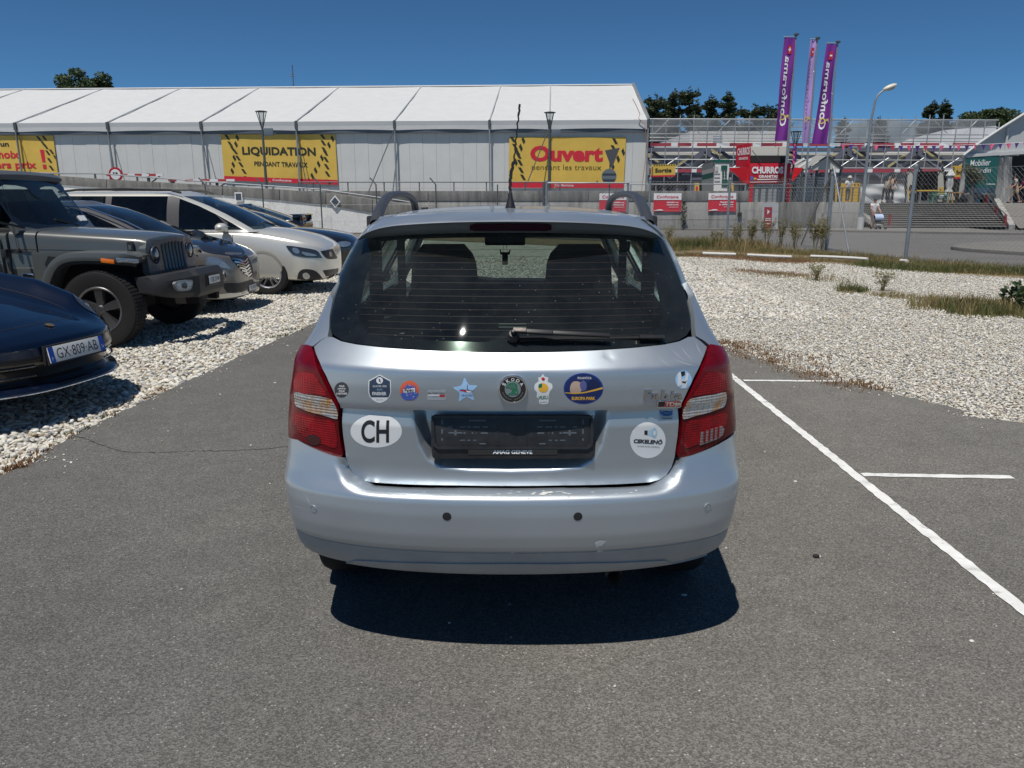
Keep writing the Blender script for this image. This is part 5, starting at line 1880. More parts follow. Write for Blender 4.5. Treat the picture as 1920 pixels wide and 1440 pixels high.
for cy,cz in lampc:
 A=Matrix.Translation((gx(cz)-0.012,cy,cz))@Matrix.Rotation(math.pi/2,4,'Y')
 m2=MB();m2.lathe([(0.098,-0.03),(0.098,0.012),(0.090,0.014),(0.085,0.0)],32,A,caps=False)
 hl=m2.build('headlight',M_SLAT,jp,smooth=True,angle=0.5)
 m2=MB();m2.lathe([(0.086,0.0),(0.07,0.012),(0.04,0.020),(0.001,0.022)],32,A,caps=False)
 m2.build('lamp_lens',M_LAMPDK,hl,smooth=True)
 m2=MB();m2.lathe([(0.042,0.021),(0.03,0.027),(0.001,0.029)],24,A,caps=False)
 m2.build('lamp_projector',M_LAMP,hl,smooth=True)
for s in(-1,1):
 sec=[]
 path=[(-0.43,0.955,0.80),(-0.50,0.985,0.86),(-0.62,1.0,0.93),(-0.9,1.01,0.94),(-1.10,1.0,0.94),(-1.24,0.955,0.94),(-1.34,0.86,0.94),(-1.42,0.72,0.935),
(-1.47,0.58,0.93)]
 path=smooth_poly(path,4,closed=False)
 for i,(x,z,w)in enumerate(path):
  a,b=path[max(i-1,0)],path[min(i+1,len(path)-1)]
  d=Vector((b[0]-a[0],0,b[1]-a[1])).normalized()
  nrm=Vector((-d.z,0,d.x))
  if nrm.z<0 and i<12:nrm=-nrm
  if nrm.x>0 and i>len(path)-14:nrm=-nrm if nrm.z<0 else nrm
  nrm=Vector((-d.z,0,d.x))
  o=Vector((x,0,z))
  sec.append([o+Vector((0,s*0.52,0))+nrm*0.0,o+Vector((0,s*(w-0.06),0)),o+Vector((0,s*(w-0.012),0))-nrm*-0.012*0+nrm*0.012,o+Vector((0,s*w,0))+nrm*0.045,
o+Vector((0,s*(w-0.01),0))+nrm*0.095,o+Vector((0,s*(w-0.05),0))+nrm*0.10,o+Vector((0,s*0.52,0))+nrm*0.06])
 mb=MB();mb.grid(sec)
 mb.add(sec[0],[tuple(range(7))]);mb.add(sec[-1],[tuple(range(7))])
 wg=mb.build('wing',P_GREY,jp,smooth=True,angle=0.7)
 mb=MB()
 mb.grid([[p[4]+Vector((0,s*-0.012,-0.002)),p[4]+Vector((0,s*-0.016,-0.035))if i<22 else p[4]+Vector((0.03,s*-0.016,-0.01))]for i,p in enumerate(sec)])
 mb.build('arch_lip',M_BLK,wg,smooth=True)
 mb=MB()
 for q,(x0,x1,mm,nm)in enumerate(((-0.43,-0.60,M_LAMP,'side_lamp'),(-0.62,-0.75,M_AMBER,'turn_lamp'))):
  m2=MB()
  y0=0.80+0.75*min(0.17,(-0.43-x0));y1=0.925
  y0={0:0.815,1:0.938}[q];y1={0:0.925,1:0.948}[q]
  m2.prism([(x0,0.885),(x1,0.90),(x1,0.945),(x0,0.925)],(0,0,0),(1,0,0),(0,0,1),(0,1,0),0.02)
  m2.v=[(x,s*(np.interp(x,[x1,x0],[y1,y0])+0.006-y*0.9),z)for x,y,z in m2.v]
  m2.build(nm,mm,jp,bevel=0.004)
 m2=MB();m2.prism([(-1.26,0.93),(-1.42,0.95),(-1.47,0.86),(-1.40,0.79),(-1.36,0.84)],(0,s*0.742,0),(1,0,0),(0,0,1),(0,s,0),0.006)
 m2.build('air_vent',M_BLK,jp)
 m2=MB();m2.box((-1.665,s*0.742,0.745),(0.12,0.008,0.045));m2.build('trim_badge',M_CHROME,jp,bevel=0.004)
 m2=MB();m2.box((-0.60,s*0.605,1.02),(0.07,0.03,0.15));m2.box((-0.60,s*0.618,0.955),(0.09,0.05,0.03))
 m2.build('bonnet_catch',M_BLK,jp,bevel=0.012)
 m2=MB();m2.box((-0.60,s*0.623,1.035),(0.03,0.006,0.05));m2.build('catch_opening',P_GREY,jp)
 m2=MB();m2.box((-2.35,s*0.786,0.83),(0.94,0.03,0.62));m2.build('door',P_GREY,jp,bevel=0.02)
 m2=MB();m2.prism([(-1.92,1.20),(-2.84,1.22),(-2.84,1.66),(-2.16,1.66)],(0,s*0.75,0),(1,0,0),(0,0.0,1),(0,s,0),0.02)
 m2.v=[(x,y-s*0.12*(z-1.2),z)for x,y,z in m2.v]
 m2.build('side_window',M_DGLASS,jp)
 m2=MB();m2.box((-1.845,s*0.79,0.98),(0.05,0.05,0.09));m2.build('door_hinge',M_BLK,jp,bevel=0.008)
 m2=MB();m2.box((-2.02,s*0.96,1.27),(0.10,0.20,0.17));m2.box((-2.0,s*0.85,1.2),(0.05,0.12,0.05));m2.build('door_mirror',M_BLK,jp,bevel=0.03)
 for x in(-0.845,-3.85):
  make_wheel('wheel',jp,(x,s*0.815,0.405),0.405,0.235,0.25,M_DK_AL,5,-s,None,spoke_w=0.42,axis='y',tread=(x>-1 and s<0))
def ws(u,t):
 return Vector((-1.66-0.36*t-0.05*u*u,u*(0.735-0.055*t),1.215+0.565*t))
fr_o=[(-1,-0.02),(1,-0.02),(1,1.0),(-1,1.0)]
V,F,bd=fill([(-1,-0.03),(1,-0.03),(1,1.02),(-1,1.02)],0.12,[smooth_poly([(-0.90,0.08),(0.90,0.08),(0.885,0.90),(-0.885,0.90)],5,sharp=())])
verts=[ws(u,t)for u,t in V]
ids={};faces=list(F)
for i,j in bd:
 for q in(i,j):
  if q not in ids:ids[q]=len(verts);verts.append(verts[q]+Vector((-0.05,0,-0.03)))
 faces.append((i,j,ids[j],ids[i]))
mb=MB();mb.add(verts,faces);mb.build('windscreen_frame',P_GREY,jp,smooth=True,angle=0.5,merge=0)
mb=MB();mb.grid([[ws(u,t)+Vector((-0.012,0,-0.006))for u in np.linspace(-0.97,0.97,9)]for t in np.linspace(0.0,0.97,5)])
scr=mb.build('windscreen',M_SCREEN,jp,smooth=True)
V,F,bd=fill([(-0.985,0.0),(0.985,0.0),(0.975,0.985),(-0.975,0.985)],0.12,[smooth_poly([(-0.80,0.15),(0.80,0.15),(0.80,0.78),(0.2,0.80),(0.10,0.62),(-0.10,
0.62),(-0.2,0.80),(-0.80,0.78)],3)])
mb=MB();mb.add([ws(u,t)+Vector((-0.002,0,-0.001))for u,t in V],F);mb.build('screen_border',M_BLKG,jp,smooth=True,merge=0)
hull('roof',[rrect(-2.00,0.665,1.745,1.785,0.02,0.02),rrect(-2.06,0.69,1.735,1.825,0.03,0.02),rrect(-2.5,0.70,1.72,1.845,0.04,0.022),rrect(-4.5,0.69,1.72,
1.83,0.04,0.02),rrect(-4.62,0.66,1.72,1.80,0.03,0.02)],mat('roof_grey',(0.085,0.088,0.088),0.4,coat=0.5))
mb=MB()
for s in(-1,1):
 for x in(-2.90,-3.85,-4.55):mb.bar((x,s*0.75,1.18),(x+(0.0 if x<-3 else 0.02),s*0.66,1.74),0.07,0.12,(1,0,0))
mb.build('roof_posts',P_GREY,jp)['kind']='stuff'
for s in(-1,1):
 for x0,x1 in((-2.94,-3.8),(-3.9,-4.5)):
  m2=MB();m2.add([Vector((x0,s*0.75,1.2)),Vector((x1,s*0.75,1.2)),Vector((x1,s*0.67,1.72)),Vector((x0,s*0.67,1.72))],[(0,1,2,3)])
  m2.build('side_window',M_DGLASS,jp)
mb=MB();mb.add([Vector((-4.63,-0.7,1.2)),Vector((-4.63,0.7,1.2)),Vector((-4.6,0.64,1.72)),Vector((-4.6,-0.64,1.72))],[(0,1,2,3)]);mb.build('rear_window',
M_DGLASS,jp)
mb=MB();mb.box((-1.95,0,1.20),(0.30,1.36,0.07));mb.build('dashboard',M_TRIM,jp,bevel=0.02)
mb=MB();mb.tube([(-2.22+0.06*math.sin(t),0.36+0.18*math.cos(t),1.22+0.17*math.sin(t))for t in np.linspace(0,2*math.pi,21)],0.015,6,caps=False);mb.build('steering_wheel',
M_TRIM,jp,smooth=True)
for s in(-1,1):
 seat_form2('seat',-2.75,s*0.36,0.9,1.62,0.48,0.16,0.55,jp,M_SEAT)
 m2=MB();m2.bar((-1.69,s*0.50-0.15,1.24),(-1.735,s*0.50-0.52,1.315),0.022,0.02);m2.build('wiper',M_BLK,jp)
mb=MB();mb.box((-1.755,0.57,1.315),(0.02,0.13,0.07),M=Matrix.Rotation(-0.55,3,'Y'));mb.build('screen_paper',M_WHITE,jp)
def bsec(x0,y,z0,z1,th=0.16):
 return[Vector((x0-th,y,z0+0.01)),Vector((x0-0.04,y,z0)),Vector((x0,y,z0+0.05)),Vector((x0+0.004,y,z1-0.06)),Vector((x0-0.05,y,z1)),Vector((x0-th-0.04,
y,z1-0.005))]
prof=[(-0.80,-0.30,0.56,0.735),(-0.76,-0.22,0.53,0.745),(-0.66,-0.13,0.50,0.755),(-0.44,-0.06,0.48,0.765),(-0.38,-0.05,0.475,0.77),(-0.34,-0.005,0.47,
0.775),(0.0,0.0,0.47,0.78)]
prof=prof+[(-y,x,a,b)for y,x,a,b in reversed(prof[:-1])]
bmp=hull('front_bumper',[bsec(x,y,a,b)for y,x,a,b in prof],mat('bumper_black',(0.026,0.027,0.029),0.5,var=0.15,bump=0.12,bscale=220),angle=0.5)
for s in(-1,1):
 yc=s*0.575
 nx=Vector((0.955,s*0.30,0)).normalized()
 ey=Vector((0,0,1));ex=ey.cross(nx)
 o=Vector((-0.088,yc,0.625))
 m2=MB();fo=smooth_poly([(-0.12,0.05),(0.12,0.05),(0.125,-0.01),(0.08,-0.055),(-0.06,-0.055),(-0.12,-0.02)]if s<0 else[(-0.12,0.05),(0.12,0.05),(0.12,-0.02),
(0.06,-0.055),(-0.08,-0.055),(-0.125,-0.01)],3)
 m2.prism(fo,o-nx*0.02,ex,ey,nx,0.035)
 fl=m2.build('fog_light',mat('fog_grey',(0.33,0.34,0.35),0.35,0.6),jp,smooth=True,angle=0.5)
 m2=MB();m2.prism([(x*0.82,y*0.72)for x,y in fo],o+nx*0.014,ex,ey,nx,0.004);m2.build('fog_recess',M_LAMP,fl)
 m2=MB();m2.lathe([(0.036,0.0),(0.033,0.014),(0.001,0.018)],18,Matrix.Translation(o+nx*0.017)@Matrix((ex,ey,nx)).transposed().to_4x4(),caps=False);m2.build('fog_lens',
M_LAMPDK,fl,smooth=True)
mb=MB();mb.box((-0.01,0,0.64),(0.035,0.36,0.14));mb.build('plate_bracket',M_BLK,jp,bevel=0.005)
plate(jp,(0.022,0.02,0.64),0.30,0.085,(0,1,0),(0,0,1),'GE 2104')
mb=MB()
for s in(-1,1):mb.box((-0.30,s*0.25,0.44),(0.5,0.08,0.10))
mb.box((-2.6,0,0.45),(3.6,1.2,0.14));mb.box((-0.85,0,0.38),(0.12,1.5,0.12))
mb.build('chassis',M_UNDER,jp)['kind']='stuff'
mb=MB();mb.tube([(-1.735,-0.745,1.02),(-1.76,-0.748,1.40),(-1.83,-0.755,1.95)],0.0025,5);mb.lathe([(0.022,0),(0.02,0.03),(0.008,0.05)],10,Matrix.Translation((-1.735,
-0.745,0.985)))
mb.build('aerial',M_BLK,jp,smooth=True)
mb=MB()
for s in(-1,1):
 mb.bar((-0.62,s*0.700*0.9,0.995),(-1.83,s*0.742,1.02),0.012,0.008)
mb.build('bonnet_seam',M_BLK,jp)['kind']='stuff'
# ------------------- dark blue sports car, nose only in view
P_NAVY=carpaint('deep_blue_paint',(0.0015,0.0045,0.017),metal=0.1,rough=0.25,coat=0.75,flake=0.03)
po=thing('sports_car','dark blue sports car with gold crest, nose jutting in at the left edge','car',(-3.135,5.40,0),math.radians(-12),'cars parked in a row on the gravel')
def pnose(u,t):
 """u across -1..1 (left +), t from the front edge 0 back to the screen 1"""
 y=u*0.905
 xf=-0.62*abs(u)**3.0-0.03*u*u
 x=xf-t*(1.75+xf*0.9)
 zc=np.interp(t,[0,0.03,0.08,0.2,0.4,0.65,1.0],[0.575,0.600,0.635,0.69,0.765,0.845,0.93])
 au=abs(u)
 hump=math.exp(-((au-0.73)/0.17)**2)*np.interp(t,[0,0.06,0.2,0.4,0.7,1.0],[0.00,0.03,0.125,0.15,0.115,0.05])
 dip=-0.02*math.exp(-((au-0.45)/0.16)**2)*np.interp(t,[0,0.1,0.4,1],[0,0.5,1,1])
 edge=-0.30*max(0,au-0.82)**1.6/(0.18**1.6)*0.5
 return Vector((x,y,zc+hump+dip+edge-0.015*au))
us_=np.linspace(-1,1,57)
ts_=np.concatenate([np.linspace(0,0.2,14),np.linspace(0.22,1.0,26)])
mb=MB()
mb.grid([[pnose(u,t)for u in us_]for t in ts_])
low=[[pnose(u,0)+Vector(((0.02-0.0)*k/3,0,-0.035*k))for u in us_]for k in range(0,4)]
mb.grid(low)
pb=mb.build('body',P_NAVY,po,smooth=True,angle=1.2)
mb=MB()
for s in(-1,1):
 fl=[[pnose(s,t),pnose(s,t)+Vector((0,s*0.012,-0.12)),Vector((pnose(s,t).x,s*0.925,0.45 if t>0.35 or t<0.02 else 0.62))]for t in ts_]
 mb.grid(fl)
mb.build('flank',P_NAVY,po,smooth=True)
mb=MB();mb.grid([[Vector((-1.7-0.75*t,u*(0.72-0.16*t),0.93+0.34*t-0.02*u*u))for u in np.linspace(-1,1,9)]for t in np.linspace(0,1,5)]);mb.build('windscreen',
M_SCREEN,po,smooth=True)
mb=MB();mb.grid([[Vector((-2.45-2.0*t,u*(0.56+0.34*min(1,t*1.2)),1.28-0.55*t**2-0.05*u*u))for u in np.linspace(-1,1,9)]for t in np.linspace(0,1,7)]);mb.build('roof',
P_NAVY,po,smooth=True)
mb=MB();mb.box((-2.9,0,0.55),(2.6,1.80,0.62));mb.build('tail',P_NAVY,po,bevel=0.15,bseg=4)
def pf(u,z,dx=0.0):
 p=pnose(u,0)
 return Vector((p.x+dx,p.y,z))
mb=MB()
zz_=[0.49,0.47,0.44,0.40,0.33,0.29]
dx_=[0.018,0.022,0.012,-0.03,-0.05,-0.02]
mb.grid([[pf(u,z,d)for u in np.linspace(-0.97,0.97,41)]for z,d in zip(zz_,dx_)])
mb.build('front_intake',mat('intake_black',(0.008,0.008,0.009),0.3,coat=0.6),po,smooth=True)
mb=MB()
for z in(0.425,0.36):
 for s in(-1,1):mb.tube([pf(s*u,z,0.006)for u in np.linspace(0.36,0.86,10)],0.008,6)
mb.build('intake_blades',M_BLKG,po,smooth=True)['kind']='stuff'
mb=MB()
row=[]
for u in np.linspace(-1.0,1.0,45):
 row.append([pf(u,0.30,-0.03),pf(u,0.285,0.03),pf(u,0.262,0.048),pf(u,0.25,0.046),pf(u,0.235,0.03),pf(u,0.235,-0.2)])
mb.grid(row)
mb.build('front_lip',P_NAVY,po,smooth=True,angle=0.7)
mb=MB();mb.tube([pf(u,0.248,0.047)for u in np.linspace(-0.98,0.98,45)],0.006,6);mb.build('lip_highlight',M_CHROME,po,smooth=True)  # chrome rod stands in for the white highlight along the lip
bpy.context.view_layer.update()
cst=Caster(po,[pb])
for s in(-1,1):
 ce=Vector((0,0,0))
 V,F,bd=fill([(0.735*s+0.115*math.cos(a),0.115+0.075*math.sin(a))for a in np.linspace(0,2*math.pi,29)[:-1]],0.03)
 mb=MB();mb.add([pnose(u,t)+Vector((0.004,0,0.004+0.008*max(0,1-((u-0.735*s)/0.115)**2-((t-0.115)/0.075)**2)))for u,t in V],F)
 hl=mb.build('headlight',M_LAMPDK,po,smooth=True,merge=0)
 for k,(du,dt)in enumerate(((-0.04,0.0),(0.04,0.0))):
  c=pnose(0.735*s+du,0.115+dt)+Vector((0.002,0,0.001))
  m2=MB();m2.sphere(c,(0.022,0.022,0.014),10,6);m2.build('lamp_projector',M_LAMP,hl,smooth=True)
 m2=MB();m2.tube([pf(s*u,0.505,0.024)for u in np.linspace(0.72,0.93,8)],0.010,6);m2.build('running_lamp',M_LAMP,po,smooth=True)
 m2=MB();seam=[(0.0,0.14)]+[(s*u,t)for u,t in((0.2,0.14),(0.38,0.15),(0.48,0.19),(0.53,0.28),(0.55,0.5),(0.56,0.9))]
 sm_=smooth_poly(seam,5,closed=False)
 m2.grid([[pnose(u-0.003,t-0.001)+Vector((0,0,0.0015)),pnose(u+0.003,t+0.002)+Vector((0,0,0.0015))]for u,t in sm_])
 m2.build('bonnet_seam',M_UNDER,po)
 make_wheel('wheel',po,(-1.0,s*0.80,0.335),0.335,0.25,0.23,M_DK_AL,10,-s,None,axis='y',tread=False)
M_GOLD=mat('gold_crest',(0.75,0.45,0.16),0.25,0.9,var=0.4,vscale=80)
mb=MB()
for(u,t),l in(((0,0.092),0),):
 c=pnose(0,0.10)+Vector((0.003,0,0.006))
 tx=(pnose(0,0.11)-pnose(0,0.09)).normalized();ty=Vector((0,1,0));tz=ty.cross(tx)if ty.cross(tx).z>0 else tx.cross(ty)
 mb.prism([(-0.032,0.0),(-0.022,0.022),(0.012,0.026),(0.026,0.018),(0.026,-0.018),(0.012,-0.026),(-0.022,-0.022)],c,tx,ty,tz,0.004)
mb.build('crest',M_GOLD,po,bevel=0.0015)
plate(po,(0.034,0.0,0.485),0.52,0.11,(0,1,0),(-0.18,0,1),'GX·809·AB',style='fr')
mb=MB();mb.box((0.012,0,0.485),(0.02,0.56,0.13));mb.build('plate_bracket',M_BLK,po)
# ==================== setting
def rock_mat():
 m=mat('concrete',(0.30,0.295,0.27),0.85,var=0.16,vscale=0.9,bump=0.2,bscale=30,dirt=((0.10,0.095,0.055),0.35,1.6))
 return m
def streak_mat(name,col,dcol,scale=(1.2,1.2,0.16),amt=(0.45,0.72),rough=0.85):
 """rendered or cast wall with rain streaks running down"""
 m=bpy.data.materials.new(name);m.use_nodes=True
 nt=m.node_tree;b=nt.nodes['Principled BSDF']
 b.inputs['Roughness'].default_value=rough
 tc=nt.nodes.new('ShaderNodeTexCoord')
 mp=nt.nodes.new('ShaderNodeMapping');mp.inputs['Scale'].default_value=scale
 nt.links.new(tc.outputs['Object'],mp.inputs[0])
 n=nt.nodes.new('ShaderNodeTexNoise');n.inputs['Scale'].default_value=2.2;n.inputs['Detail'].default_value=9;n.inputs['Roughness'].default_value=0.68
 nt.links.new(mp.outputs[0],n.inputs['Vector'])
 r=nt.nodes.new('ShaderNodeMapRange');r.inputs['From Min'].default_value=amt[0];r.inputs['From Max'].default_value=amt[1]
 nt.links.new(n.outputs[0],r.inputs['Value'])
 n2=nt.nodes.new('ShaderNodeTexNoise');n2.inputs['Scale'].default_value=7;n2.inputs['Detail'].default_value=8
 nt.links.new(tc.outputs['Object'],n2.inputs['Vector'])
 r2=nt.nodes.new('ShaderNodeMapRange');r2.inputs['To Min'].default_value=0.78;r2.inputs['To Max'].default_value=1.2
 nt.links.new(n2.outputs[0],r2.inputs['Value'])
 mx=nt.nodes.new('ShaderNodeMix');mx.data_type='RGBA'
 mx.inputs[6].default_value=(*col,1);mx.inputs[7].default_value=(*dcol,1)
 nt.links.new(r.outputs[0],mx.inputs[0])
 m2=nt.nodes.new('ShaderNodeMix');m2.data_type='RGBA';m2.blend_type='MULTIPLY';m2.inputs[0].default_value=1
 nt.links.new(mx.outputs[2],m2.inputs[6]);nt.links.new(r2.outputs[0],m2.inputs[7])
 nt.links.new(m2.outputs[2],b.inputs['Base Color'])
 bp=nt.nodes.new('ShaderNodeBump');bp.inputs['Strength'].default_value=0.25;bp.inputs['Distance'].default_value=0.02
 nt.links.new(n2.outputs[0],bp.inputs['Height']);nt.links.new(bp.outputs[0],b.inputs['Normal'])
 MATS[name]=m
 return m
def asphalt_mat(name,base,light,speck=0.0,patch=0.12,fleck=0.35,newer=None):
 m=bpy.data.materials.new(name);m.use_nodes=True
 nt=m.node_tree;b=nt.nodes['Principled BSDF']
 b.inputs['Roughness'].default_value=0.82
 b.inputs['Specular IOR Level'].default_value=0.35
 tc=nt.nodes.new('ShaderNodeTexCoord')
 def noise(sc,det=4,rg=0.6):
  n=nt.nodes.new('ShaderNodeTexNoise');n.inputs['Scale'].default_value=sc;n.inputs['Detail'].default_value=det;n.inputs['Roughness'].default_value=rg
  nt.links.new(tc.outputs['Object'],n.inputs['Vector']);return n
 def rng(src,a,b_,c,d):
  r=nt.nodes.new('ShaderNodeMapRange');r.inputs['From Min'].default_value=a;r.inputs['From Max'].default_value=b_;r.inputs['To Min'].default_value=c;r.inputs['To Max'].default_value=d
  nt.links.new(src,r.inputs['Value']);return r.outputs[0]
 def mixc(fac,a,b_):
  x=nt.nodes.new('ShaderNodeMix');x.data_type='RGBA'
  nt.links.new(fac,x.inputs[0])
  for i,c in((6,a),(7,b_)):
   if isinstance(c,tuple):x.inputs[i].default_value=(*c,1)
   else:nt.links.new(c,x.inputs[i])
  return x.outputs[2]
 v=nt.nodes.new('ShaderNodeTexVoronoi');v.inputs['Scale'].default_value=185
 nt.links.new(tc.outputs['Object'],v.inputs['Vector'])
 sep=nt.nodes.new('ShaderNodeSeparateColor');nt.links.new(v.outputs['Color'],sep.inputs[0])
 c=mixc(rng(sep.outputs[0],0.15,1.0,0,1),tuple(x*0.62 for x in base),tuple(x*1.12 for x in light))
 c=mixc(rng(noise(60,6).outputs[0],0.35,0.7,0.35,0.0),c,tuple(x*0.6 for x in base))
 v2=nt.nodes.new('ShaderNodeTexVoronoi');v2.inputs['Scale'].default_value=60
 nt.links.new(tc.outputs['Object'],v2.inputs['Vector'])
 sep2=nt.nodes.new('ShaderNodeSeparateColor');nt.links.new(v2.outputs['Color'],sep2.inputs[0])
 lt=nt.nodes.new('ShaderNodeMath');lt.operation='LESS_THAN';lt.inputs[1].default_value=0.20
 nt.links.new(v2.outputs['Distance'],lt.inputs[0])
 gt=nt.nodes.new('ShaderNodeMath');gt.operation='GREATER_THAN';gt.inputs[1].default_value=1-fleck*0.5
 nt.links.new(sep2.outputs[1],gt.inputs[0])
 mu=nt.nodes.new('ShaderNodeMath');mu.operation='MULTIPLY'
 nt.links.new(lt.outputs[0],mu.inputs[0]);nt.links.new(gt.outputs[0],mu.inputs[1])
 c=mixc(mu.outputs[0],c,(0.36,0.35,0.33))
 if newer:
  sx=nt.nodes.new('ShaderNodeSeparateXYZ');nt.links.new(tc.outputs['Object'],sx.inputs[0])
  wob=rng(noise(0.7,5,0.6).outputs[0],0.3,0.7,-1.0,1.0)
  ad=nt.nodes.new('ShaderNodeMath');nt.links.new(sx.outputs[0],ad.inputs[0]);nt.links.new(wob,ad.inputs[1])
  y=nt.nodes.new('ShaderNodeMix');y.data_type='RGBA';y.blend_type='MULTIPLY'
  nt.links.new(rng(ad.outputs[0],-1.6,0.9,1.0,0.0),y.inputs[0]);nt.links.new(c,y.inputs[6]);y.inputs[7].default_value=(*newer,1)
  c=y.outputs[2]
 big=rng(noise(0.55,6,0.62).outputs[0],0.3,0.7,1-patch,1+patch)
 mid=rng(noise(5,6,0.7).outputs[0],0.3,0.7,0.90,1.10)
 mm=nt.nodes.new('ShaderNodeMath');mm.operation='MULTIPLY';nt.links.new(big,mm.inputs[0]);nt.links.new(mid,mm.inputs[1])
 x=nt.nodes.new('ShaderNodeMix');x.data_type='RGBA';x.blend_type='MULTIPLY';x.inputs[0].default_value=1
 nt.links.new(c,x.inputs[6]);nt.links.new(mm.outputs[0],x.inputs[7])
 nt.links.new(x.outputs[2],b.inputs['Base Color'])
 bp=nt.nodes.new('ShaderNodeBump');bp.inputs['Strength'].default_value=0.8;bp.inputs['Distance'].default_value=0.004
 nt.links.new(v.outputs['Distance'],bp.inputs['Height']);nt.links.new(bp.outputs[0],b.inputs['Normal'])
 MATS[name]=m
 return m
M_ASPH=asphalt_mat('lot_asphalt',(0.160,0.152,0.136),(0.226,0.215,0.194),patch=0.14,newer=(0.77,0.79,0.83))
M_ROAD=asphalt_mat('road_asphalt',(0.135,0.13,0.125),(0.20,0.195,0.185),fleck=0.1)
M_PAVE=asphalt_mat('pavement',(0.19,0.18,0.165),(0.25,0.24,0.22),fleck=0.1)
M_SOIL=mat('gravel_bed',(0.47,0.45,0.40),0.95,var=0.3,vscale=14,bump=0.6,bscale=40,dirt=((0.20,0.165,0.12),0.3,0.8))
M_VERGE=mat('verge_soil',(0.20,0.15,0.09),0.95,var=0.35,vscale=4,bump=0.6,bscale=25,dirt=((0.14,0.13,0.05),0.4,2.0))
M_LINE=mat('road_paint',(0.70,0.70,0.68),0.6,var=0.15,vscale=9,dirt=((0.16,0.16,0.155),0.22,14))
M_CONC=streak_mat('cast_concrete',(0.36,0.35,0.325),(0.13,0.125,0.115))
M_CONCD=streak_mat('dark_concrete',(0.24,0.235,0.22),(0.075,0.072,0.066),amt=(0.35,0.7))
M_WHWALL=streak_mat('whitewashed_wall',(0.74,0.735,0.71),(0.36,0.355,0.34),scale=(1.0,1.0,0.4),amt=(0.52,0.85))
M_STEEL=mat('galvanised',(0.33,0.345,0.36),0.45,0.6,var=0.1)
M_STEELD=mat('dark_steel',(0.10,0.115,0.12),0.5,0.4)
M_TENT=mat('tent_fabric',(0.53,0.535,0.535),0.6,var=0.04,vscale=1.5)
M_TENTG=mat('tent_band',(0.42,0.435,0.445),0.55)
M_TWALL=mat('tent_wall_panel',(0.585,0.585,0.565),0.5,var=0.05,vscale=0.8)
M_GUT=mat('gutter',(0.12,0.135,0.155),0.45,0.3)
M_YEL=mat('banner_yellow',(0.66,0.44,0.085),0.5,var=0.06,vscale=1.2)
M_BRED=mat('banner_red',(0.60,0.022,0.045),0.5)
M_BBLK=mat('banner_black',(0.028,0.033,0.02),0.5)
M_BWHT=mat('banner_white',(0.78,0.78,0.78),0.5)
M_BLACKM=mat('matt_black',(0.02,0.02,0.021),0.7)
ground=sheet('ground',[(-160,-12),(160,-12),(160,900),(-160,900)],-0.03,M_SOIL)
def edge(pts,n,amp,seed):
 r=random.Random(seed)
 p=smooth_poly(pts,n,closed=False)
 return[(x+r.uniform(-amp,amp),y+r.uniform(-amp,amp))for x,y in p]
left_e=[(-3.9,-10),(-3.35,1.0)]+[tuple(G(*q)[:2])for q in((0,893),(60,862),(160,805),(300,738),(420,682),(520,637),(590,606))]+[(-2.45,11.0),(-2.2,12.6)]
right_e=[(2.0,12.4),(2.15,10.5)]+[tuple(G(*q)[:2])for q in((1345,645),(1385,658),(1450,682),(1540,706),(1650,732),(1790,764),(1925,794))]+[(6.5,3.9),(14,
2.2),(30,1.0),(30,-10)]
LE,RE=edge(left_e,8,0.014,1),edge(right_e,8,0.02,2)
lot_poly=LE+RE
lot=sheet('lot_asphalt',lot_poly,0.0,M_ASPH)
def line_strip(name,a,b,w):
 a,b=Vector(a),Vector(b)
 d=(b-a).normalized();n=Vector((-d.y,d.x,0))
 k=max(2,int((b-a).length/0.04));r=random.Random(name+str(a.x))
 L,R=[],[]
 for i in range(k+1):
  p=a.lerp(b,i/k)
  L.append(p+n*(w/2+r.uniform(-0.006,0.004)));R.append(p-n*(w/2+r.uniform(-0.006,0.004)))
 mb=MB()
 mb.grid([L,R])
 o=mb.build(name,M_LINE);o['kind']='structure'
 return o
zl=0.004
line_strip('painted_line',(1.925,0.9,zl),(1.955,7.35,zl),0.062)
y1=G(1740,892).y;y2=G(1470,714).y
line_strip('painted_line',(1.98,y1+0.01,zl),(G(1897,895).x,y1-0.03,zl),0.055)
line_strip('painted_line',(2.005,y2,zl),(G(1572,715).x,y2-0.02,zl),0.055)
cr=[(30,806),(90,812),(150,820),(200,838),(240,848),(300,849),(360,846),(420,846),(480,843),(540,838)]
cr=smooth_poly([tuple(G(x+100 if False else x,y)[:2])for x,y in cr],12,closed=False)
r_=random.Random(8)
mb=MB();row=[]
for x,y in cr:
 o_=r_.uniform(-0.008,0.008);w_=r_.uniform(0.001,0.004)
 row.append([Vector((x,y+o_-w_,0.003)),Vector((x,y+o_+w_,0.003))])
mb.grid(row);o=mb.build('pavement_crack',mat('tar',(0.022,0.022,0.022),0.7));o['kind']='structure'
FENCE=[Vector((1.5,34.5,0)),Vector((5.4,31.0,0)),G(1362,452),G(1549,469.5),G(1697,490),Vector((11.9,17.2,0)),Vector((13.0,14.5,0))]
road_poly=[(-70,41.0),(-6,39.0),(1.2,34.2),(5.2,30.6),(7.9,28.5),(9.5,23.2),(10.2,19.3),(12.1,16.6),(14,12),(20,4),(60,4),(60,47.5),(-70,47.5)]
sheet('road',road_poly,0.0,M_ROAD)
vp=[tuple(G(*q)[:2])for q in((1240,482),(1330,481),(1420,485),(1500,490),(1600,496),(1700,506),(1800,514),(1925,522))]
vp2=[(12.6,15.6),(10.3,19.0),(9.55,23.0),(8.0,28.2),(5.3,30.3),(1.3,33.8),(-5,38),(-12,40)]
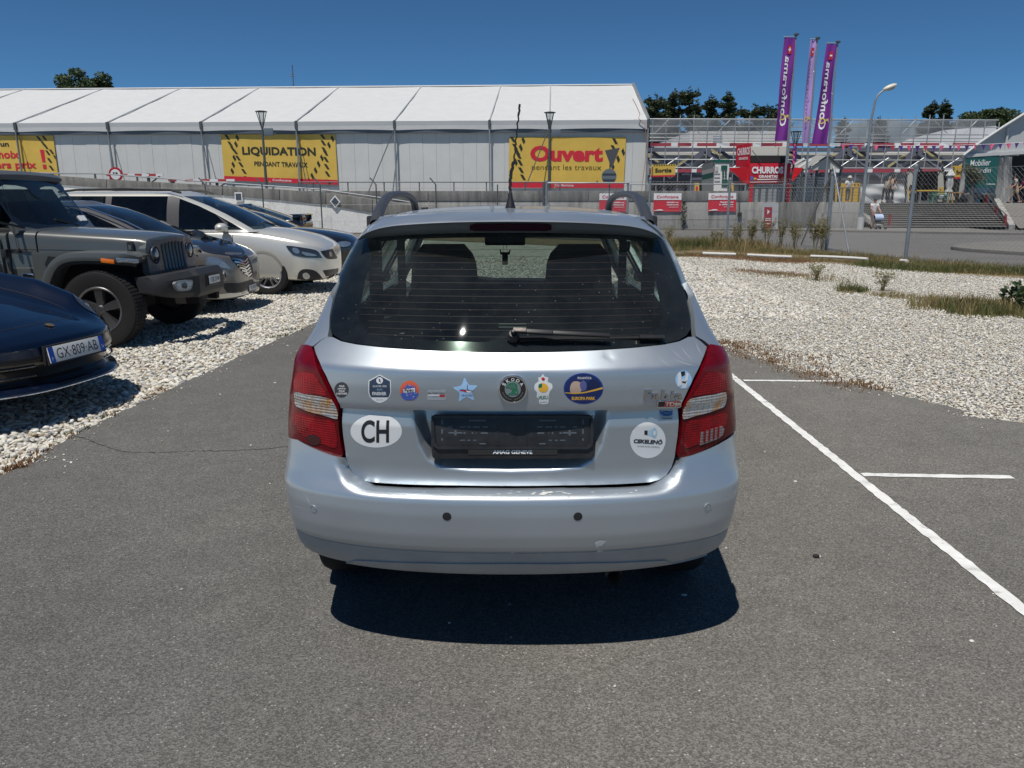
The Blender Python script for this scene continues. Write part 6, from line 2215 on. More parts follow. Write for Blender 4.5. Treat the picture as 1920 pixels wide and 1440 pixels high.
sheet('verge',edge(vp,5,0.06,4)+vp2+[(-12,38.6),(-4,33),(1,29),(3.5,26)],-0.012,M_VERGE)
kb=[G(1240,431.5),G(1440,433),G(1640,436.5),G(1780,439),G(1925,441)]
mb=MB()
mb.grid([[p+Vector((0,0,0.0))for p in kb],[p+Vector((0,0,0.10))for p in kb],[p+Vector((0,0.16,0.104))for p in kb],[Vector((p.x*1.08,47.4,0.11))for p in kb]])
o=mb.build('pavement',M_PAVE);o['kind']='structure'
mb=MB()
isl=[G(x,y)for x,y in((1782,468),(1800,462.5),(1840,459),(1930,456.5),(1990,456),(1990,486),(1930,480),(1850,475),(1805,471.5))]
mb.prism([(p.x,p.y)for p in isl],(0,0,-0.05),(1,0,0),(0,1,0),(0,0,1),0.16)
o=mb.build('traffic_island',M_PAVE,bevel=0.02);o['kind']='structure'
# ------------------- retaining walls and terraces
YW=44.0
ZT1,ZT2=ZP(960,358,YW),ZP(960,379,YW)
XA,XB,XC=P(690,400,YW).x,P(1402,400,YW).x,P(1612,400,YW).x
mb=MB()
mb.box2((-110,YW+0.4,-0.03),(XB-0.3,150,ZT1-0.12));o=mb.build('upper_terrace',M_PAVE);o['kind']='structure'
YS1=50.3
mb=MB();mb.prism([(XB-0.3,YW+0.4),(XC,YW+0.4),(XC,YS1),(75,YS1),(75,150),(XB-0.3,150)],(0,0,-0.03),(1,0,0),(0,1,0),(0,0,1),ZT2-0.05)
o=mb.build('lower_terrace',M_PAVE);o['kind']='structure'
w1=thing('retaining_wall','long grey concrete retaining wall with rain streaks below the yellow open banner','wall',((XA+XB)/2,YW,0))
I1=Matrix.Translation((-(XA+XB)/2,-YW,0))
mb=MB();mb.box2((XA-10,YW,-0.05),(XB,YW+0.39,ZT1-0.55));mb.build('wall_face',M_CONC,w1,inv=I1,bevel=0.01)
n=7
for k in range(n):
 x0,x1=lerp(XA-10,XB,k/n),lerp(XA-10,XB,(k+1)/n)
 mb=MB();mb.box2((x0+0.012,YW-0.03,ZT1-0.548),(x1-0.012,YW+0.36,ZT1))
 mb.build('parapet_panel',M_CONCD,w1,inv=I1,bevel=0.015)
mb=MB();mb.box2((XA-10,YW-0.012,ZT1-1.55),(XB,YW+0.1,ZT1-1.52));mb.build('cast_ledge',M_CONC,w1,inv=I1)
w2=thing('retaining_wall','lower grey concrete wall between the banners and the steps, under the snack stand','wall',((XB+XC)/2,YW,0))
I2=Matrix.Translation((-(XB+XC)/2,-YW,0))
xs=[XB+0.004,P(1458,400,YW).x,P(1530,400,YW).x,XC]
for k in range(3):
 mb=MB();mb.box2((xs[k]+0.01,YW+(0.02 if k==0 else 0.0),-0.05),(xs[k+1]-0.01,YW+0.39,ZT2))
 mb.build('wall_section',[M_CONC,M_CONCD,M_CONC][k],w2,inv=I2,bevel=0.015)
mb=MB();mb.box2((XC-0.3,YW+0.4,-0.05),(XC,YS1+0.2,ZT2));mb.build('return_wall',M_CONC,w2,inv=I2)
YR=40.5
rp=[(-200,312),(0,322),(200,336),(430,349),(600,360),(735,379),(790,388)]
w3=thing('ramp_wall','pale whitewashed ramp wall sloping down to the right behind the parked cars','wall',(P(400,400,YR).x,YR,0))
I3=Matrix.Translation((-P(400,400,YR).x,-YR,0))
top=[P(x,y,YR)for x,y in rp]
mid=[P(x,y+np.interp(x,[0,430,735,790],[16,18,26,24]),YR)for x,y in rp]
mb=MB()
f1=[[p for p in mid],[Vector((p.x,p.y,-0.05))for p in mid]]
mb.grid([[Vector((p.x,YR+0.3,p.z))for p in mid],f1[0],f1[1],[Vector((p.x,YR+0.3,-0.05))for p in mid]])
mb.build('wall_face',M_WHWALL,w3,inv=I3)
px_edges=[-200,-60,80,200,300,417,524,611,698,790]
for k in range(len(px_edges)-1):
 xa,xb=px_edges[k],px_edges[k+1]
 yy=lambda x:float(np.interp(x,[r[0]for r in rp],[r[1]for r in rp]))
 hh=lambda x:float(np.interp(x,[0,430,735,790],[16,18,26,24]))
 a0,a1=P(xa+0.6,yy(xa),YR-0.05),P(xb-0.6,yy(xb),YR-0.05)
 b0,b1=P(xa+0.6,yy(xa)+hh(xa),YR-0.05),P(xb-0.6,yy(xb)+hh(xb),YR-0.05)
 mb=MB()
 q=[a0,a1,b1,b0]
 mb.add(q+[p+Vector((0,0.3,0))for p in q],[(0,1,2,3),(7,6,5,4),(0,4,5,1),(1,5,6,2),(2,6,7,3),(3,7,4,0)])
 mb.build('parapet_panel',M_CONCD,w3,inv=I3,bevel=0.01)
mb=MB();mb.prism([(p.x,p.z-0.03)for p in top]+[(top[-1].x,-0.04),(top[0].x,-0.04)],(0,YR+0.31,0),(1,0,0),(0,0,1),(0,1,0),3.0)
o=mb.build('ramp',M_PAVE);o['kind']='structure'
hr=thing('handrail','steel handrail following the ramp down in front of the big tent','railing',(P(400,400,YR).x,YR+0.15,0))
IH=Matrix.Translation((-P(400,400,YR).x,-(YR+0.15),0))
rl=[(-100,318),(90,325),(190,325.5),(300,334),(430,343.5),(600,355),(735,373.5),(782,381)]
mb=MB();mb.tube([P(x,y,YR+0.15)for x,y in rl],0.035,8);mb.build('rail',M_STEEL,hr,smooth=True,inv=IH)
for x in(12,95,178,257,320,380,438,512):
 y=np.interp(x,[r[0]for r in rl],[r[1]for r in rl]);a=P(x,y+1,YR+0.15)
 mb=MB();mb.bar(a,(a.x,a.y,ZP(x,np.interp(x,[r[0]for r in rp],[r[1]for r in rp])+3,YR+0.15)),0.09,0.05,(0,1,0));mb.build('rail_post',M_STEELD,hr,inv=IH)
def railing(name,label,xs_,ytop,zbot,Y,rails,m,group=None,pw=0.06):
 c=P(sum(xs_)/len(xs_),400,Y)
 t=thing(name,label,'railing',(c.x,Y,zbot),0,group)
 I=Matrix.Translation((-c.x,-Y,-zbot))
 for k,py in enumerate(rails):
  mb=MB();a,b=P(xs_[0],py,Y),P(xs_[-1],py,Y);b.z=a.z
  mb.tube([a,b],0.03 if k==0 else 0.014,7);mb.build('rail',m,t,smooth=True,inv=I)
 for x in xs_:
  p=P(x,ytop,Y)
  mb=MB();mb.bar((p.x,Y+0.02,zbot),(p.x,Y+0.02,P(x,rails[0],Y).z),pw,pw*0.7,(0,1,0));mb.build('rail_post',m,t,inv=I)
 return t
railing('railing','low steel rail on dark posts along the top of the long concrete wall',[560,587,652,720,786,851,912,985,1050],342,ZT1,YW+0.15,(341.5,
),M_STEELD,None)
railing('railing','steel rail on the wall above the red and white posters',[1183,1230,1300,1365,1399],346,ZT1,YW+0.17,(345.5,),M_STEEL,None,0.05)
railing('railing','grey-green railing in front of the snack stand, ending at the steps',[1402,1424,1440,1462,1484,1530,1560,1580,1600,1612],352,ZT2,YW+0.15,
(352,360,366.5,373),mat('railing_green',(0.13,0.155,0.15),0.5,0.3),None,0.07)
# ------------------- steps
stt=thing('steps','broad flight of dark concrete steps with a red handrail on the right','steps',(P(1765,410,45).x,45,0))
IS=Matrix.Translation((-P(1765,410,45).x,-45,0))
NS=12
Y0s,Y1s=44.6,50.2
xl0,xr0=G(1650,431).x,P(1886,431,Y0s).x
xr1=P(1860,386,Y1s).x
zt=ZT2-0.05
M_STEP=mat('step_stone',(0.21,0.20,0.185),0.85,var=0.2,vscale=3)
for k in range(NS):
 z1=0.1+(zt-0.1)*(k+1)/NS
 ya=lerp(Y0s,Y1s,k/NS)
 x0=XC+0.02 if k>3 else lerp(xl0,XC+0.4,k/4)
 x1=lerp(xr0,xr1,k/NS)
 mb=MB();mb.box2((x0,ya-0.06,z1-0.055),(x1,ya+(Y1s-Y0s)/NS+0.08,z1));mb.build('step',M_STEP,stt,inv=IS,bevel=0.01)
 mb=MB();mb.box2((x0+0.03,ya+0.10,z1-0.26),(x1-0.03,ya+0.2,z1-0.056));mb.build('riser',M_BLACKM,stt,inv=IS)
mb=MB()
a,b=Vector((xr0+0.05,Y0s-0.15,0)),Vector((xr1+0.05,Y1s,zt))
mb.add([a,a+Vector((0.35,0,0)),b+Vector((0.35,0,0)),b]+[p+Vector((0,0,0.28))for p in(a,a+Vector((0.35,0,0)),b+Vector((0.35,0,0)),b)],[(3,2,1,0),(4,5,6,
7),(0,1,5,4),(1,2,6,5),(2,3,7,6),(3,0,4,7)])
mb.build('step_string',M_CONC,stt,inv=IS)
mb=MB()
a,b=Vector((xl0-0.1,Y0s-0.15,0)),Vector((XC+0.05,YW+0.9,0.95))
mb.add([a,a+Vector((0.3,0,0)),b+Vector((0.3,0.2,0)),b]+[p+Vector((0,0,0.25))for p in(a,a+Vector((0.3,0,0)),b+Vector((0.3,0.2,0)),b)],[(3,2,1,0),(4,5,6,
7),(0,1,5,4),(1,2,6,5),(2,3,7,6),(3,0,4,7)])
mb.build('step_string',M_CONC,stt,inv=IS)
mb=MB();mb.add([Vector((xr0+0.41,Y0s-0.5,0.10)),Vector((70,Y0s-0.5,0.10)),Vector((70,Y1s+0.1,zt)),Vector((xr1+0.41,Y1s+0.1,zt))],[(0,1,2,3)])
o=mb.build('paved_slope',M_PAVE);o['kind']='structure'
M_REDR=mat('handrail_red',(0.28,0.02,0.03),0.5)
mb=MB()
hp=[]
for(x,yb,yt,Y)in((1884,425,402,45.2),(1866,408,386,47.4),(1849,388,366,49.9)):
 p0,p1=P(x,yb,Y),P(x+2,yt,Y);hp.append(p1)
 m2=MB();m2.bar(p0,p1,0.10,0.10,(0,1,0));m2.build('rail_post',M_REDR,stt,inv=IS)
mb.tube(hp,0.025,6);mb.build('hand_rail',M_STEELD,stt,inv=IS)
p0,p1=P(1667,430,44.7),P(1669,402,44.7)
mb=MB();mb.bar(p0,p1,0.11,0.10,(0,1,0));mb.build('rail_post',M_REDR,stt,inv=IS)
mb=MB();mb.tube([p1,P(1655,391,46.2),P(1637,376,48),P(1618,360,49.9)],0.022,6);mb.build('hand_rail',M_STEELD,stt,inv=IS)
# ------------------- the big white tent
E1=Vector((1,-0.052,0)).normalized();E2=Vector((0.052,1,0)).normalized()
RC=P(1215,300,50.0);RC.z=0
def TP(px,py,off=0.0):
 d=ray(px,py);o=Vector((0,0,CAMH))
 t=(RC-E2*off-o).dot(E2)/d.dot(E2)
 return o+d*t
tent=thing('marquee','huge white marquee with grey walls and yellow sale banners across the left of the view','tent',(TP(600,350).x,TP(600,350).y,0))
IT=Matrix.Translation(-Vector(tent.location))
zE,zV,zB=TP(960,226.5).z,TP(960,240.5).z,ZT1-0.12
bays=[-700,-510,-325,-146,30,203,378,556,740,918,1030,1215]
bp_=[TP(x,240)for x in bays]
for p in bp_:p.z=0
DR_=10.7
zR=P(960,161,TP(960,200).y+DR_).z
rr_=random.Random(4)
for k in range(len(bays)-1):
 a,b=bp_[k],bp_[k+1]
 mb=MB();g=[]
 for i in range(9):
  t=i/8
  row=[]
  for j in range(9):
   u=j/8
   p=a.lerp(b,u)+E2*(DR_*t)
   sag=-0.03*4*u*(1-u)-0.03*math.sin(t*math.pi)+0.02*math.sin(i*2.1)
   row.append(Vector((p.x,p.y,lerp(zE,zR,t)+sag)))
  g.append(row)
 mb.grid(g);mb.build('roof_panel',M_TENT,tent,smooth=True,inv=IT)
 mb=MB();mb.grid([[a.lerp(b,u)+E2*(DR_*(2-t))+Vector((0,0,lerp(zE,zR,t)))for u in(0,1)]for t in(0,0.5,1)]);mb.build('roof_panel',M_TENT,tent,inv=IT)
 for nm,z0,z1,mm,of in(('valance',zE+0.02,lerp(zE,zV,0.56),M_TENTG,0.03),('valance_hem',lerp(zE,zV,0.56),zV-0.03,M_TENT,0.035)):
  mb=MB()
  sc=0.06 if nm=='valance_hem' else 0.0
  mb.grid([[a.lerp(b,u)-E2*(of+0.03*math.sin(u*9+k))+Vector((0,0,z0))for u in np.linspace(0.006,0.994,13)],[a.lerp(b,u)-E2*(of+0.03*math.sin(u*9+k))+Vector((0,
0,z1+sc*(1-(2*u-1)**2)-sc))for u in np.linspace(0.006,0.994,13)]])
  mb.build(nm,mm,tent,smooth=True,inv=IT)
 mb=MB();mb.bar(a+E2*0.12+Vector((0,0,zV-0.10)),b+E2*0.12+Vector((0,0,zV-0.10)),0.2,0.30);mb.build('eaves_beam',M_GUT,tent,inv=IT)
 nP=max(4,int(round((bays[k+1]-bays[k])/26)))
 for j in range(nP):
  c0,c1=a.lerp(b,(j+0.006)/nP),a.lerp(b,(j+0.994)/nP)
  of=0.25+rr_.uniform(-0.006,0.006)
  mb=MB()
  q=[c0+E2*of+Vector((0,0,zB)),c1+E2*(of+rr_.uniform(-0.008,0.008))+Vector((0,0,zB)),c1+E2*of+Vector((0,0,zV-0.15)),c0+E2*of+Vector((0,0,zV-0.15))]
  mb.add(q+[p+E2*0.05 for p in q],[(0,1,2,3),(7,6,5,4),(0,4,5,1),(1,5,6,2),(2,6,7,3),(3,7,4,0)])
  mb.build('wall_panel',M_TWALL,tent,inv=IT)
 mb=MB();mb.grid([[a+E2*0.33+Vector((0,0,z)),b+E2*0.33+Vector((0,0,z))]for z in(zB,zV)]);mb.build('wall_lining',M_TWALL,tent,inv=IT)
for k,a in enumerate(bp_):
 mb=MB();mb.tube([a-E2*0.02+Vector((0,0,zE+0.05)),a+E2*(DR_*0.5)+Vector((0,0,lerp(zE,zR,0.5)+0.03)),a+E2*DR_+Vector((0,0,zR+0.0))],0.045,6);mb.build('rafter',
mat('rafter_grey',(0.40,0.42,0.44),0.5),tent,inv=IT)
 mb=MB();mb.bar(a-E2*0.06+Vector((0,0,zB)),a-E2*0.06+Vector((0,0,zV+0.1)),0.09,0.09,(0,1,0));mb.build('leg',M_STEEL,tent,inv=IT)
 mb=MB();mb.box(a-E2*0.08+Vector((0,0,lerp(zE,zV,0.4))),(0.16,0.12,0.45));mb.build('leg_bracket',M_STEELD,tent,inv=IT)
 sx=0.9 if bays[k]<740 else-1.6 if bays[k]in(740,1030)else 0.0
 if sx:
  mb=MB();mb.tube([a-E2*0.1+Vector((0,0,zV)),a-E2*1.3+E1*sx+Vector((0,0,zB))],0.03,6);mb.build('stay',M_STEELD,tent,inv=IT)
mb=MB();mb.tube([bp_[0]+E2*DR_+Vector((0,0,zR+0.03)),bp_[-1]+E2*DR_+Vector((0,0,zR+0.03))],0.06,6);mb.build('ridge',M_TENT,tent,inv=IT)
a=bp_[-1]
mb=MB();mb.add([a+E2*0.05+Vector((0,0,zB)),a+E2*0.05+Vector((0,0,zE)),a+E2*DR_+Vector((0,0,zR)),a+E2*DR_*1.95+Vector((0,0,zE)),a+E2*DR_*1.95+Vector((0,
0,zB))],[(0,1,2,3,4)]);mb.build('gable',M_TENT,tent,inv=IT)
mb=MB();mb.grid([[bp_[0]+E2*DR_*2+Vector((0,0,z)),a+E2*DR_*2+Vector((0,0,z))]for z in(zB,zE)]);mb.build('back_wall',M_TWALL,tent,inv=IT)
mb=MB();mb.bar(a+E2*0.1+E1*0.02+Vector((0,0,zE+0.1)),a+E2*DR_+E1*0.02+Vector((0,0,zR+0.1)),0.16,0.12);mb.build('gable_beam',M_STEEL,tent,inv=IT)
mb=MB()
cab=[TP(1186,185,0.15),TP(1192,196,0.15),TP(1200,214,0.15),TP(1197,222,0.15),TP(1209,232,0.15),TP(1212,260,0.15),TP(1210,300,0.15),TP(1203,357,0.15)]
mb.tube(cab,0.02,5);mb.build('cable',mat('cable_orange',(0.42,0.17,0.09),0.6),tent,inv=IT)
# ---- banners on the tent wall
def quad_map(c,f):
 """c: photo corners TL,TR,BR,BL; f: pixel -> place"""
 TL_,TR_,BR_,BL_=[f(*q)for q in c]
 return lambda u,v:(TL_.lerp(TR_,u)).lerp(BL_.lerp(BR_,u),v)
def banner(name,label,cat,corners,f,mats_,group=None,sub=(10,5),wav=0.0,back=None,thick=True):
 q=quad_map(corners,f)
 c=q(0.5,0.5)
 t=thing(name,label,cat,tuple(c),0,group)
 I=Matrix.Translation(-c)
 mb=MB()
 n=(q(1,0)-q(0,0)).cross(q(0,1)-q(0,0)).normalized()
 if n.y>0:n=-n
 q2=lambda u,v,l=0.0:q(u,v)+n*(l+wav*(math.sin(u*11+v*3)+0.6*math.sin(v*7+u*4)))
 mb.grid([[q2(u,v)for u in np.linspace(0,1,sub[0]+1)]for v in np.linspace(0,1,sub[1]+1)])
 mb.build('sheet',mats_,t,smooth=True,inv=I)
 return t,q2,I,n
def bpatch(t,q2,I,pts,m,lift=0.012,name='print'):
 mb=MB();mb.add([q2(u,v,lift)for u,v in pts],[tuple(range(len(pts)))])
 return mb.build(name,m,t,inv=I)
def btext(t,q2,I,s,u0,v0,w,h,m,lift=0.016,**k):
 return text_on('lettering',s,lambda x,y:q2(x,y,lift),u0,v0,w,-h,m,t,inv=I,**k)
PA=[(-37,-36),(0,-32),(39,37),(4,33)];PB=[(-24,-14),(-2,-50),(26,12),(6,50)]
LOZ=[(205,425,0),(345,430,1),(240,525,0),(320,530,1),(272,600,0),(300,640,0),(280,735,1),(333,735,0),(258,838,1),(365,832,0),(237,935,1),(400,932,0),(430,
1040,0),(1533,412,0),(1663,443,1),(1534,500,0),(1610,532,1),(1540,596,0),(1556,640,0),(1500,710,1),(1557,730,0),(1450,797,1),(1560,828,0),(1402,888,1),
(1565,932,0),(1350,970,1),(1300,1045,1),(1573,1045,0)]
tp6=lambda x,y:TP(x,y,-0.17)
tp6=lambda x,y:TP(x,y,0.05-0.20)
def hz(t,q2,I,lst,x0,y0,w,h,kx=1.0):
 for x,y,k in lst:
  pts=[((x+dx*1.0-x0)/w,(y+dy-y0)/h)for dx,dy in(PB if k else PA)]
  pts=[(min(0.998,max(0.002,u)),min(0.995,max(0.005,v)))for u,v in pts]
  o=bpatch(t,q2,I,pts,M_BBLK,0.016,'hazard_mark')
bn1=banner('sale_banner','yellow banner with black lettering and hazard marks in the middle of the marquee wall','banner',[(414,252),(628,252),(634,346.5),
(421,338)],tp6,M_YEL,'sale banners on the marquee',wav=0.012)
t,q2,I,n_=bn1
bpatch(t,q2,I,[(0,0.905),(1,0.905),(1,1),(0,1)],M_BRED,0.010,'red_strip')
hz(t,q2,I,LOZ,118,385,1585,695)
btext(t,q2,I,'LIQUIDATION',0.50,0.36,0.645,0.20,M_BBLK,bold=0.035)
btext(t,q2,I,'PENDANT TRAVAUX',0.51,0.618,0.47,0.098,M_BBLK,bold=0.022)
btext(t,q2,I,'Conforama',0.51,0.952,0.165,0.05,M_BWHT,bold=0.012)
bn2=banner('sale_banner','yellow banner with big red lettering at the right end of the marquee','banner',[(955,256.5),(1174,257),(1169,353),(953.5,352)],
tp6,M_YEL,'sale banners on the marquee',wav=0.012)
t,q2,I,n_=bn2
bpatch(t,q2,I,[(0,0.895),(1,0.895),(1,1),(0,1)],M_BRED,0.010,'red_strip')
L2=[(140,405,0),(270,415,1),(168,495,0),(240,508,1),(200,565,0),(215,610,0),(180,690,1),(235,695,0),(248,790,0),(118,870,1),(275,880,0),(300,970,0),(1410,
425,0),(1395,510,0),(1518,560,1),(1458,645,1),(1395,735,1),(1215,965,1),(1370,1000,0)]
hz(t,q2,I,L2,95,375,1450,640)
btext(t,q2,I,'Ouvert',0.497,0.325,0.628,0.31,M_BRED,bold=0.045)
btext(t,q2,I,'pendant les travaux',0.50,0.605,0.60,0.135,mat('banner_olive',(0.10,0.085,0.015),0.5),bold=-0.005)
btext(t,q2,I,'Conforama',0.485,0.945,0.165,0.05,M_BWHT,bold=0.012)
bn3=banner('sale_banner','yellow banner with red price slogan cut off by the left edge of the view','banner',[(-120,254),(99,254),(110,334),(-108,334)],
tp6,M_YEL,'sale banners on the marquee',wav=0.012)
t,q2,I,n_=bn3
L3=[(585,318,0),(668,312,0),(640,395,0),(672,440,0),(690,530,0),(748,515,0),(800,605,0),(703,645,0),(715,760,0),(725,870,0)]
hz(t,q2,I,L3,-960+8,274,1752,640)
btext(t,q2,I,'avec un',(-3+112)/219,0.215,0.235,0.085,M_BBLK,bold=0.03)
btext(t,q2,I,'choix',(17+110)/219,0.44,0.225,0.19,M_BRED,bold=0.028)
btext(t,q2,I,'supers prix',(17+109)/219,0.715,0.50,0.215,M_BRED,bold=0.028)
bpatch(t,q2,I,[(0.872,0.33),(0.908,0.33),(0.907,0.62),(0.880,0.62)],M_BRED,0.016)
bpatch(t,q2,I,[(0.879,0.68),(0.910,0.68),(0.910,0.78),(0.881,0.78)],M_BRED,0.016)
# ------------------- garden lamps, road sign backs, barrier, small wall signs
def garden_lamp(label,px,ytop,ybot,Y,sign=True,side=1):
 zt_,zb_=P(px,ytop,Y).z,(ybot if ybot is not None else 0)
 x=P(px,ytop,Y).x
 t=thing('lamp_post',label,'lamp post',(x,Y,zb_),0,'lantern lamp posts on the terrace')
 h=zt_-zb_
 mb=MB();mb.tube([(0,0,0),(0,0,h-0.92)],[0.085,0.06],10);mb.build('pole',M_STEELD,t,smooth=True)
 mb=MB();mb.lathe([(0.33,h-0.05),(0.34,h-0.02),(0.20,h+0.01),(0.02,h+0.02)],18);mb.build('lamp_cap',M_STEELD,t,smooth=True,angle=0.5)
 for k in range(4):
  a=math.pi/4+k*math.pi/2
  mb=MB();mb.bar((0.05*math.cos(a),0.05*math.sin(a),h-0.92),(0.31*math.cos(a),0.31*math.sin(a),h-0.05),0.04,0.03);mb.build('lamp_strut',M_STEELD,t)
 mb=MB();mb.lathe([(0.05,h-0.9),(0.09,h-0.75),(0.20,h-0.1),(0.2,h-0.06)],12,caps=False);mb.build('lamp_glass',glass('lantern_glass',(0.75,0.78,0.78)),t,
smooth=True)
 if sign:
  mb=MB();mb.box((side*0.36,-0.05,h-1.15),(0.52,0.10,0.42));mb.build('sign_box',mat('slate_box',(0.12,0.145,0.175),0.5),t,bevel=0.02)
 return t
garden_lamp('dark lantern post with a small slate box before the black-lettered banner',489.5,208,ZT1-0.12,46.2)
garden_lamp('dark lantern post with a small slate box before the red-lettered banner',1031,210,ZT1-0.12,46.2)
garden_lamp('dark lantern post beside the snack stand under the purple flags',1493,246,ZT2-0.05,48.8,sign=False)
t=thing('road_sign','give way and round road signs seen from behind on one post','road sign',(P(1144,330,42.5).x,42.5,0))
I=Matrix.Translation(-Vector(t.location))
mb=MB();a=P(1142,376,42.5);b=P(1146,284,42.5);mb.tube([(a.x,42.5,0),(a.x,42.5,b.z)],0.035,8);mb.build('post',M_STEELD,t,inv=I)
M_SBK=mat('sign_back',(0.10,0.10,0.105),0.5,0.3)
mb=MB();q=[P(1134,282,42.42),P(1162,277,42.42),P(1147,317,42.42)];mb.add(q+[p+Vector((0,-0.03,0))for p in q],[(0,1,2),(5,4,3),(0,3,4,1),(1,4,5,2),(2,5,
3,0)]);mb.build('triangle_plate',M_SBK,t,inv=I)
mb=MB();c=P(1142,331,42.42);mb.lathe([(0.40,-0.015),(0.40,0.015)],28,Matrix.Translation(c)@Matrix.Rotation(math.pi/2,4,'X'));mb.build('round_plate',mat('sign_back2',
(0.17,0.19,0.205),0.5,0.3),t,inv=I)
for dy in(-0.15,0.15):
 mb=MB();mb.box(c+Vector((0,-0.03,dy)),(0.72,0.03,0.05));mb.build('clamp_bar',M_STEELD,t,inv=I)
t=thing('road_sign','round red-rimmed prohibition sign by the striped barrier','road sign',tuple(P(217,327,45.5)))
I=Matrix.Translation(-Vector(t.location));c=P(217,327,45.5)
Rx=Matrix.Rotation(math.pi/2,4,'X')
mb=MB();mb.lathe([(0.40,-0.02),(0.40,0.02),(0.30,0.022)],30,Matrix.Translation(c)@Rx,caps=True);mb.build('red_ring',mat('sign_red',(0.42,0.02,0.03),0.4),
t,inv=I)
mb=MB();mb.lathe([(0.285,0.02),(0.285,0.03),(0.0,0.031)],30,Matrix.Translation(c)@Rx);mb.build('sign_face',M_BWHT,t,inv=I)
mb=MB();mb.box(c+Vector((-0.09,-0.036,0.06)),(0.09,0.006,0.13));mb.box(c+Vector((0.07,-0.036,0.06)),(0.12,0.006,0.11));mb.build('sign_symbol',M_BBLK,t,
inv=I)
mb=MB();mb.tube([(c.x,c.y+0.05,ZT1-0.12),(c.x,c.y+0.05,c.z)],0.035,8);mb.build('post',M_STEEL,t,inv=I)
def barrier(label,x0,x1,y,Y,zb):
 a,b=P(x0,y,Y),P(x1,y,Y);b.z=a.z
 t=thing('barrier',label,'barrier',tuple(a),0,'striped barriers at the marquee ramp')
 I=Matrix.Translation(-a)
 n=8
 for k in range(n):
  mb=MB();mb.bar(a.lerp(b,k/n),a.lerp(b,(k+1)/n),0.07,0.13);mb.build('boom_section',M_BWHT if k%2 else mat('barrier_red',(0.45,0.05,0.05),0.5),t,inv=I)
 for f in(0.06,0.72):
  p=a.lerp(b,f);mb=MB();mb.bar((p.x,p.y+0.1,zb),(p.x,p.y+0.1,p.z+0.1),0.13,0.13,(0,1,0));mb.build('barrier_post',M_STEELD,t,inv=I)
 p=a.lerp(b,0.95);mb=MB();mb.bar((p.x-1.4,p.y+0.2,zb+0.1),(p.x,p.y+0.1,p.z),0.06,0.06);mb.build('barrier_strut',M_STEELD,t,inv=I)
barrier('red and white barrier boom behind the round prohibition sign',200,306,328,45.8,ZT1-0.12)
barrier('red and white barrier boom left of the black-lettered yellow banner',316,440,338,45.2,ZT1-0.12)
def wall_sign(label,px,py,r,rot):
 c=P(px,py,YR-0.09)
 t=thing('wall_sign',label,'sign',tuple(c),0,'small dark plates on the ramp wall')
 for nm,s,y,mm in(('frame',1.0,0.0,M_BWHT),('face',0.74,-0.012,mat('plate_slate',(0.05,0.065,0.09),0.4))):
  mb=MB()
  pts=[(s*r*math.cos(rot+k*math.pi/2+math.pi/4),s*r*1.15*math.sin(rot+k*math.pi/2+math.pi/4))for k in range(4)]
  mb.prism(pts,(0,y,0),(1,0,0),(0,0,1),(0,-1,0),0.03)
  mb.build(nm,mm,t)
wall_sign('small upright dark plate with white frame on the ramp wall above the black sporty car',447.5,369,0.27,0.0)
wall_sign('small tilted dark plate with white frame on the ramp wall by the silver car',628.5,378,0.27,0.75)
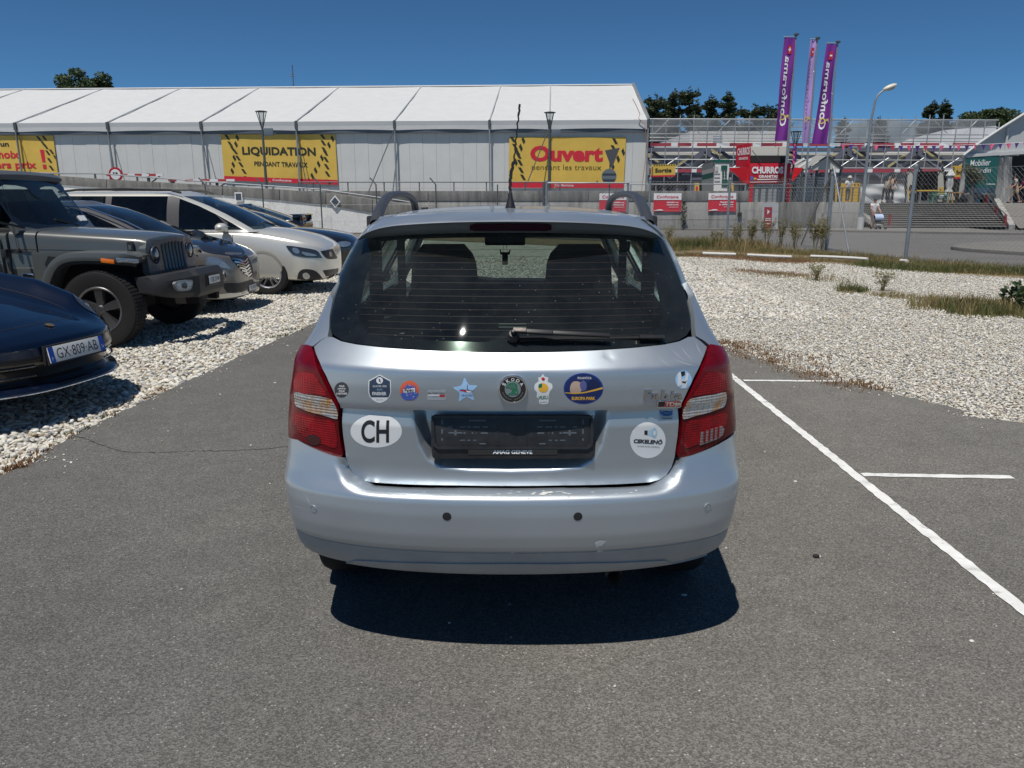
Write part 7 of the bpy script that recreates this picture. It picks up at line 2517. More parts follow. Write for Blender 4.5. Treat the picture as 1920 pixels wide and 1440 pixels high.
# ==================== right-hand background: flags, stand, scaffolding, small tent
M_PURP=mat('flag_purple',(0.17,0.022,0.24),0.55)
M_LILAC=mat('flag_lilac',(0.46,0.31,0.62),0.55)
M_FLYEL=mat('flag_yellow',(0.62,0.48,0.12),0.5)
M_FLRED=mat('flag_red',(0.45,0.02,0.04),0.5)
YF=46.5
def flag(label,xtop,ytop,xl_t,yl_t,xl_b,xr_b,yb,m,mtext,seed,narrow=False):
 ptop=P(xtop,ytop,YF)
 t=thing('flag',label,'flag',(ptop.x,YF,ZT2-0.05),0,'tall store flags beside the snack stand')
 h=ptop.z-(ZT2-0.05)
 mb=MB();mb.tube([(0,0,0),(0,0,h*0.5),(0,0,h)],[0.065,0.055,0.04],10);mb.build('pole',M_STEEL,t,smooth=True)
 mb=MB();mb.lathe([(0.03,h-0.02),(0.13,h+0.02),(0.14,h+0.10),(0.05,h+0.14)],12);mb.build('pole_cap',M_STEELD,t,smooth=True)
 O=Vector((ptop.x,YF,ZT2-0.05))
 tl=P(xl_t,yl_t,YF)-O;bl=P(xl_b,yb,YF)-O;br=P(xr_b,yb,YF)-O
 tr=Vector((-0.05,0,tl.z-0.02))
 mb=MB();mb.tube([tl+Vector((-0.03,0,0.03)),Vector((0.02,0,tl.z+0.05))],0.022,6);mb.build('flag_arm',M_STEEL,t)
 r=random.Random(seed)
 ph=r.uniform(0,6)
 def fp(u,v,l=0.0):
  a=tl.lerp(bl,v);b=tr.lerp(br,v)
  p=a.lerp(b,u)
  w=math.sin(v*math.pi)*(0.5+0.5*v)
  dep=0.10*math.sin(v*7+ph+u*2.0)*w+0.05*math.sin(u*9+v*4+ph)*(0.3+0.7*v)
  if narrow:
   p=p+Vector((-0.10*math.sin(v*math.pi)+0.05,0,0));dep+=(0.5-abs(u-0.5))*0.5*(0.2+v)
  return p+Vector((0.03*math.sin(v*8+ph),dep-l,0))
 mb=MB();mb.grid([[fp(u,v)for u in np.linspace(0,1,13)]for v in np.linspace(0,1,50)])
 mb.build('flag_cloth',m,t,smooth=True)
 for k in range(5):
  v=(k+0.6)/5.4
  c=fp(1,v);mb=MB();mb.tube([c,(-0.0,0,c.z-0.10)],0.018,5);mb.build('flag_ring',M_STEEL,t)
 f=lambda X,Y:fp(X,Y,0.012)
 def g(x,y):return fp(0.5+y,1-x,0.02)
 V,F,asp=text_geo('Conforama',0.02,0,1.02,2)
 V,F=split_long(V*np.array([0.68,0.46]),F,0.05)
 pts=[g(0.485+x,-0.03+y)for x,y in V]
 obj_from('lettering',pts,F,mtext,t)
 for nm,c0,c1,w,mm,l in(('emblem',0.845,0.925,0.36,M_FLRED,0.02),('emblem_cross',0.878,0.893,0.22,M_BWHT,0.03),('emblem_cross',0.862,0.908,0.075,M_BWHT,
0.032)):
  q=[(c0,0.06-w/2),(c1,0.06-w/2),(c1,0.06+w/2),(c0,0.06+w/2)]
  mb=MB();mb.add([fp(0.5+y,1-x,l)for x,y in q],[(0,1,2,3)]);mb.build(nm,mm,t)
 mb=MB()
 ring=[]
 for k in range(17):
  a=2*math.pi*k/16
  ring.append([g(0.235+0.030*rr_*math.cos(a),-0.06+0.19*rr_*math.sin(a))-Vector((0,0.006,0))for rr_ in(0.65,1.05)])
 mb.grid(ring)
 mb.grid([[g(0.235,0.16),g(0.252,0.16)],[g(0.232,0.38),g(0.262,0.38)],[g(0.215,0.40),g(0.222,0.42)]])
 mb.build('ring_mark',M_FLYEL,t)['kind']='stuff'
 return t
flag('tall purple store flag, first from the left',1493,67,1470,70,1452,1477,264,M_PURP,M_BWHT,3)
flag('pale lilac store flag twisted narrow between two purple ones',1533,74,1519,74,1504,1518,268,M_LILAC,mat('flag_faint',(0.36,0.25,0.50),0.55),5,True)
flag('tall purple store flag, furthest right',1571,81,1550,82,1523,1551,270,M_PURP,M_BWHT,9)
# ---- tall street lamp
b0=G(1612,434)
t=thing('street_lamp','tall curved street lamp standing at the foot of the steps','street lamp',(b0.x,b0.y,0.1))
I=Matrix.Translation((-b0.x,-b0.y,-0.1))
zt_=P(1640,190,b0.y).z
mb=MB()
pts=[(b0.x,b0.y,0.1),(b0.x,b0.y,2.5),(b0.x,b0.y,zt_-1.0)]
for x,y in((1641,190),(1645,180),(1652,173),(1660,168)):pts.append(P(x,y,b0.y-0.1))
mb.tube(pts,[0.10,0.085,0.06,0.055,0.05,0.045,0.045],10);mb.build('pole',M_STEEL,t,smooth=True,inv=I)
mb=MB();mb.tube([(b0.x,b0.y,0.08),(b0.x,b0.y,0.75)],0.17,10);mb.build('pole_foot',mat('foot_pale',(0.5,0.5,0.48),0.7),t,smooth=True,inv=I)
hc=P(1668.5,163.5,b0.y-0.1)
R=Matrix.Rotation(-0.38,3,'Y')
mb=MB();mb.sphere(hc,(0.38,0.17,0.13),16,10,R);mb.build('lamp_head',mat('lamp_cream',(0.62,0.58,0.48),0.4),t,smooth=True,inv=I)
mb=MB();mb.sphere(hc+Vector((0.06,0,-0.055)),(0.27,0.14,0.09),14,8,R);mb.build('lamp_glass',mat('lamp_diffuser',(0.35,0.33,0.28),0.2,coat=1),t,smooth=True,
inv=I)
# ---- posters on the concrete wall
def poster(label,corners,lines,Y=YW-0.07):
 t,q2,I,n=banner('poster',label,'poster',corners,lambda x,y:P(x,y,Y),M_BRED,'red and white posters on the concrete wall',(6,4),0.004)
 bpatch(t,q2,I,[(0,0),(1,0),(1,0.36),(0,0.36)],M_BWHT,0.010,'white_band')
 btext(t,q2,I,'Conforama',0.5,0.19,0.80,0.17,M_BRED,bold=0.02,lift=0.02)
 for i,(s,w)in enumerate(lines):btext(t,q2,I,s,0.90-w/2,0.49+i*0.125,w,0.085,M_BWHT,bold=0.03,lift=0.02)
 bpatch(t,q2,I,[(0.55,0.735),(0.9,0.735),(0.9,0.755),(0.55,0.755)],M_BWHT,0.02,'small_print')
 bpatch(t,q2,I,[(0.02,0.92),(0.12,0.90),(0.25,0.86),(0.36,0.91),(0.36,0.94),(0.02,0.95)],M_BWHT,0.02,'emblem')
poster('red and white poster partly behind the right roof rail of the silver car',[(1124,362.5),(1176,362.5),(1175,397),(1123,397)],(('Satisfait ou',0.42),
('remboursé',0.42)))
poster('red and white poster under the yellow exit sign',[(1226,362.3),(1278,362.3),(1276.5,397),(1225,397)],(('Satisfait ou',0.42),('remboursé',0.42)))
poster('red and white poster left of the snack stand, just behind a fence post',[(1328.5,362),(1380.5,361.5),(1380,396.5),(1327,397)],(('Remboursé',0.46),
('la différence',0.5)))
t,q2,I,n=banner('poster','narrow upright red notice with white arrow on a pale panel of the lower wall','poster',[(1429,381),(1460,381),(1458,433),(1428,
433)],lambda x,y:P(x,y,YW-0.05),mat('notice_pale',(0.42,0.43,0.44),0.6))
bpatch(t,q2,I,[(0.14,0.14),(0.62,0.14),(0.60,0.92),(0.12,0.92)],mat('notice_red',(0.33,0.025,0.045),0.5),0.010,'red_panel')
bpatch(t,q2,I,[(0.32,0.22),(0.48,0.30),(0.33,0.40)],M_BWHT,0.018,'arrow')
for k,(a_,b_)in enumerate(((0.54,0.57),(0.60,0.63),(0.72,0.75))):bpatch(t,q2,I,[(0.2,a_),(0.54,a_),(0.54,b_),(0.2,b_)],M_BWHT,0.018,'small_print')
bx=P(1387,402,YW-0.06)
t=thing('junction_box','small black box at the end of a pipe on the concrete wall','box',tuple(bx));I=Matrix.Translation(-bx)
mb=MB();mb.box(bx,(0.22,0.14,0.22));mb.build('box',M_BLACKM,t,inv=I,bevel=0.02)
mb=MB();mb.tube([bx,P(1385,362,YW-0.06)],0.03,6);mb.build('pipe',M_STEELD,t,inv=I)
# ---- snack stand
YS=48.5
zb=ZT2-0.05
M_RED_S=mat('stand_red',(0.50,0.012,0.03),0.5);M_RED_F=mat('flap_red',(0.62,0.01,0.02),0.55)
t=thing('snack_stand','red churros and granitas snack stand with fold-out flaps and white lettering','stall',(P(1440,340,YS).x,YS,zb))
I=Matrix.Translation(-Vector(t.location))
f48=lambda x,y:P(x,y,YS)
def pbox(x0,y0,x1,y1,Y0,dep,name,m,par=None,bev=0.0,I_=None,zfix=None):
 a,b=P(x0,y1,Y0),P(x1,y0,Y0)
 if zfix is not None:a.z=zfix
 mb=MB();mb.box2((a.x,Y0,a.z),(b.x,Y0+dep,b.z));return mb.build(name,m,par if par is not None else t,inv=I_ if I_ is not None else I,bevel=bev)
pbox(1404,306,1483,344,YS,2.2,'front_panel',M_RED_S,bev=0.02)
pbox(1403,345.5,1413,380,YS+0.02,0.25,'corner_post',M_RED_S,zfix=zb);pbox(1472,345.5,1483,380,YS+0.02,0.25,'corner_post',M_RED_S,zfix=zb)
xs_=np.linspace(1414,1471,6)
for k in range(5):pbox(xs_[k]+0.4,346,xs_[k+1]-0.4,379,YS+0.12,0.06,'shutter_panel',mat('shutter_grey',(0.34,0.345,0.36),0.5,0.2,var=0.06),zfix=zb+0.05)
pbox(1407,292,1474,305,YS+0.3,1.9,'awning_box',M_BLACKM)
pbox(1405,275,1459,291.5,YS+0.5,2.2,'roof_box',mat('box_cream',(0.62,0.60,0.54),0.5));pbox(1460,275,1476,291.5,YS+0.5,2.2,'roof_box',mat('box_cream',()))
for pts,nm in(([(1404,313),(1367,315),(1398,344),(1404,344)],'flap'),([(1489,314),(1507,315),(1488,339),(1484,339)],'flap')):
 q=[P(x,y,YS-0.15 if abs(x-1440)<60 else YS-0.5)for x,y in pts];mb=MB();mb.add(q+[p+Vector((0,0.05,0))for p in q],[(0,1,2,3),(7,6,5,4)]+[(i,(i+1)%4,4+(i+1)%4,
4+i)for i in range(4)]);mb.build(nm,M_RED_F,t,inv=I)
q4=quad_map([(1406,309),(1476,309),(1476,342),(1406,342)],lambda x,y:P(x,y,YS-0.03))
m4=lambda x,y:q4(x,y)
for s,u,v,w,h,bold in(('CHURROS',0.475,0.30,0.84,0.40,0.05),('GRANITAS',0.50,0.66,0.52,0.17,0.04)):text_on('lettering',s,m4,u,v,w,-h,M_BWHT,t,bold=bold,
inv=I)
for pts,mm in(([(0.02,0.62),(0.10,0.70),(0.08,0.90),(0.02,0.86)],mat('stand_blue',(0.05,0.15,0.5),0.5)),([(0.09,0.76),(0.15,0.72),(0.20,0.80),(0.12,0.86)],
M_YEL),([(0.84,0.70),(0.95,0.66),(0.97,0.84),(0.86,0.86)],mat('stand_orange',(0.6,0.16,0.03),0.5)),([(0.2,0.80),(0.78,0.79),(0.78,0.84),(0.2,0.86)],M_BWHT),
([(0.0,0.97),(1.0,0.93),(1.0,0.97),(0.0,1.0)],M_BWHT)):
 mb=MB();mb.add([q4(*p)+Vector((0,0.006,0))for p in pts],[tuple(range(len(pts)))]);mb.build('painted_panel',mm,t,inv=I)
qs=quad_map([(1381,273),(1408,268),(1406,312),(1380,312)],lambda x,y:P(x,y,YS-0.2+(x-1381)*0.02))
mb=MB();c4=[qs(0,0),qs(1,0),qs(1,1),qs(0,1)];mb.add(c4+[p+Vector((0,0.08,0))for p in c4],[(0,1,2,3),(7,6,5,4)]+[(i,(i+1)%4,4+(i+1)%4,4+i)for i in range(4)]);mb.build('side_sign',
M_RED_S,t,inv=I)
text_on('lettering','CHURROS',lambda x,y:qs(x,y)+Vector((0,-0.02,0)),0.5,0.32,0.86,-0.34,M_BWHT,t,bold=0.03,inv=I)
text_on('lettering','GRANITAS',lambda x,y:qs(x,y)+Vector((0,-0.02,0)),0.5,0.64,0.66,-0.12,M_BWHT,t,bold=0.02,inv=I)
mb=MB();mb.tube([P(1410,282,YS-0.1),P(1428,304,YS-0.1)],0.02,5);mb.build('sign_stay',M_STEELD,t,inv=I)
# ---- green and white kiosk with its angled side, left of the stand
t=thing('kiosk','green and white information kiosk left of the snack stand','kiosk',(P(1345,350,52).x,52,ZT1-0.12));I=Matrix.Translation(-Vector(t.location))
pbox(1338,299,1368,362,52,0.3,'front_board',M_BWHT,zfix=ZT1-0.12)
M_GRN=mat('kiosk_green',(0.012,0.11,0.085),0.5)
for x0,y0,x1,y1 in((1338,299,1368,305),(1352,310,1364,318),(1353,337,1365,350)):pbox(x0,y0,x1,y1,51.96,0.03,'green_panel',M_GRN)
for k in range(6):
 x=1354+(k%2)*5;y=320+(k//2)*5
 pbox(x,y,x+4,y+3,51.95,0.02,'dark_mark',M_GRN)
pbox(1341,312,1347,321,51.96,0.02,'grey_mark',mat('kiosk_grey',(0.5,0.52,0.53),0.5))
for k,y in enumerate((324,331,338)):pbox(1340,y,1350,y+1.5,51.96,0.02,'small_print',mat('kiosk_grey',()))
a0,a1=P(1337,300,52.1),P(1316,308,55)
for k,(y0,y1,mm)in enumerate(((308,318,mat('kiosk_roof',(0.26,0.28,0.29),0.6)),(318,326,mat('kiosk_cream',(0.5,0.5,0.47),0.6)),(326,336,M_GRN),(336,362,
mat('kiosk_wall',(0.33,0.36,0.36),0.6)))):
 mb=MB();mb.add([P(1337,y0-5 if k==0 else y0-3,52.1),P(1316,y0+2,55),P(1316,min(y1+2,360),55),P(1337,y1-3 if k<3 else y1,52.1)],[(0,1,2,3)]);mb.build('side_wall',
mm,t,inv=I)
mb=MB();mb.add([P(1316,309,55),P(1337,302,52.1),P(1352,298,52.2),P(1326,301,55)],[(0,1,2,3)]);mb.build('roof',M_BLACKM,t,inv=I)
# ---- exit and entrance signs
t,q2,I,n=banner('exit_sign','yellow exit sign with black hazard edge left of the green kiosk','sign',[(1221,309),(1267,307.5),(1265.5,331),(1220.5,332)],
lambda x,y:P(x,y,49.5),M_YEL,None,(4,4))
bpatch(t,q2,I,[(0,0.87),(1,0.87),(1,1),(0,1)],M_BRED,0.01,'red_strip')
btext(t,q2,I,'Sortie',0.50,0.47,0.68,0.34,M_BBLK,bold=0.03)
for k in range(9):
 u=0.12+k*0.1;bpatch(t,q2,I,[(u,0.02),(u+0.05,0.02),(u+0.03,0.10),(u-0.02,0.10)],M_BBLK,0.014,'hazard_mark')
for k in range(6):
 v=0.15+k*0.13;bpatch(t,q2,I,[(0.02,v),(0.07,v+0.05),(0.09,v+0.12),(0.03,v+0.07)],M_BBLK,0.014,'hazard_mark')
mb=MB();a=P(1229,332,49.6);mb.tube([(a.x+0.15,49.6,ZT1-0.12),(a.x-0.1,49.6,a.z+0.3)],0.04,6);mb.build('post',M_STEELD,t,inv=I)
t,q2,I,n=banner('entrance_sign','yellow entrance sign half hidden by the olive tree','sign',[(1786,311),(1817,310.5),(1816,336),(1784.5,335)],lambda x,
y:P(x,y,54.0),M_YEL,None,(4,4))
bpatch(t,q2,I,[(0,0.86),(1,0.86),(1,1),(0,1)],M_BRED,0.01,'red_strip')
btext(t,q2,I,'Entrée',0.56,0.5,0.62,0.32,M_BBLK,bold=0.03)
for k in range(5):
 v=0.08+k*0.15;bpatch(t,q2,I,[(0.02,v),(0.10,v+0.03),(0.16,v+0.12),(0.05,v+0.09)],M_BBLK,0.014,'hazard_mark')
mb=MB();a=P(1795,338,54.1);mb.tube([(a.x,54.1,zb),(a.x,54.1,a.z)],0.04,6);mb.build('post',M_STEELD,t,inv=I)
# ---- gabled canopy beside the stand
t=thing('canopy','open grey gabled canopy on slim posts right of the snack stand','canopy',(P(1535,340,50).x,50,zb));I=Matrix.Translation(-Vector(t.location))
ap_f,l_f,r_f=P(1552,292,48.6),P(1512,318,48.6),P(1581,315,48.6)
ap_b,l_b,r_b=P(1531,291,53.0),P(1486,313,53.0),P(1560,312,53)
M_CAN=mat('canopy_grey',(0.30,0.30,0.285),0.6);M_CANL=mat('canopy_pale',(0.50,0.48,0.43),0.6)
for q,mm,nm in(([ap_f,ap_b,l_b,l_f],M_CAN,'roof_slope'),([ap_f,ap_b,r_b,r_f],M_CAN,'roof_slope')):
 mb=MB();mb.add(q+[p-Vector((0,0,0.07))for p in q],[(0,1,2,3),(7,6,5,4)]+[(i,(i+1)%4,4+(i+1)%4,4+i)for i in range(4)]);mb.build(nm,mm,t,inv=I)
mb=MB();mb.add([ap_f+Vector((0,0.05,-0.1)),l_f+Vector((0.1,0.05,-0.05)),r_f+Vector((-0.1,0.05,-0.05))],[(0,1,2)]);mb.build('gable_board',M_CANL,t,inv=I)
mb=MB();mb.tube([l_f,ap_f,r_f],0.05,5);mb.build('gable_trim',M_STEELD,t,inv=I)
for k in range(3):
 a,b=P(1484+k*12,312+k*2.5,50.5),P(1508+k*13,297+k*1.0,50.5);mb=MB();mb.bar(a,b,0.05,0.12);mb.build('skylight_bar',M_BWHT,t,inv=I)
for x,y in((1505,318),(1532,318),(1561,312),(1577,316)):
 p=P(x,y,49.2);mb=MB();mb.bar((p.x,49.2,zb),(p.x,49.2,p.z),0.12 if x!=1561 else 0.28,0.12,(0,1,0));mb.build('post',M_STEELD,t,inv=I)
 # ---- yellow hazard boards, tarp, white slatted fence behind the railing
M_ORG=mat('board_yellow',(0.68,0.40,0.03),0.5)
for x0,x1,lab in((1483,1491,0),(1549,1562,1),(1566,1613,2)):
 if lab==0:continue
 t,q2,I,n=banner('hazard_board',['','narrow yellow board behind the canopy posts','wide yellow board with black hazard marks behind the person in white'][lab],
'board',[(x0,343.5),(x1,343),(x1,378),(x0,378)],lambda x,y:P(x,y,52.5),M_ORG,'yellow boards behind the railing',(2,2))
 if lab==2:
  for u in(0.42,0.50,0.74,0.88):bpatch(t,q2,I,[(u,0.06),(u+0.05,0.06),(u+0.08,0.15),(u+0.03,0.15)],M_BBLK,0.014,'hazard_mark')
t=thing('slatted_fence','white slatted fence standing behind the railing and canopy','fence',(P(1520,360,53.2).x,53.2,zb));I=Matrix.Translation(-Vector(t.location))
for k in range(9):
 y=332+k*5;pbox(1494,y,1547,y+3.2,53.2,0.05,'slat',M_BWHT)
for x in(1497,1520,1544):pbox(x,330,x+2,379,53.26,0.08,'fence_post',M_STEEL,zfix=zb)
t=thing('tarpaulin','white tarpaulin hung in creases beside the top of the steps','tarpaulin',(P(1655,365,51.2).x,51.2,zb));I=Matrix.Translation(-Vector(t.location))
mb=MB();g=[]
for v in np.linspace(0,1,14):
 row=[]
 for u in np.linspace(0,1,22):
  p=P(lerp(1614,1696,u),lerp(345,387-8*u,v),51.2)
  row.append(p+Vector((0,0.05*math.sin(u*7+v*6)+0.03*math.sin(v*14-u*6),0)))
 g.append(row)
mb.grid(g);mb.build('sheet',mat('tarp_white',(0.50,0.51,0.51),0.6,var=0.06,vscale=2),t,smooth=True,inv=I)
for x in(1616,1692):pbox(x,344,x+3,386,51.35,0.08,'post',M_STEELD,zfix=zb)
# ---- scaffolded shop building
YB=66.0
M_BW=mat('shop_wall',(0.62,0.61,0.58),0.7,var=0.05);M_FASC=mat('shop_fascia',(0.14,0.15,0.19),0.5);M_TRUSS=mat('truss_blue_grey',(0.13,0.14,0.185),0.5)
t=thing('shop_building','long pale shop building with dark lattice truss behind the scaffold','building',(P(1540,340,YB).x,YB,zb));I=Matrix.Translation(-Vector(t.location))
def shopbox(x0,y0,x1,y1,Y,dep,nm,m,z=None):return pbox(x0,y0,x1,y1,Y,dep,nm,m,t,0,I,z)
shopbox(1216,286,1870,392,YB+3,20,'wall',M_BW,zb)
shopbox(1292,246,1482,286,YB+6,18,'upper_storey',M_BW)
shopbox(1337,255,1355,266,YB+5.95,0.1,'window',mat('upper_window',(0.22,0.26,0.33),0.2))
mb=MB();mb.add([P(1640,300,YB+4),P(1700,262,YB+6),P(1770,244,YB+9),P(1868,236,YB+9),P(1868,300,YB+4)],[(0,1,2,3,4)]);mb.build('wrapped_roof',mat('roof_wrap',
(0.40,0.42,0.44),0.6),t,inv=I)
shopbox(1216,328,1850,338,YB+2.3,0.6,'fascia',M_FASC);shopbox(1216,277,1850,284,YB+2.3,0.5,'top_beam',M_TRUSS)
shopbox(1216,338.5,1850,346,YB+2.4,0.4,'fascia_lower',mat('fascia_light',(0.26,0.27,0.30),0.5))  # lower band of the fascia in a paler grey
per=66
x=1190;k=0
while x<1850:
 a,b=P(x,283,YB+2),P(x+per,330,YB+2)
 if k%2:a,b=P(x,330,YB+2),P(x+per,283,YB+2)
 mb=MB();mb.bar(a,b,0.25,0.42,(0,0,1));mb.build('truss_beam',M_TRUSS,t,inv=I)
 d=Vector((0,-0.2,0.42));mb=MB();mb.bar(a+d+(b-a)*0.15,b+d-(b-a)*0.35,0.10,0.16);mb.build('truss_edge',mat('truss_cream',(0.46,0.40,0.20),0.6),t,inv=I)
 a2,b2=a+Vector((1.6,0.8,0)),b+Vector((1.6,0.8,0));mb=MB();mb.bar(a2,b2,0.18,0.24);mb.build('truss_beam',M_TRUSS,t,inv=I)
 x+=per;k+=1
k=0
x=1222
while x<1780:
 shopbox(x,348,x+15,376,YB+2.9,0.06,'shop_window',mat('shop_glass',(0.50,0.52,0.53),0.15)if k%4 else mat('shop_glass_dark',(0.04,0.045,0.055),0.15))
 shopbox(x+15.5,346,x+19.5,380,YB+2.7,0.15,'pier',M_FASC)
 x+=21;k+=1
t=thing('scaffold','wide tube scaffold with red and white boards and grey netting across the shop front','scaffold',(P(1540,340,YB).x,YB,zb));I=Matrix.Translation(-Vector(t.location))
M_SC=mat('scaffold_tube',(0.40,0.42,0.44),0.45,0.5)
ups=list(range(1224,1880,26))
rr_=random.Random(2)
for i,x in enumerate(ups):
 p=P(x,219+rr_.uniform(-4,3)+(8 if x>1800 else 0),YB);mb=MB();mb.tube([(p.x,YB,zb),(p.x,YB,p.z)],0.045,5);mb.build('upright',M_SC,t,inv=I)
for y,Y in((223,YB),(237,YB),(251,YB),(264,YB),(299,YB),(314,YB),(224,YB+1.2),(258,YB+1.2)):
 a,b=P(1218,y,Y),P(1872,y+2,Y);mb=MB();mb.tube([a,b],0.045,5);mb.build('ledger',M_SC,t,inv=I)
M_BOARD=mat('board_red',(0.36,0.06,0.085),0.55)
for yb_,Y in((268,YB-0.08),(317,YB-0.08)):
 x=1219
 k=0
 while x<1790:
  w=[40,12,26,10,37,24,44,16][k%8]
  pbox(x,yb_,x+w-0.6,yb_+6.2,Y,0.05,'toe_board',M_BOARD if k%2==0 else M_BWHT,t,0,I)
  x+=w;k+=1
for k in range(11):
 x=1228+k*58;a,b=P(x,250,YB),P(x+26,224,YB)
 if k%2:a,b=P(x,224,YB),P(x+26,250,YB)
 mb=MB();mb.tube([a,b],0.035,5);mb.build('brace',M_SC,t,inv=I)
for k in range(9):
 x=1240+k*66;mb=MB();mb.tube([P(x,316,YB),P(x+30,296,YB)],0.035,5);mb.tube([P(x+30,296,YB),P(x+60,316,YB)],0.035,5);mb.build('brace',M_SC,t,inv=I)
def net_mat():
 m=bpy.data.materials.new('dust_net');m.use_nodes=True;nt=m.node_tree;nt.nodes.clear()
 out=nt.nodes.new('ShaderNodeOutputMaterial');a=nt.nodes.new('ShaderNodeBsdfTransparent');b=nt.nodes.new('ShaderNodeBsdfDiffuse');b.inputs[0].default_value=(0.48,
0.50,0.52,1)
 tl=nt.nodes.new('ShaderNodeBsdfTranslucent');tl.inputs[0].default_value=(0.48,0.50,0.52,1)
 ad=nt.nodes.new('ShaderNodeMixShader');ad.inputs[0].default_value=0.4;nt.links.new(b.outputs[0],ad.inputs[1]);nt.links.new(tl.outputs[0],ad.inputs[2])
 mx=nt.nodes.new('ShaderNodeMixShader');mx.inputs[0].default_value=0.42
 nt.links.new(a.outputs[0],mx.inputs[1]);nt.links.new(ad.outputs[0],mx.inputs[2]);nt.links.new(mx.outputs[0],out.inputs[0])
 return m
M_NET=net_mat()
xs_=np.linspace(1219,1868,9)
for k in range(8):
 mb=MB();g=[]
 for v in np.linspace(0,1,6):g.append([P(lerp(xs_[k],xs_[k+1],u),lerp(223.5,266,v),YB-0.12)+Vector((0,0.08*math.sin(u*6+v*5+k),0))for u in np.linspace(0,
1,8)])
 mb.grid(g);mb.build('net_sheet',M_NET,t,smooth=True,inv=I)
 # ---- white garden tent on the right
YG=52.0
t=thing('garden_tent','white garden furniture tent with open front and gathered curtains at the right edge','tent',(P(1880,340,YG).x,YG,zb));I=Matrix.Translation(-Vector(t.location))
M_GAB=mat('gable_grey',(0.46,0.47,0.475),0.6,var=0.05,vscale=1.0)
er=[(1806,293),(1838,268),(1880,240),(1925,212),(1990,172)]
g=[[P(x,y,YG)for x,y in er],[P(x,292-(x-1806)*0.065,YG)for x,y in er]]
mb=MB();pts=[]
for i in range(13):
 f=i/12;xx=lerp(1806,1990,f);yt_=np.interp(xx,[e[0]for e in er],[e[1]for e in er]);yb_=292-(xx-1806)*0.065
 pts.append([P(xx,lerp(yt_,yb_,v),YG)+Vector((0,0.05*math.sin(f*30+v*4),0))for v in np.linspace(0,1,6)])
mb.grid(pts);mb.build('gable',M_GAB,t,smooth=True,inv=I)
mb=MB();top=[P(x,y,YG-0.3)for x,y in er];mb.grid([[p+Vector((0,0,0.12))for p in top],[p+Vector((11.5,14,0.12))for p in top]]);mb.build('roof_slope',M_TENT,
t,smooth=True,inv=I)
mb=MB();mb.tube([p+Vector((0,0,0.05))for p in top],0.09,6);mb.build('roof_edge',M_TENT,t,inv=I)
mb=MB();a,b=P(1806,293,YG-0.1),P(1990,281,YG-0.1);mb.bar(a,b,0.2,0.22);mb.build('front_beam',M_TENT,t,inv=I)
for x in(1883,1811):p=P(x,290,YG);mb=MB();mb.bar((p.x,YG,zb),(p.x,YG,p.z),0.13,0.13,(0,1,0));mb.build('leg',M_STEEL,t,inv=I)
mb=MB();p=P(1883,290,YG-0.05);q=P(1890,240,YG-0.05);mb.bar(p,q,0.14,0.1);mb.build('gable_post',M_TENT,t,inv=I)
def curtain(xc,yt_,yb_,w_t,w_b,Y,nm='curtain'):
 mb=MB();g=[]
 n=26
 for v in np.linspace(0,1,12):
  w=np.interp(v,[0,0.15,0.7,1],[w_t,w_t*0.85,w_b,w_b*1.15])
  xx=xc+(0 if v<0.5 else(v-0.5)*-8)
  row=[]
  for k in range(n):
   u=k/(n-1)-0.5;p=P(xx+u*w,lerp(yt_,yb_,v),Y);row.append(p+Vector((0,0.16*math.sin(k*1.7+v*2),0)))
  g.append(row)
 mb.grid(g);return mb.build(nm,M_TENT,t,smooth=True,inv=I)
curtain(1889,294,386,12,20,YG-0.15);curtain(1876,296,380,7,10,YG-0.1);curtain(1810,294,372,7,12,YG-0.1)
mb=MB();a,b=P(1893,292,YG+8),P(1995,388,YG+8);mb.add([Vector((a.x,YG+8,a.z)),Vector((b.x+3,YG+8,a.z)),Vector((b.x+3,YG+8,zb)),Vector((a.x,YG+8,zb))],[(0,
1,2,3)]);mb.build('back_wall',M_BLACKM,t,inv=I)  # black sheet stands in for the dim inside of the tent opening
mb=MB();a,b=P(1806,294,YG),P(1806,388,YG);mb.grid([[a,a+Vector((11.5,14,0))],[Vector((a.x,YG,zb)),Vector((a.x+11.5,YG+14,zb))]]);mb.build('side_wall',
M_GAB,t,inv=I)
t,q2,I,n=banner('green_banner','dark green garden furniture banner hung on the white tent front','banner',[(1812,295),(1874,291),(1868,352),(1811,352)],
lambda x,y:P(x,y,YG-0.35),mat('banner_green',(0.014,0.10,0.092),0.5),None,(6,6),0.01)
btext(t,q2,I,'Mobilier',0.43,0.20,0.63,0.20,M_BWHT,bold=0.006,shear=0.12);btext(t,q2,I,'Jardin',0.52,0.47,0.50,0.20,M_BWHT,bold=0.006,shear=0.12)
btext(t,q2,I,'soldes',0.44,0.71,0.22,0.07,M_BWHT);btext(t,q2,I,'Conforama',0.80,0.88,0.30,0.06,M_BWHT,bold=0.02)
mb=MB();mb.tube([q2(0,0,0.02),q2(1,0,0.02)],0.02,5);mb.build('banner_rod',M_STEEL,t,inv=I)
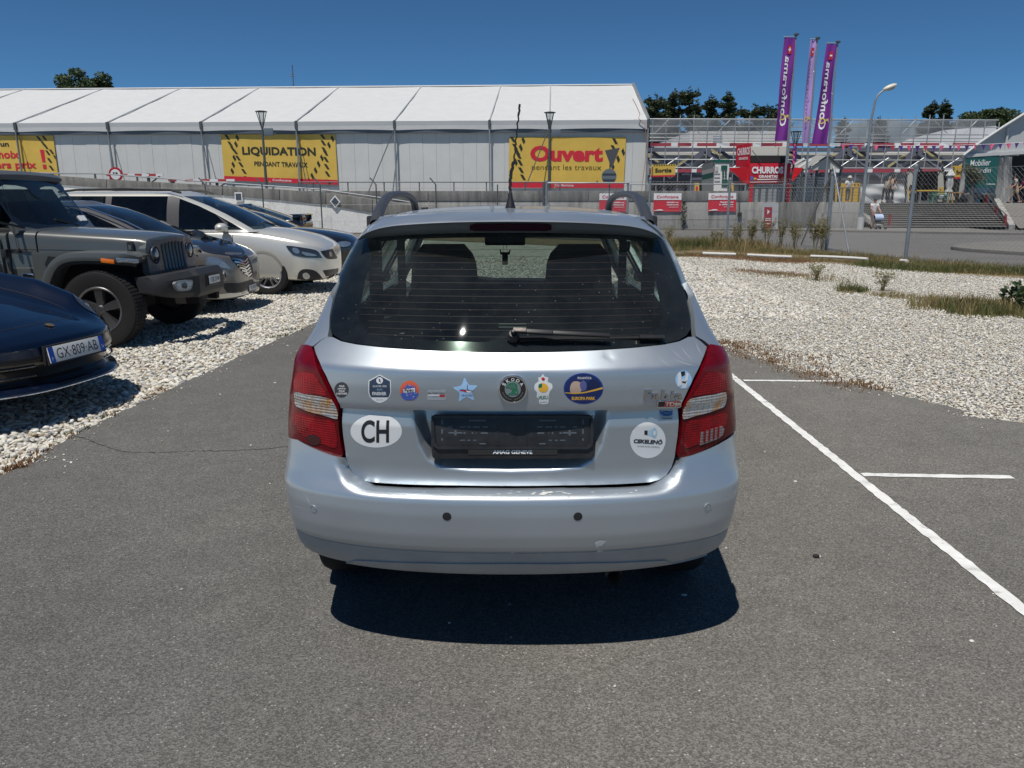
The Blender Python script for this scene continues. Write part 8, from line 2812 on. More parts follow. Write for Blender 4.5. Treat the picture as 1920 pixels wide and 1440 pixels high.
# ---- bunting
a,b=P(1578,270,49.5),P(1935,266,49.5)
t=thing('bunting','string of small pink, red and violet pennants strung towards the garden tent','bunting',tuple(a));I=Matrix.Translation(-a)
M_PN=[mat('pennant_pink',(0.68,0.10,0.24),0.6),mat('pennant_violet',(0.07,0.03,0.20),0.6),mat('pennant_red',(0.36,0.03,0.08),0.6),mat('pennant_violet',
())]
def sagp(f):
 p=a.lerp(b,f);p.z-=0.25*4*f*(1-f)*0.6;return p
mb=MB();mb.tube([sagp(f)for f in np.linspace(0,1,30)],0.012,4);mb.build('string',M_BWHT,t,inv=I)
NPn=23
rr_=random.Random(12)
for k in range(NPn):
 c0=sagp((k+0.2)/NPn);w=0.14;tw=rr_.uniform(-0.5,0.5)
 dx=Vector((math.cos(tw)*w,math.sin(tw)*w,0));dn=Vector((rr_.uniform(-0.05,0.05),rr_.uniform(-0.06,0.02),-0.36))
 mb=MB();mb.add([c0-dx,c0+dx,c0+dn],[(0,1,2)]);mb.build('pennant',M_PN[k%4 if k<14 else(0 if k%2==0 else 1)],t,inv=I)
pA=P(1486,290,49)
t=thing('bunting','bunched purple and pink pennants hanging by the lantern post','bunting',tuple(pA));I=Matrix.Translation(-pA)
for k in range(7):
 c=P(1489+(k%2)*3,272+k*5,48.6);mb=MB();mb.add([c+Vector((-0.13,0,0.1)),c+Vector((0.12,0.05,0.05)),c+Vector((0,-0.03,-0.25))],[(0,1,2)]);mb.build('pennant',
M_PN[k%2],t,inv=I)
 # ---- things for the garden set out on the terrace
t=thing('trampoline','round trampoline with black safety net and curved poles','trampoline',(P(1740,370,56).x,56,zb));I=Matrix.Translation(-Vector(t.location))
cx,cy=t.location.x,56.0;R0=(P(1779,370,56).x-P(1702,370,56).x)/2
zt_=P(1740,322,56).z
mb=MB();ring=[]
for k in range(24):
 an=2*math.pi*k/24;ring.append((math.cos(an),math.sin(an)))
def nm_():
 m=net_mat();m.name='black_net'
 for n_ in m.node_tree.nodes:
  if n_.type in('BSDF_DIFFUSE','BSDF_TRANSLUCENT'):n_.inputs[0].default_value=(0.01,0.01,0.011,1)
  if n_.type=='MIX_SHADER' and abs(n_.inputs[0].default_value-0.42)<0.01:n_.inputs[0].default_value=0.62
 return m
M_BNET=nm_()
mb.grid([[Vector((cx+R0*f*x,cy+R0*f*y,z))for x,y in ring]for z,f in((zb+0.9,0.96),(zb+1.8,0.96),(zt_-0.1,0.80))],closed_u=True);mb.build('safety_net',
M_BNET,t,smooth=True,inv=I)
mb=MB();mb.lathe([(R0*0.8,zb+0.86),(R0,zb+0.88),(R0,zb+0.80)],24,Matrix.Translation((cx,cy,0)),caps=False);mb.build('edge_pad',M_YEL,t,smooth=True,inv=I)
mb=MB();mb.lathe([(R0*0.8,zt_-0.12),(R0*0.82,zt_-0.02)],24,Matrix.Translation((cx,cy,0)),caps=False);mb.build('top_ring',M_BLACKM,t,inv=I)
for k in range(6):
 an=2*math.pi*(k+0.5)/6;c,s=math.cos(an),math.sin(an)
 mb=MB();mb.tube([(cx+R0*f*c,cy+R0*f*s,z)for z,f in((zb,0.98),(zb+0.9,1.04),(zb+1.7,1.06),(zb+2.4,0.98),(zt_,0.80))],0.045,6);mb.build('pole',M_BLACKM,
t,smooth=True,inv=I)
for x in(1706,1763):
 t2,q2,I2_,n=banner('feather_banner','tall oval yellow banner with hazard marks at the %s of the trampoline'%('left' if x<1740 else 'right'),'banner',[(x-4.5,
322),(x+7.5,322),(x+6.5,378),(x-4.5,378)],lambda X,Y:P(X,Y,53.4),M_CANL,'feather banners by the trampoline',(6,8))
 sh_=t2.children[0]
 bpatch(t2,q2,I2_,[(0.1,0.52),(0.95,0.52),(0.85,0.88),(0.5,0.97),(0.15,0.9)],M_YEL,0.012,'yellow_panel')
 for k in range(4):bpatch(t2,q2,I2_,[(0.2,0.56+k*0.09),(0.42,0.58+k*0.09),(0.55,0.63+k*0.09),(0.33,0.61+k*0.09)],M_BBLK,0.018,'hazard_mark')
 mb=MB();mb.tube([q2(1.0,1.1),q2(1.05,0.5),q2(0.9,0.05),q2(0.4,-0.03),q2(0.0,0.1)],0.03,5);mb.build('pole',M_BLACKM,t2,inv=I2_)
c=P(1778,366,53.6)
t=thing('closed_parasol','closed white garden parasol left of the entrance sign','parasol',(c.x,53.6,zb));
hh=P(1778,317,53.6).z-zb
mb=MB();mb.tube([(0,0,0),(0,0,hh)],0.03,6);mb.build('pole',M_BWHT,t)
mb=MB()
prof=[(0.04,hh),(0.24,hh-0.42),(0.16,hh-0.5),(0.20,hh-1.0),(0.13,hh-1.25),(0.22,hh-1.5),(0.34,hh-2.0),(0.24,hh-2.1)]
rows=[]
for r,z in prof:rows.append([Vector((r*(1+0.25*(k%2))*math.cos(2*math.pi*k/16),r*(1+0.25*(k%2))*math.sin(2*math.pi*k/16),z))for k in range(16)])
mb.grid(rows,closed_u=True);mb.build('folded_cloth',M_TENT,t,smooth=True)
c=P(1795,370,56)
t=thing('dark_doorway','black panel standing in for the dark doorway below the entrance sign','doorway',(c.x,56,zb));I=Matrix.Translation(-Vector(t.location))  # black panel added for the dark of a doorway
pbox(1784,337,1806,372,56,0.12,'panel',M_BLACKM,t,0,I,zb)
for x in(1783.5,1806):pbox(x,336,x+1,373,55.95,0.14,'frame',M_STEELD,t,0,I,zb)
def leafy(mb,c,r,n,s,rnd,flat=1.0,hollow=0.25):
 """leaf-sized faces scattered through a crown volume"""
 for _ in range(n):
  while True:
   p=Vector((rnd.uniform(-1,1),rnd.uniform(-1,1),rnd.uniform(-1,1)))
   if hollow<p.length<1:break
  p=Vector((p.x*r[0],p.y*r[1],p.z*r[2]))+Vector(c)
  a=rnd.uniform(0,6.28);e=rnd.uniform(-0.9,0.9)
  d=Vector((math.cos(a)*math.cos(e),math.sin(a)*math.cos(e),math.sin(e)*flat))
  u=d.orthogonal().normalized();u.rotate(Matrix.Rotation(rnd.uniform(0,6.28),3,d))
  q=s*rnd.uniform(0.6,1.3)
  mb.add([p-d*q,p+u*q*0.45,p+d*q,p-u*q*0.45],[(0,1,2,3)])
def leaf_mat(name,a,b,trans=0.25,scale=3.0):
 m=bpy.data.materials.new(name);m.use_nodes=True;nt=m.node_tree;pb=nt.nodes['Principled BSDF'];pb.inputs['Roughness'].default_value=0.6
 tc=nt.nodes.new('ShaderNodeTexCoord');n=nt.nodes.new('ShaderNodeTexNoise');n.inputs['Scale'].default_value=scale;n.inputs['Detail'].default_value=5
 nt.links.new(tc.outputs['Object'],n.inputs['Vector'])
 r=nt.nodes.new('ShaderNodeMapRange');r.inputs['From Min'].default_value=0.35;r.inputs['From Max'].default_value=0.68;nt.links.new(n.outputs[0],r.inputs['Value'])
 mx=nt.nodes.new('ShaderNodeMix');mx.data_type='RGBA';nt.links.new(r.outputs[0],mx.inputs[0]);mx.inputs[6].default_value=(*a,1);mx.inputs[7].default_value=(*b,
1)
 nt.links.new(mx.outputs[2],pb.inputs['Base Color'])
 tl=nt.nodes.new('ShaderNodeBsdfTranslucent');nt.links.new(mx.outputs[2],tl.inputs[0])
 ms=nt.nodes.new('ShaderNodeMixShader');ms.inputs[0].default_value=trans
 out=nt.nodes['Material Output'];nt.links.new(pb.outputs[0],ms.inputs[1]);nt.links.new(tl.outputs[0],ms.inputs[2]);nt.links.new(ms.outputs[0],out.inputs[0])
 MATS[name]=m
 return m
M_PINE=leaf_mat('pine_needles',(0.018,0.032,0.012),(0.048,0.066,0.024),0.12,0.9)
M_BROAD=leaf_mat('broad_leaves',(0.026,0.046,0.014),(0.065,0.10,0.03),0.25,0.8)
M_OLIVE=leaf_mat('olive_leaves',(0.065,0.075,0.045),(0.16,0.16,0.10),0.2,4)
M_BARK=mat('bark',(0.10,0.075,0.055),0.9,var=0.3,vscale=5,bump=0.5,bscale=12)
c=P(1820,372,50.9)
t=thing('olive_tree','small potted olive tree in front of the green banner','tree',(c.x,50.9,zb))
rnd=random.Random(21)
hc_=P(1821,327,50.9).z-zb
mb=MB();mb.tube([(0,0,0.35),(0.05,0,0.9),(-0.03,0,hc_-0.3)],[0.09,0.07,0.05],7)
for k in range(7):
 a_=k*0.9;mb.tube([(0,0,hc_-0.6),(0.45*math.cos(a_),0.45*math.sin(a_),hc_+rnd.uniform(-0.3,0.4))],[0.04,0.012],5)
mb.build('trunk',M_BARK,t,smooth=True)
mb=MB()
for k in range(13):leafy(mb,(rnd.uniform(-0.5,0.5),rnd.uniform(-0.4,0.4),hc_+rnd.uniform(-0.45,0.45)),(0.36,0.36,0.30),130,0.06,rnd,hollow=0)
mb.build('crown',M_OLIVE,t)
mb=MB();mb.lathe([(0.26,0),(0.34,0.5),(0.30,0.5),(0.28,0.42)],16,caps=True);mb.build('pot',mat('pot_grey',(0.16,0.16,0.15),0.7),t,smooth=True)
def bench(label,x,y,w,h,Y,m,group='garden furniture set out above the steps',kind='garden_table',cat='table'):
 a=P(x,y,Y);t=thing(kind,label,cat,(a.x,Y,zb),0,group);W=w/FPX*Y;H=h/FPX*Y
 mb=MB();mb.box((0,0,H-0.03),(W,0.6,0.06));mb.build('top',m,t,bevel=0.01)
 for sx in(-1,1):
  for sy in(-1,1):mb=MB();mb.bar((sx*W*0.44,sy*0.24,0),(sx*W*0.42,sy*0.24,H-0.06),0.06,0.06,(0,1,0));mb.build('leg',m,t)
 return t
M_GP=mat('plastic_green',(0.14,0.24,0.18),0.5);M_WD=mat('wood_orange',(0.42,0.22,0.09),0.6)
t=bench('pale green plastic slide table at the top of the steps',1757,385,30,16,51.2,M_GP)
mb=MB();mb.box((0,-0.28,0.36),(0.8,0.04,0.3),M=Matrix.Rotation(0.5,3,'X'));mb.build('side_panel',M_GP,t);mb=MB();mb.box((0.02,-0.36,0.38),(0.24,0.03,0.2),
M=Matrix.Rotation(0.5,3,'X'));mb.build('picture',M_BWHT,t)
bench('long dark green table behind the plastic slide',1762,382,36,20,52.6,mat('table_green',(0.03,0.14,0.09),0.5));bench('light wooden table frame right of the green table',
1790,384,20,19,51.6,M_WD)
for x,lab in((1832,'dark grey raised planter box below the green banner'),(1852,'dark raised planter box nearest the tent curtain'),(1812,'low dark planter box beside the potted olive tree')):
 a=P(x,384,51.0);t=thing('planter_box',lab,'planter',(a.x,51.0,zb),0,'planter boxes by the tent')
 mb=MB();mb.box((0,0,0.38),(0.62,0.5,0.30));mb.build('box',mat('planter_dark',(0.05,0.052,0.055),0.6),t,bevel=0.01)
 for sx in(-1,1):mb=MB();mb.box((sx*0.27,0,0.12),(0.06,0.4,0.24));mb.build('leg',M_BLACKM,t)
 mb=MB();rnd=random.Random(x);leafy(mb,(0,0,0.55),(0.28,0.2,0.10),40,0.07,rnd,hollow=0);mb.build('plants',mat('silver_leaf',(0.22,0.23,0.21),0.7),t)
for i,(x,w,h,lab)in enumerate(((1238,30,20,'dark slatted bench behind the wall under the exit sign'),(1270,34,22,'dark garden settee right of the exit sign post'))):
 a=P(x,358,48.0);t=thing('garden_bench',lab,'bench',(a.x,48.0,ZT1-0.12),0,'garden benches behind the concrete wall');W=w/FPX*48;H=h/FPX*48
 for k in range(3):mb=MB();mb.box((0,0.25,0.40+k*0.14),(W,0.05,0.09));mb.build('back_slat',M_BLACKM,t)
 mb=MB();mb.box((0,0,0.38),(W,0.5,0.06));mb.build('seat',M_BLACKM,t)
 for sx in(-1,1):mb=MB();mb.box((sx*W*0.46,0.05,0.35),(0.07,0.5,0.7));mb.build('side_frame',M_BLACKM,t)
for x,w,lab in((1306.5,9,'small yellow notice board with a dark figure left of the kiosk'),(1371,9,'small yellow board with hazard marks right of the kiosk')):
 t,q2,I,n=banner('notice_board',lab,'board',[(x-w/2,343),(x+w/2,343),(x+w/2,361),(x-w/2,361)],lambda X,Y:P(X,Y,49.0),M_YEL,'small yellow boards by the kiosk',
(2,2))
 bpatch(t,q2,I,[(0.3,0.35),(0.7,0.35),(0.75,0.9),(0.25,0.9)]if x<1340 else[(0.15,0.1),(0.4,0.1),(0.6,0.9),(0.3,0.9)],M_BRED if x<1340 else M_BBLK,0.012,
'printed_shape')
 # ---- wire fence round the gravel
fn=thing('chain_link_fence','tall chain link fence on steel posts between the gravel and the road','fence',tuple(FENCE[4]));I=Matrix.Translation(-FENCE[4])
M_WIRE=mat('fence_wire',(0.24,0.25,0.26),0.55,0.5);M_POST=mat('fence_post_steel',(0.27,0.30,0.325),0.45,0.5,var=0.1)
HP=2.42
posts=[FENCE[2],FENCE[3],FENCE[4],FENCE[6],FENCE[0],FENCE[1]]
for p in posts:
 mb=MB();r=0.045 if p is not FENCE[3]else 0.06
 mb.tube([p,p+Vector((0,0,HP))],r,10);mb.lathe([(r*1.25,HP-0.05),(r*1.25,HP+0.01),(0.01,HP+0.05)],10,Matrix.Translation(p));mb.build('post',M_POST,fn,smooth=True,
inv=I,angle=0.7)
zc=P(1557,360,FENCE[3].y).z
for x,y in((1502,459),(1592,474)):
 g=G(x,y);mb=MB();mb.tube([FENCE[3]+Vector((0,0,zc+0.75)),g],0.03,7);mb.build('brace',M_STEEL,fn,smooth=True,inv=I)
for zz in(0.08,1.2,2.30):
 mb=MB();mb.tube([p+Vector((0,0,zz))for p in FENCE],0.004,4);mb.build('strain_wire',M_WIRE,fn,inv=I)
vv,ff=[],[]
def wire(a,b,w=0.0019):
 n_=len(vv);s=Vector((0.7,-0.7,0))*w
 d=(b-a).normalized();s=d.cross(Vector((0,1,0)))
 s=s.normalized()*w if s.length>1e-6 else Vector((w,0,0))
 t_=Vector((0,w,0))
 for p in(a,b):vv.extend([p+s,p-s*0.5+t_,p-s*0.5-t_])
 ff.extend([(n_,n_+1,n_+4,n_+3),(n_+1,n_+2,n_+5,n_+4),(n_+2,n_,n_+3,n_+5)])
for k in range(len(FENCE)-1):
 a,b=FENCE[k],FENCE[k+1];L=(b-a).length;d=(b-a)/L
 pitch=0.115 if k>=3 else 0.15
 H0,H1=0.05,2.30
 s=-(H1-H0)
 while s<L:
  for sg in(1,-1):
   x0,z0,x1,z1=s,H0,s+(H1-H0),H1
   if x0<0:z0+=-x0;x0=0
   if x1>L:z1-=x1-L;x1=L
   if x1>x0:
    if sg==1:wire(a+d*x0+Vector((0,0,z0)),a+d*x1+Vector((0,0,z1)))
    else:wire(a+d*(L-x0)+Vector((0,0,z0)),a+d*(L-x1)+Vector((0,0,z1)))
  s+=pitch
me=obj_from('wire_mesh',[I@v for v in vv],ff,M_WIRE,fn);me['kind']='stuff'
rfn=thing('wire_fence','thin wire fence with cranked post tops in front of the ramp and concrete walls','fence',(P(815,400,39.2).x,39.2,0));I=Matrix.Translation(-Vector(rfn.location))
pxs=[(386,1),(492,1),(600,1),(704,1),(815,1),(930,0)]
for x,crank in pxs:
 b=P(x+3,400,39.2);zt_=P(x,346,39.2).z;mb=MB()
 pts=[(b.x,39.2,0),(b.x,39.2,zt_)]+([(b.x-0.28,39.2,zt_+0.32)]if crank else[])
 mb.tube(pts,0.035,6);mb.build('post',M_STEELD,rfn,inv=I)
for zz in(2.2,1.4,0.6):
 a,b=P(150,400,39.2),P(1020,400,39.2);mb=MB();mb.tube([(a.x,39.2,zz),(b.x,39.2,zz)],0.006,4);mb.build('strain_wire',M_WIRE,rfn,inv=I)
vv,ff=[],[]
a,b=P(150,400,39.2).x,P(1020,400,39.2).x
s=a-2.2
while s<b:
 x0,z0=max(s,a),0.05+max(0,a-s);x1=min(s+2.2,b);wire(Vector((x0,39.2,z0)),Vector((x1,39.2,z0+x1-x0)),0.0018);wire(Vector((x0,39.22,2.25-(z0-0.05))),Vector((x1,
39.22,2.25-(z0-0.05)-(x1-x0))),0.0018);s+=0.16
me=obj_from('wire_mesh',[I@v for v in vv],ff,M_WIRE,rfn);me['kind']='stuff'
gt=thing('fence_gate','steel framed wire gate standing before the red-lettered banner','gate',(P(1100,400,38.5).x,38.5,0));I=Matrix.Translation(-Vector(gt.location))
gx0,gx1=P(1020,400,38.5).x,P(1176,400,38.5).x;gz=P(1100,343,38.5).z
for x,r in((gx0,0.085),(gx1,0.06)):mb=MB();mb.tube([(x,38.5,0),(x,38.5,gz)],r,8);mb.build('gate_post',M_STEELD if r>0.07 else M_STEEL,gt,smooth=True,inv=I)
mb=MB();mb.tube([(gx0+0.15,38.45,gz),(gx1,38.45,gz)],0.035,7);mb.build('top_rail',M_STEEL,gt,smooth=True,inv=I)
mb=MB();mb.tube([(gx0,38.45,gz-0.6),(gx0+0.55,38.45,0.9)],0.03,6);mb.build('brace',M_STEEL,gt,inv=I)
vv,ff=[],[]
s=gx0-2.0
while s<gx1:
 x0,z0=max(s,gx0),0.2+max(0,gx0-s);x1=min(s+gz-0.3,gx1);
 if x1>x0:wire(Vector((x0,38.5,z0)),Vector((x1,38.5,z0+x1-x0)),0.003);wire(Vector((x0,38.52,gz-(z0-0.2))),Vector((x1,38.52,gz-(z0-0.2)-(x1-x0))),0.003)
 s+=0.15
me=obj_from('wire_mesh',[I@v for v in vv],ff,M_WIRE,gt);me['kind']='stuff'
# ---- trees beyond
def pine(label,px,ytop,Y,wpx,seed,group='dark conifers behind the shop',base=2.0,m=None,conic=0.5,n=34):
 c=P(px,380,Y);top=P(px,ytop,Y).z;h=top-base;W=wpx/FPX*Y/2
 t=thing('pine_tree',label,'tree',(c.x,Y,base),0,group);rnd=random.Random(seed)
 mb=MB();mb.tube([(0,0,0),(0.1,0,h*0.5),(0,0,h*0.97)],[0.35,0.24,0.05],7)
 br=[]
 for k in range(n):
  f=0.35+0.62*(k/n)+rnd.uniform(-0.02,0.02);a=rnd.uniform(0,6.28)
  L=W*(1.0-conic*(f-0.35)/0.65*1.15)*rnd.uniform(0.55,1.1)
  L=max(L,W*0.12)
  s=Vector((0,0,h*f));e=s+Vector((math.cos(a)*L,math.sin(a)*L,L*rnd.uniform(0.05,0.35)));br.append((s,e,L));mb.tube([s,s.lerp(e,0.6),e],[0.09,0.06,0.02],
4)
 mb.build('trunk',M_BARK,t)
 mb=MB()
 for s,e,L in br:
  leafy(mb,e+Vector((0,0,0.3)),(0.25,0.25,0.55),22,0.17,rnd,1,0)
  for q in(0.3,0.62,0.95):
   p=s.lerp(e,q)+Vector((rnd.uniform(-0.2,0.2),rnd.uniform(-0.2,0.2),0.1));r=max(0.6,0.50*L)*rnd.uniform(0.75,1.15)
   leafy(mb,p,(r,r,r*0.45),100,0.19,rnd,0.5,0)
 leafy(mb,(0,0,h*0.97),(0.3,0.3,0.9),50,0.18,rnd,1,0)
 mb.build('crown',m or M_PINE,t)
 return t
pine('dark pine with broken top just right of the big tent',1222,182,92,70,1,conic=0.35)
pine('dark rounded pine, second behind the scaffold from the big tent',1252,178,96,60,2,conic=0.3)
pine('tallest dark pine with a pointed top near the big tent',1283,167,90,70,3,conic=0.5,n=30)
pine('slim dark pine in the gap right of the tallest pine',1322,183,98,44,4,conic=0.6)
pine('pointed dark pine, centre of the group left of the flags',1352,178,94,74,5,conic=0.65,n=30)
pine('low leaning pine left of the first purple flag',1402,200,96,72,6,conic=0.35)
pine('small dark pine partly behind the first purple flag',1444,200,100,56,7,conic=0.4)
pine('dark fir seen between the flags above the netting',1568,226,110,40,8,conic=0.7)
pine('grey-green fir seen through the netting right of the street lamp',1632,226,105,52,9,conic=0.7)
pine('dark spruce, left one of the pair above the netting',1726,195,100,62,10,conic=0.75,n=34)
pine('dark spruce, right one of the pair above the netting',1748,193,98,60,11,conic=0.75,n=34)
def broad(label,px,ytop,Y,wpx,hpx,seed,group='leafy trees on the skyline',base=2.0,trunk_ok=True):
 c=P(px,380,Y);top=P(px,ytop,Y).z;W=wpx/FPX*Y/2;H=hpx/FPX*Y
 t=thing('leafy_tree',label,'tree',(c.x,Y,base),0,group);rnd=random.Random(seed);h=top-base
 mb=MB();mb.tube([(0,0,0),(0.1,0.1,h-H*0.7),(0,0,h-H*0.3)],[0.4,0.28,0.1],7);cl=[]
 for k in range(26):
  a=rnd.uniform(0,6.28);r=W*math.sqrt(rnd.random())*0.8;z=h-H*0.5+rnd.uniform(-0.42,0.40)*H*math.sqrt(max(0.05,1-(r/W)**2));e=Vector((r*math.cos(a),r*math.sin(a),
z));cl.append(e);mb.tube([(0,0,h-H*0.75),e*0.6+Vector((0,0,(h-H*0.75)*0.4)),e],[0.12,0.07,0.02],4)
 mb.build('trunk',M_BARK,t)
 mb=MB()
 for e in cl:leafy(mb,e,(W*0.36,W*0.36,H*0.19),330,0.20,rnd,1,0.0)
 mb.build('crown',M_BROAD,t);return t
broad('dark leafy tree rising behind the left part of the marquee roof',186,131,85,88,70,1)
broad('dark leafy tree at the far left edge',2,150,80,44,80,2)
broad('wide leafy tree behind the right end of the scaffold',1830,203,105,92,50,3)
broad('dark leafy tree above the garden tent roof',1903,212,95,60,60,4)
broad('pale leafy tree seen dimly through the netting',1760,224,120,120,40,5)
mb=MB();hp=[(1560,240),(1590,233),(1625,227),(1660,225),(1700,229),(1740,231),(1800,228),(1870,235),(1990,238)]
mb.grid([[P(x,y,800)for x,y in hp],[Vector((P(x,y,800).x,700,-1))for x,y in hp],]);o=mb.build('hill',mat('far_hill',(0.10,0.13,0.15),0.9),smooth=True);o['kind']='structure'
c=P(548,162,90);t=thing('aerial_mast','thin television aerial mast on the skyline above the marquee','mast',(c.x,90,2));I=Matrix.Translation(-Vector(t.location))
mb=MB();mb.tube([(c.x,90,2),P(548,122,90)],0.05,5);mb.build('pole',M_STEELD,t,inv=I)
for y,w in((139,4),(143,5)):mb=MB();mb.tube([P(548-w,y,90),P(548+w,y,90)],0.035,4);mb.build('cross_arm',M_STEELD,t,inv=I)
# ==================== people
M_SKIN=mat('skin',(0.46,0.26,0.18),0.55)
def skin_mesh(joints,edges,rad,root):
 me=bpy.data.meshes.new('body');names=list(joints)
 names.remove(root);names=[root]+names
 idx={n:i for i,n in enumerate(names)}
 me.from_pydata([joints[n]for n in names],[(idx[a],idx[b])for a,b in edges],[])
 o=bpy.data.objects.new('body',me);COL.objects.link(o)
 md=o.modifiers.new('skin','SKIN');md.use_smooth_shade=True
 sv=me.skin_vertices[0].data
 for n in names:
  r=rad[n];sv[idx[n]].radius=(r,r)if not isinstance(r,tuple)else r
 sv[0].use_root=True
 md2=o.modifiers.new('sub','SUBSURF');md2.levels=1;md2.render_levels=1
 bpy.context.view_layer.update()
 dg=bpy.context.evaluated_depsgraph_get()
 m2=bpy.data.meshes.new_from_object(o.evaluated_get(dg))
 bpy.data.objects.remove(o);bpy.data.meshes.remove(me)
 for p in m2.polygons:p.use_smooth=True
 return m2
def person(label,loc,rotz,h,top,bottom,hair,arms=((0.28,0.10,0.80),(0.28,0.10,0.80)),lean=0.0,sleeves=0.5,legs=0.45,step=0.12,hat=None,group='people on the terrace',
skirt=False,knees=0.0):
 t=thing('person',label,'person',loc,rotz,group);s=h/1.70
 J={'pel':(0,0,0.93),'sp':(0,lean*0.12,1.10),'ch':(0,lean*0.30,1.30),'nk':(0,lean*0.42,1.46),'hd0':(0,lean*0.46+0.01,1.54),'hd':(0,lean*0.50+0.02,1.62),
'hd1':(0,lean*0.5+0.01,1.69)}
 E=[('pel','sp'),('sp','ch'),('ch','nk'),('nk','hd0'),('hd0','hd'),('hd','hd1')]
 Rd={'pel':(0.15,0.11),'sp':(0.125,0.095),'ch':(0.15,0.10),'nk':0.05,'hd0':0.07,'hd':0.092,'hd1':0.06}
 for k,sx in enumerate((-1,1)):
  S='LR'[k];ax,ay,az=arms[k]
  J['sh'+S]=(sx*0.19,lean*0.34,1.40);J['el'+S]=((sx*(0.19+(ax-0.19)*0.6+0.03)),lean*0.3+ay*0.3-0.03,lerp(1.40,az,0.55));J['wr'+S]=(sx*ax,lean*0.3+ay,az+0.06)
  J['pa'+S]=(sx*ax,lean*0.3+ay+0.03,az)
  E+=[('ch','sh'+S),('sh'+S,'el'+S),('el'+S,'wr'+S),('wr'+S,'pa'+S)]
  Rd.update({'sh'+S:0.062,'el'+S:0.042,'wr'+S:0.028,'pa'+S:(0.036,0.02)})
  for f in range(5):
   fx=(f-2)*0.016;L=(0.05,0.068,0.075,0.07,0.055)[f]
   if f==0:p=(sx*(ax-0.045),lean*0.3+ay+0.055,az-0.02)
   else:p=(sx*(ax+fx*0.3),lean*0.3+ay+0.03+fx,az-L)
   J['f%d%s'%(f,S)]=p;E.append(('pa'+S,'f%d%s'%(f,S)));Rd['f%d%s'%(f,S)]=0.008
  dy=step*(1 if k else-1)
  J['hp'+S]=(sx*0.095,0,0.88);J['kn'+S]=(sx*0.10,dy*0.4+0.03+knees,0.50);J['an'+S]=(sx*0.10,dy-0.02,0.09);J['to'+S]=(sx*0.115,dy+0.14,0.035)
  E+=[('pel','hp'+S),('hp'+S,'kn'+S),('kn'+S,'an'+S),('an'+S,'to'+S)]
  Rd.update({'hp'+S:0.095,'kn'+S:0.058,'an'+S:0.042,'to'+S:0.036})
 sc=lambda d:{k:tuple(c*s for c in v)for k,v in d.items()}
 scr=lambda d,q=1.0:{k:(tuple(x*s*q for x in v)if isinstance(v,tuple)else v*s*q)for k,v in d.items()}
 def add(name,js,es,q,m,ov={}):
  jj={k:J[k]for k in js};jj.update(ov)
  rr={k:Rd.get(k,0.06)for k in js};
  for k in ov:rr[k]=ov_r[k]
  me=skin_mesh(sc(jj),es,scr(rr,q),js[0]);me.materials.append(m)
  o=bpy.data.objects.new(name,me);COL.objects.link(o);o.parent=t;return o
 ov_r={}
 add('body',list(J),E,1.0,M_SKIN)
 def mid(a,b,f):return tuple(lerp(J[a][i],J[b][i],f)for i in range(3))
 ov,es,js={},[('sp','ch'),('sp','pel'),('ch','nb')],['sp','pel','ch']
 ov['nb']=mid('ch','nk',0.7);ov_r['nb']=0.07
 for S in 'LR':
  ov['sl'+S]=mid('sh'+S,'el'+S,sleeves)if sleeves<=1 else mid('el'+S,'wr'+S,sleeves-1);ov_r['sl'+S]=0.062;js.append('sh'+S);es+=[('ch','sh'+S),('sh'+S,'sl'+S)]
 add('shirt',js,es,1.16,top,ov)
 ov,es,js={},[('pel','wa')],['pel'];ov['wa']=mid('pel','sp',0.4);ov_r['wa']=(0.14,0.105)
 for S in 'LR':
  js.append('hp'+S);ov['lg'+S]=mid('hp'+S,'kn'+S,legs*2)if legs<=0.5 else mid('kn'+S,'an'+S,legs*2-1);ov_r['lg'+S]=0.088 if legs<=0.5 else 0.062;es+=[('pel',
'hp'+S)]
  if legs>0.5:js.append('kn'+S);es+=[('hp'+S,'kn'+S),('kn'+S,'lg'+S)]
  else:es+=[('hp'+S,'lg'+S)]
 add('shorts' if legs<=0.5 else 'trousers',js,es,1.12,bottom,ov)
 hd=Vector(J['hd'])*s
 mb=MB();mb.sphere(hd+Vector((0,-0.018,0.030))*s,(0.098*s,0.105*s,0.105*s),14,10);mb.sphere(hd+Vector((0,-0.09,-0.04))*s,(0.06*s,0.05*s,0.09*s),10,8);mb.build('hair',
hair,t,smooth=True)['kind']='stuff'
 mb=MB();mb.sphere(hd+Vector((0,0.098,-0.01))*s,(0.014*s,0.02*s,0.024*s),8,6)
 for sx in(-1,1):mb.sphere(hd+Vector((sx*0.092,0.0,-0.005))*s,(0.012*s,0.022*s,0.032*s),8,6)
 mb.build('nose_and_ears',M_SKIN,t,smooth=True)['kind']='stuff'
 mb=MB()
 for sx in(-1,1):mb.sphere(hd+Vector((sx*0.034,0.088,0.012))*s,(0.012*s,0.008*s,0.008*s),8,5)
 mb.box(hd+Vector((0,0.088,-0.045))*s,(0.04*s,0.008*s,0.008*s));mb.build('eyes_and_mouth',M_BLACKM,t,smooth=True)['kind']='stuff'
 mb=MB()
 for S in 'LR':a_,b_=Vector(J['an'+S])*s,Vector(J['to'+S])*s;c_=(a_+b_)/2;c_.z=0.04*s;mb.sphere(c_,(0.05*s,0.13*s,0.045*s),10,6)
 mb.build('shoes',M_BLACKM,t,smooth=True)['kind']='stuff'
 if hat:
  mb=MB();mb.lathe([(0.17*s,0.03),(0.11*s,0.05),(0.10*s,0.13*s),(0.03,0.15*s)],16,Matrix.Translation(hd));mb.build('hat',hat,t,smooth=True,angle=0.8)
 return t
M_HAIRD=mat('hair_dark',(0.015,0.011,0.009),0.5);M_HAIRG=mat('hair_grey',(0.16,0.15,0.14),0.6)
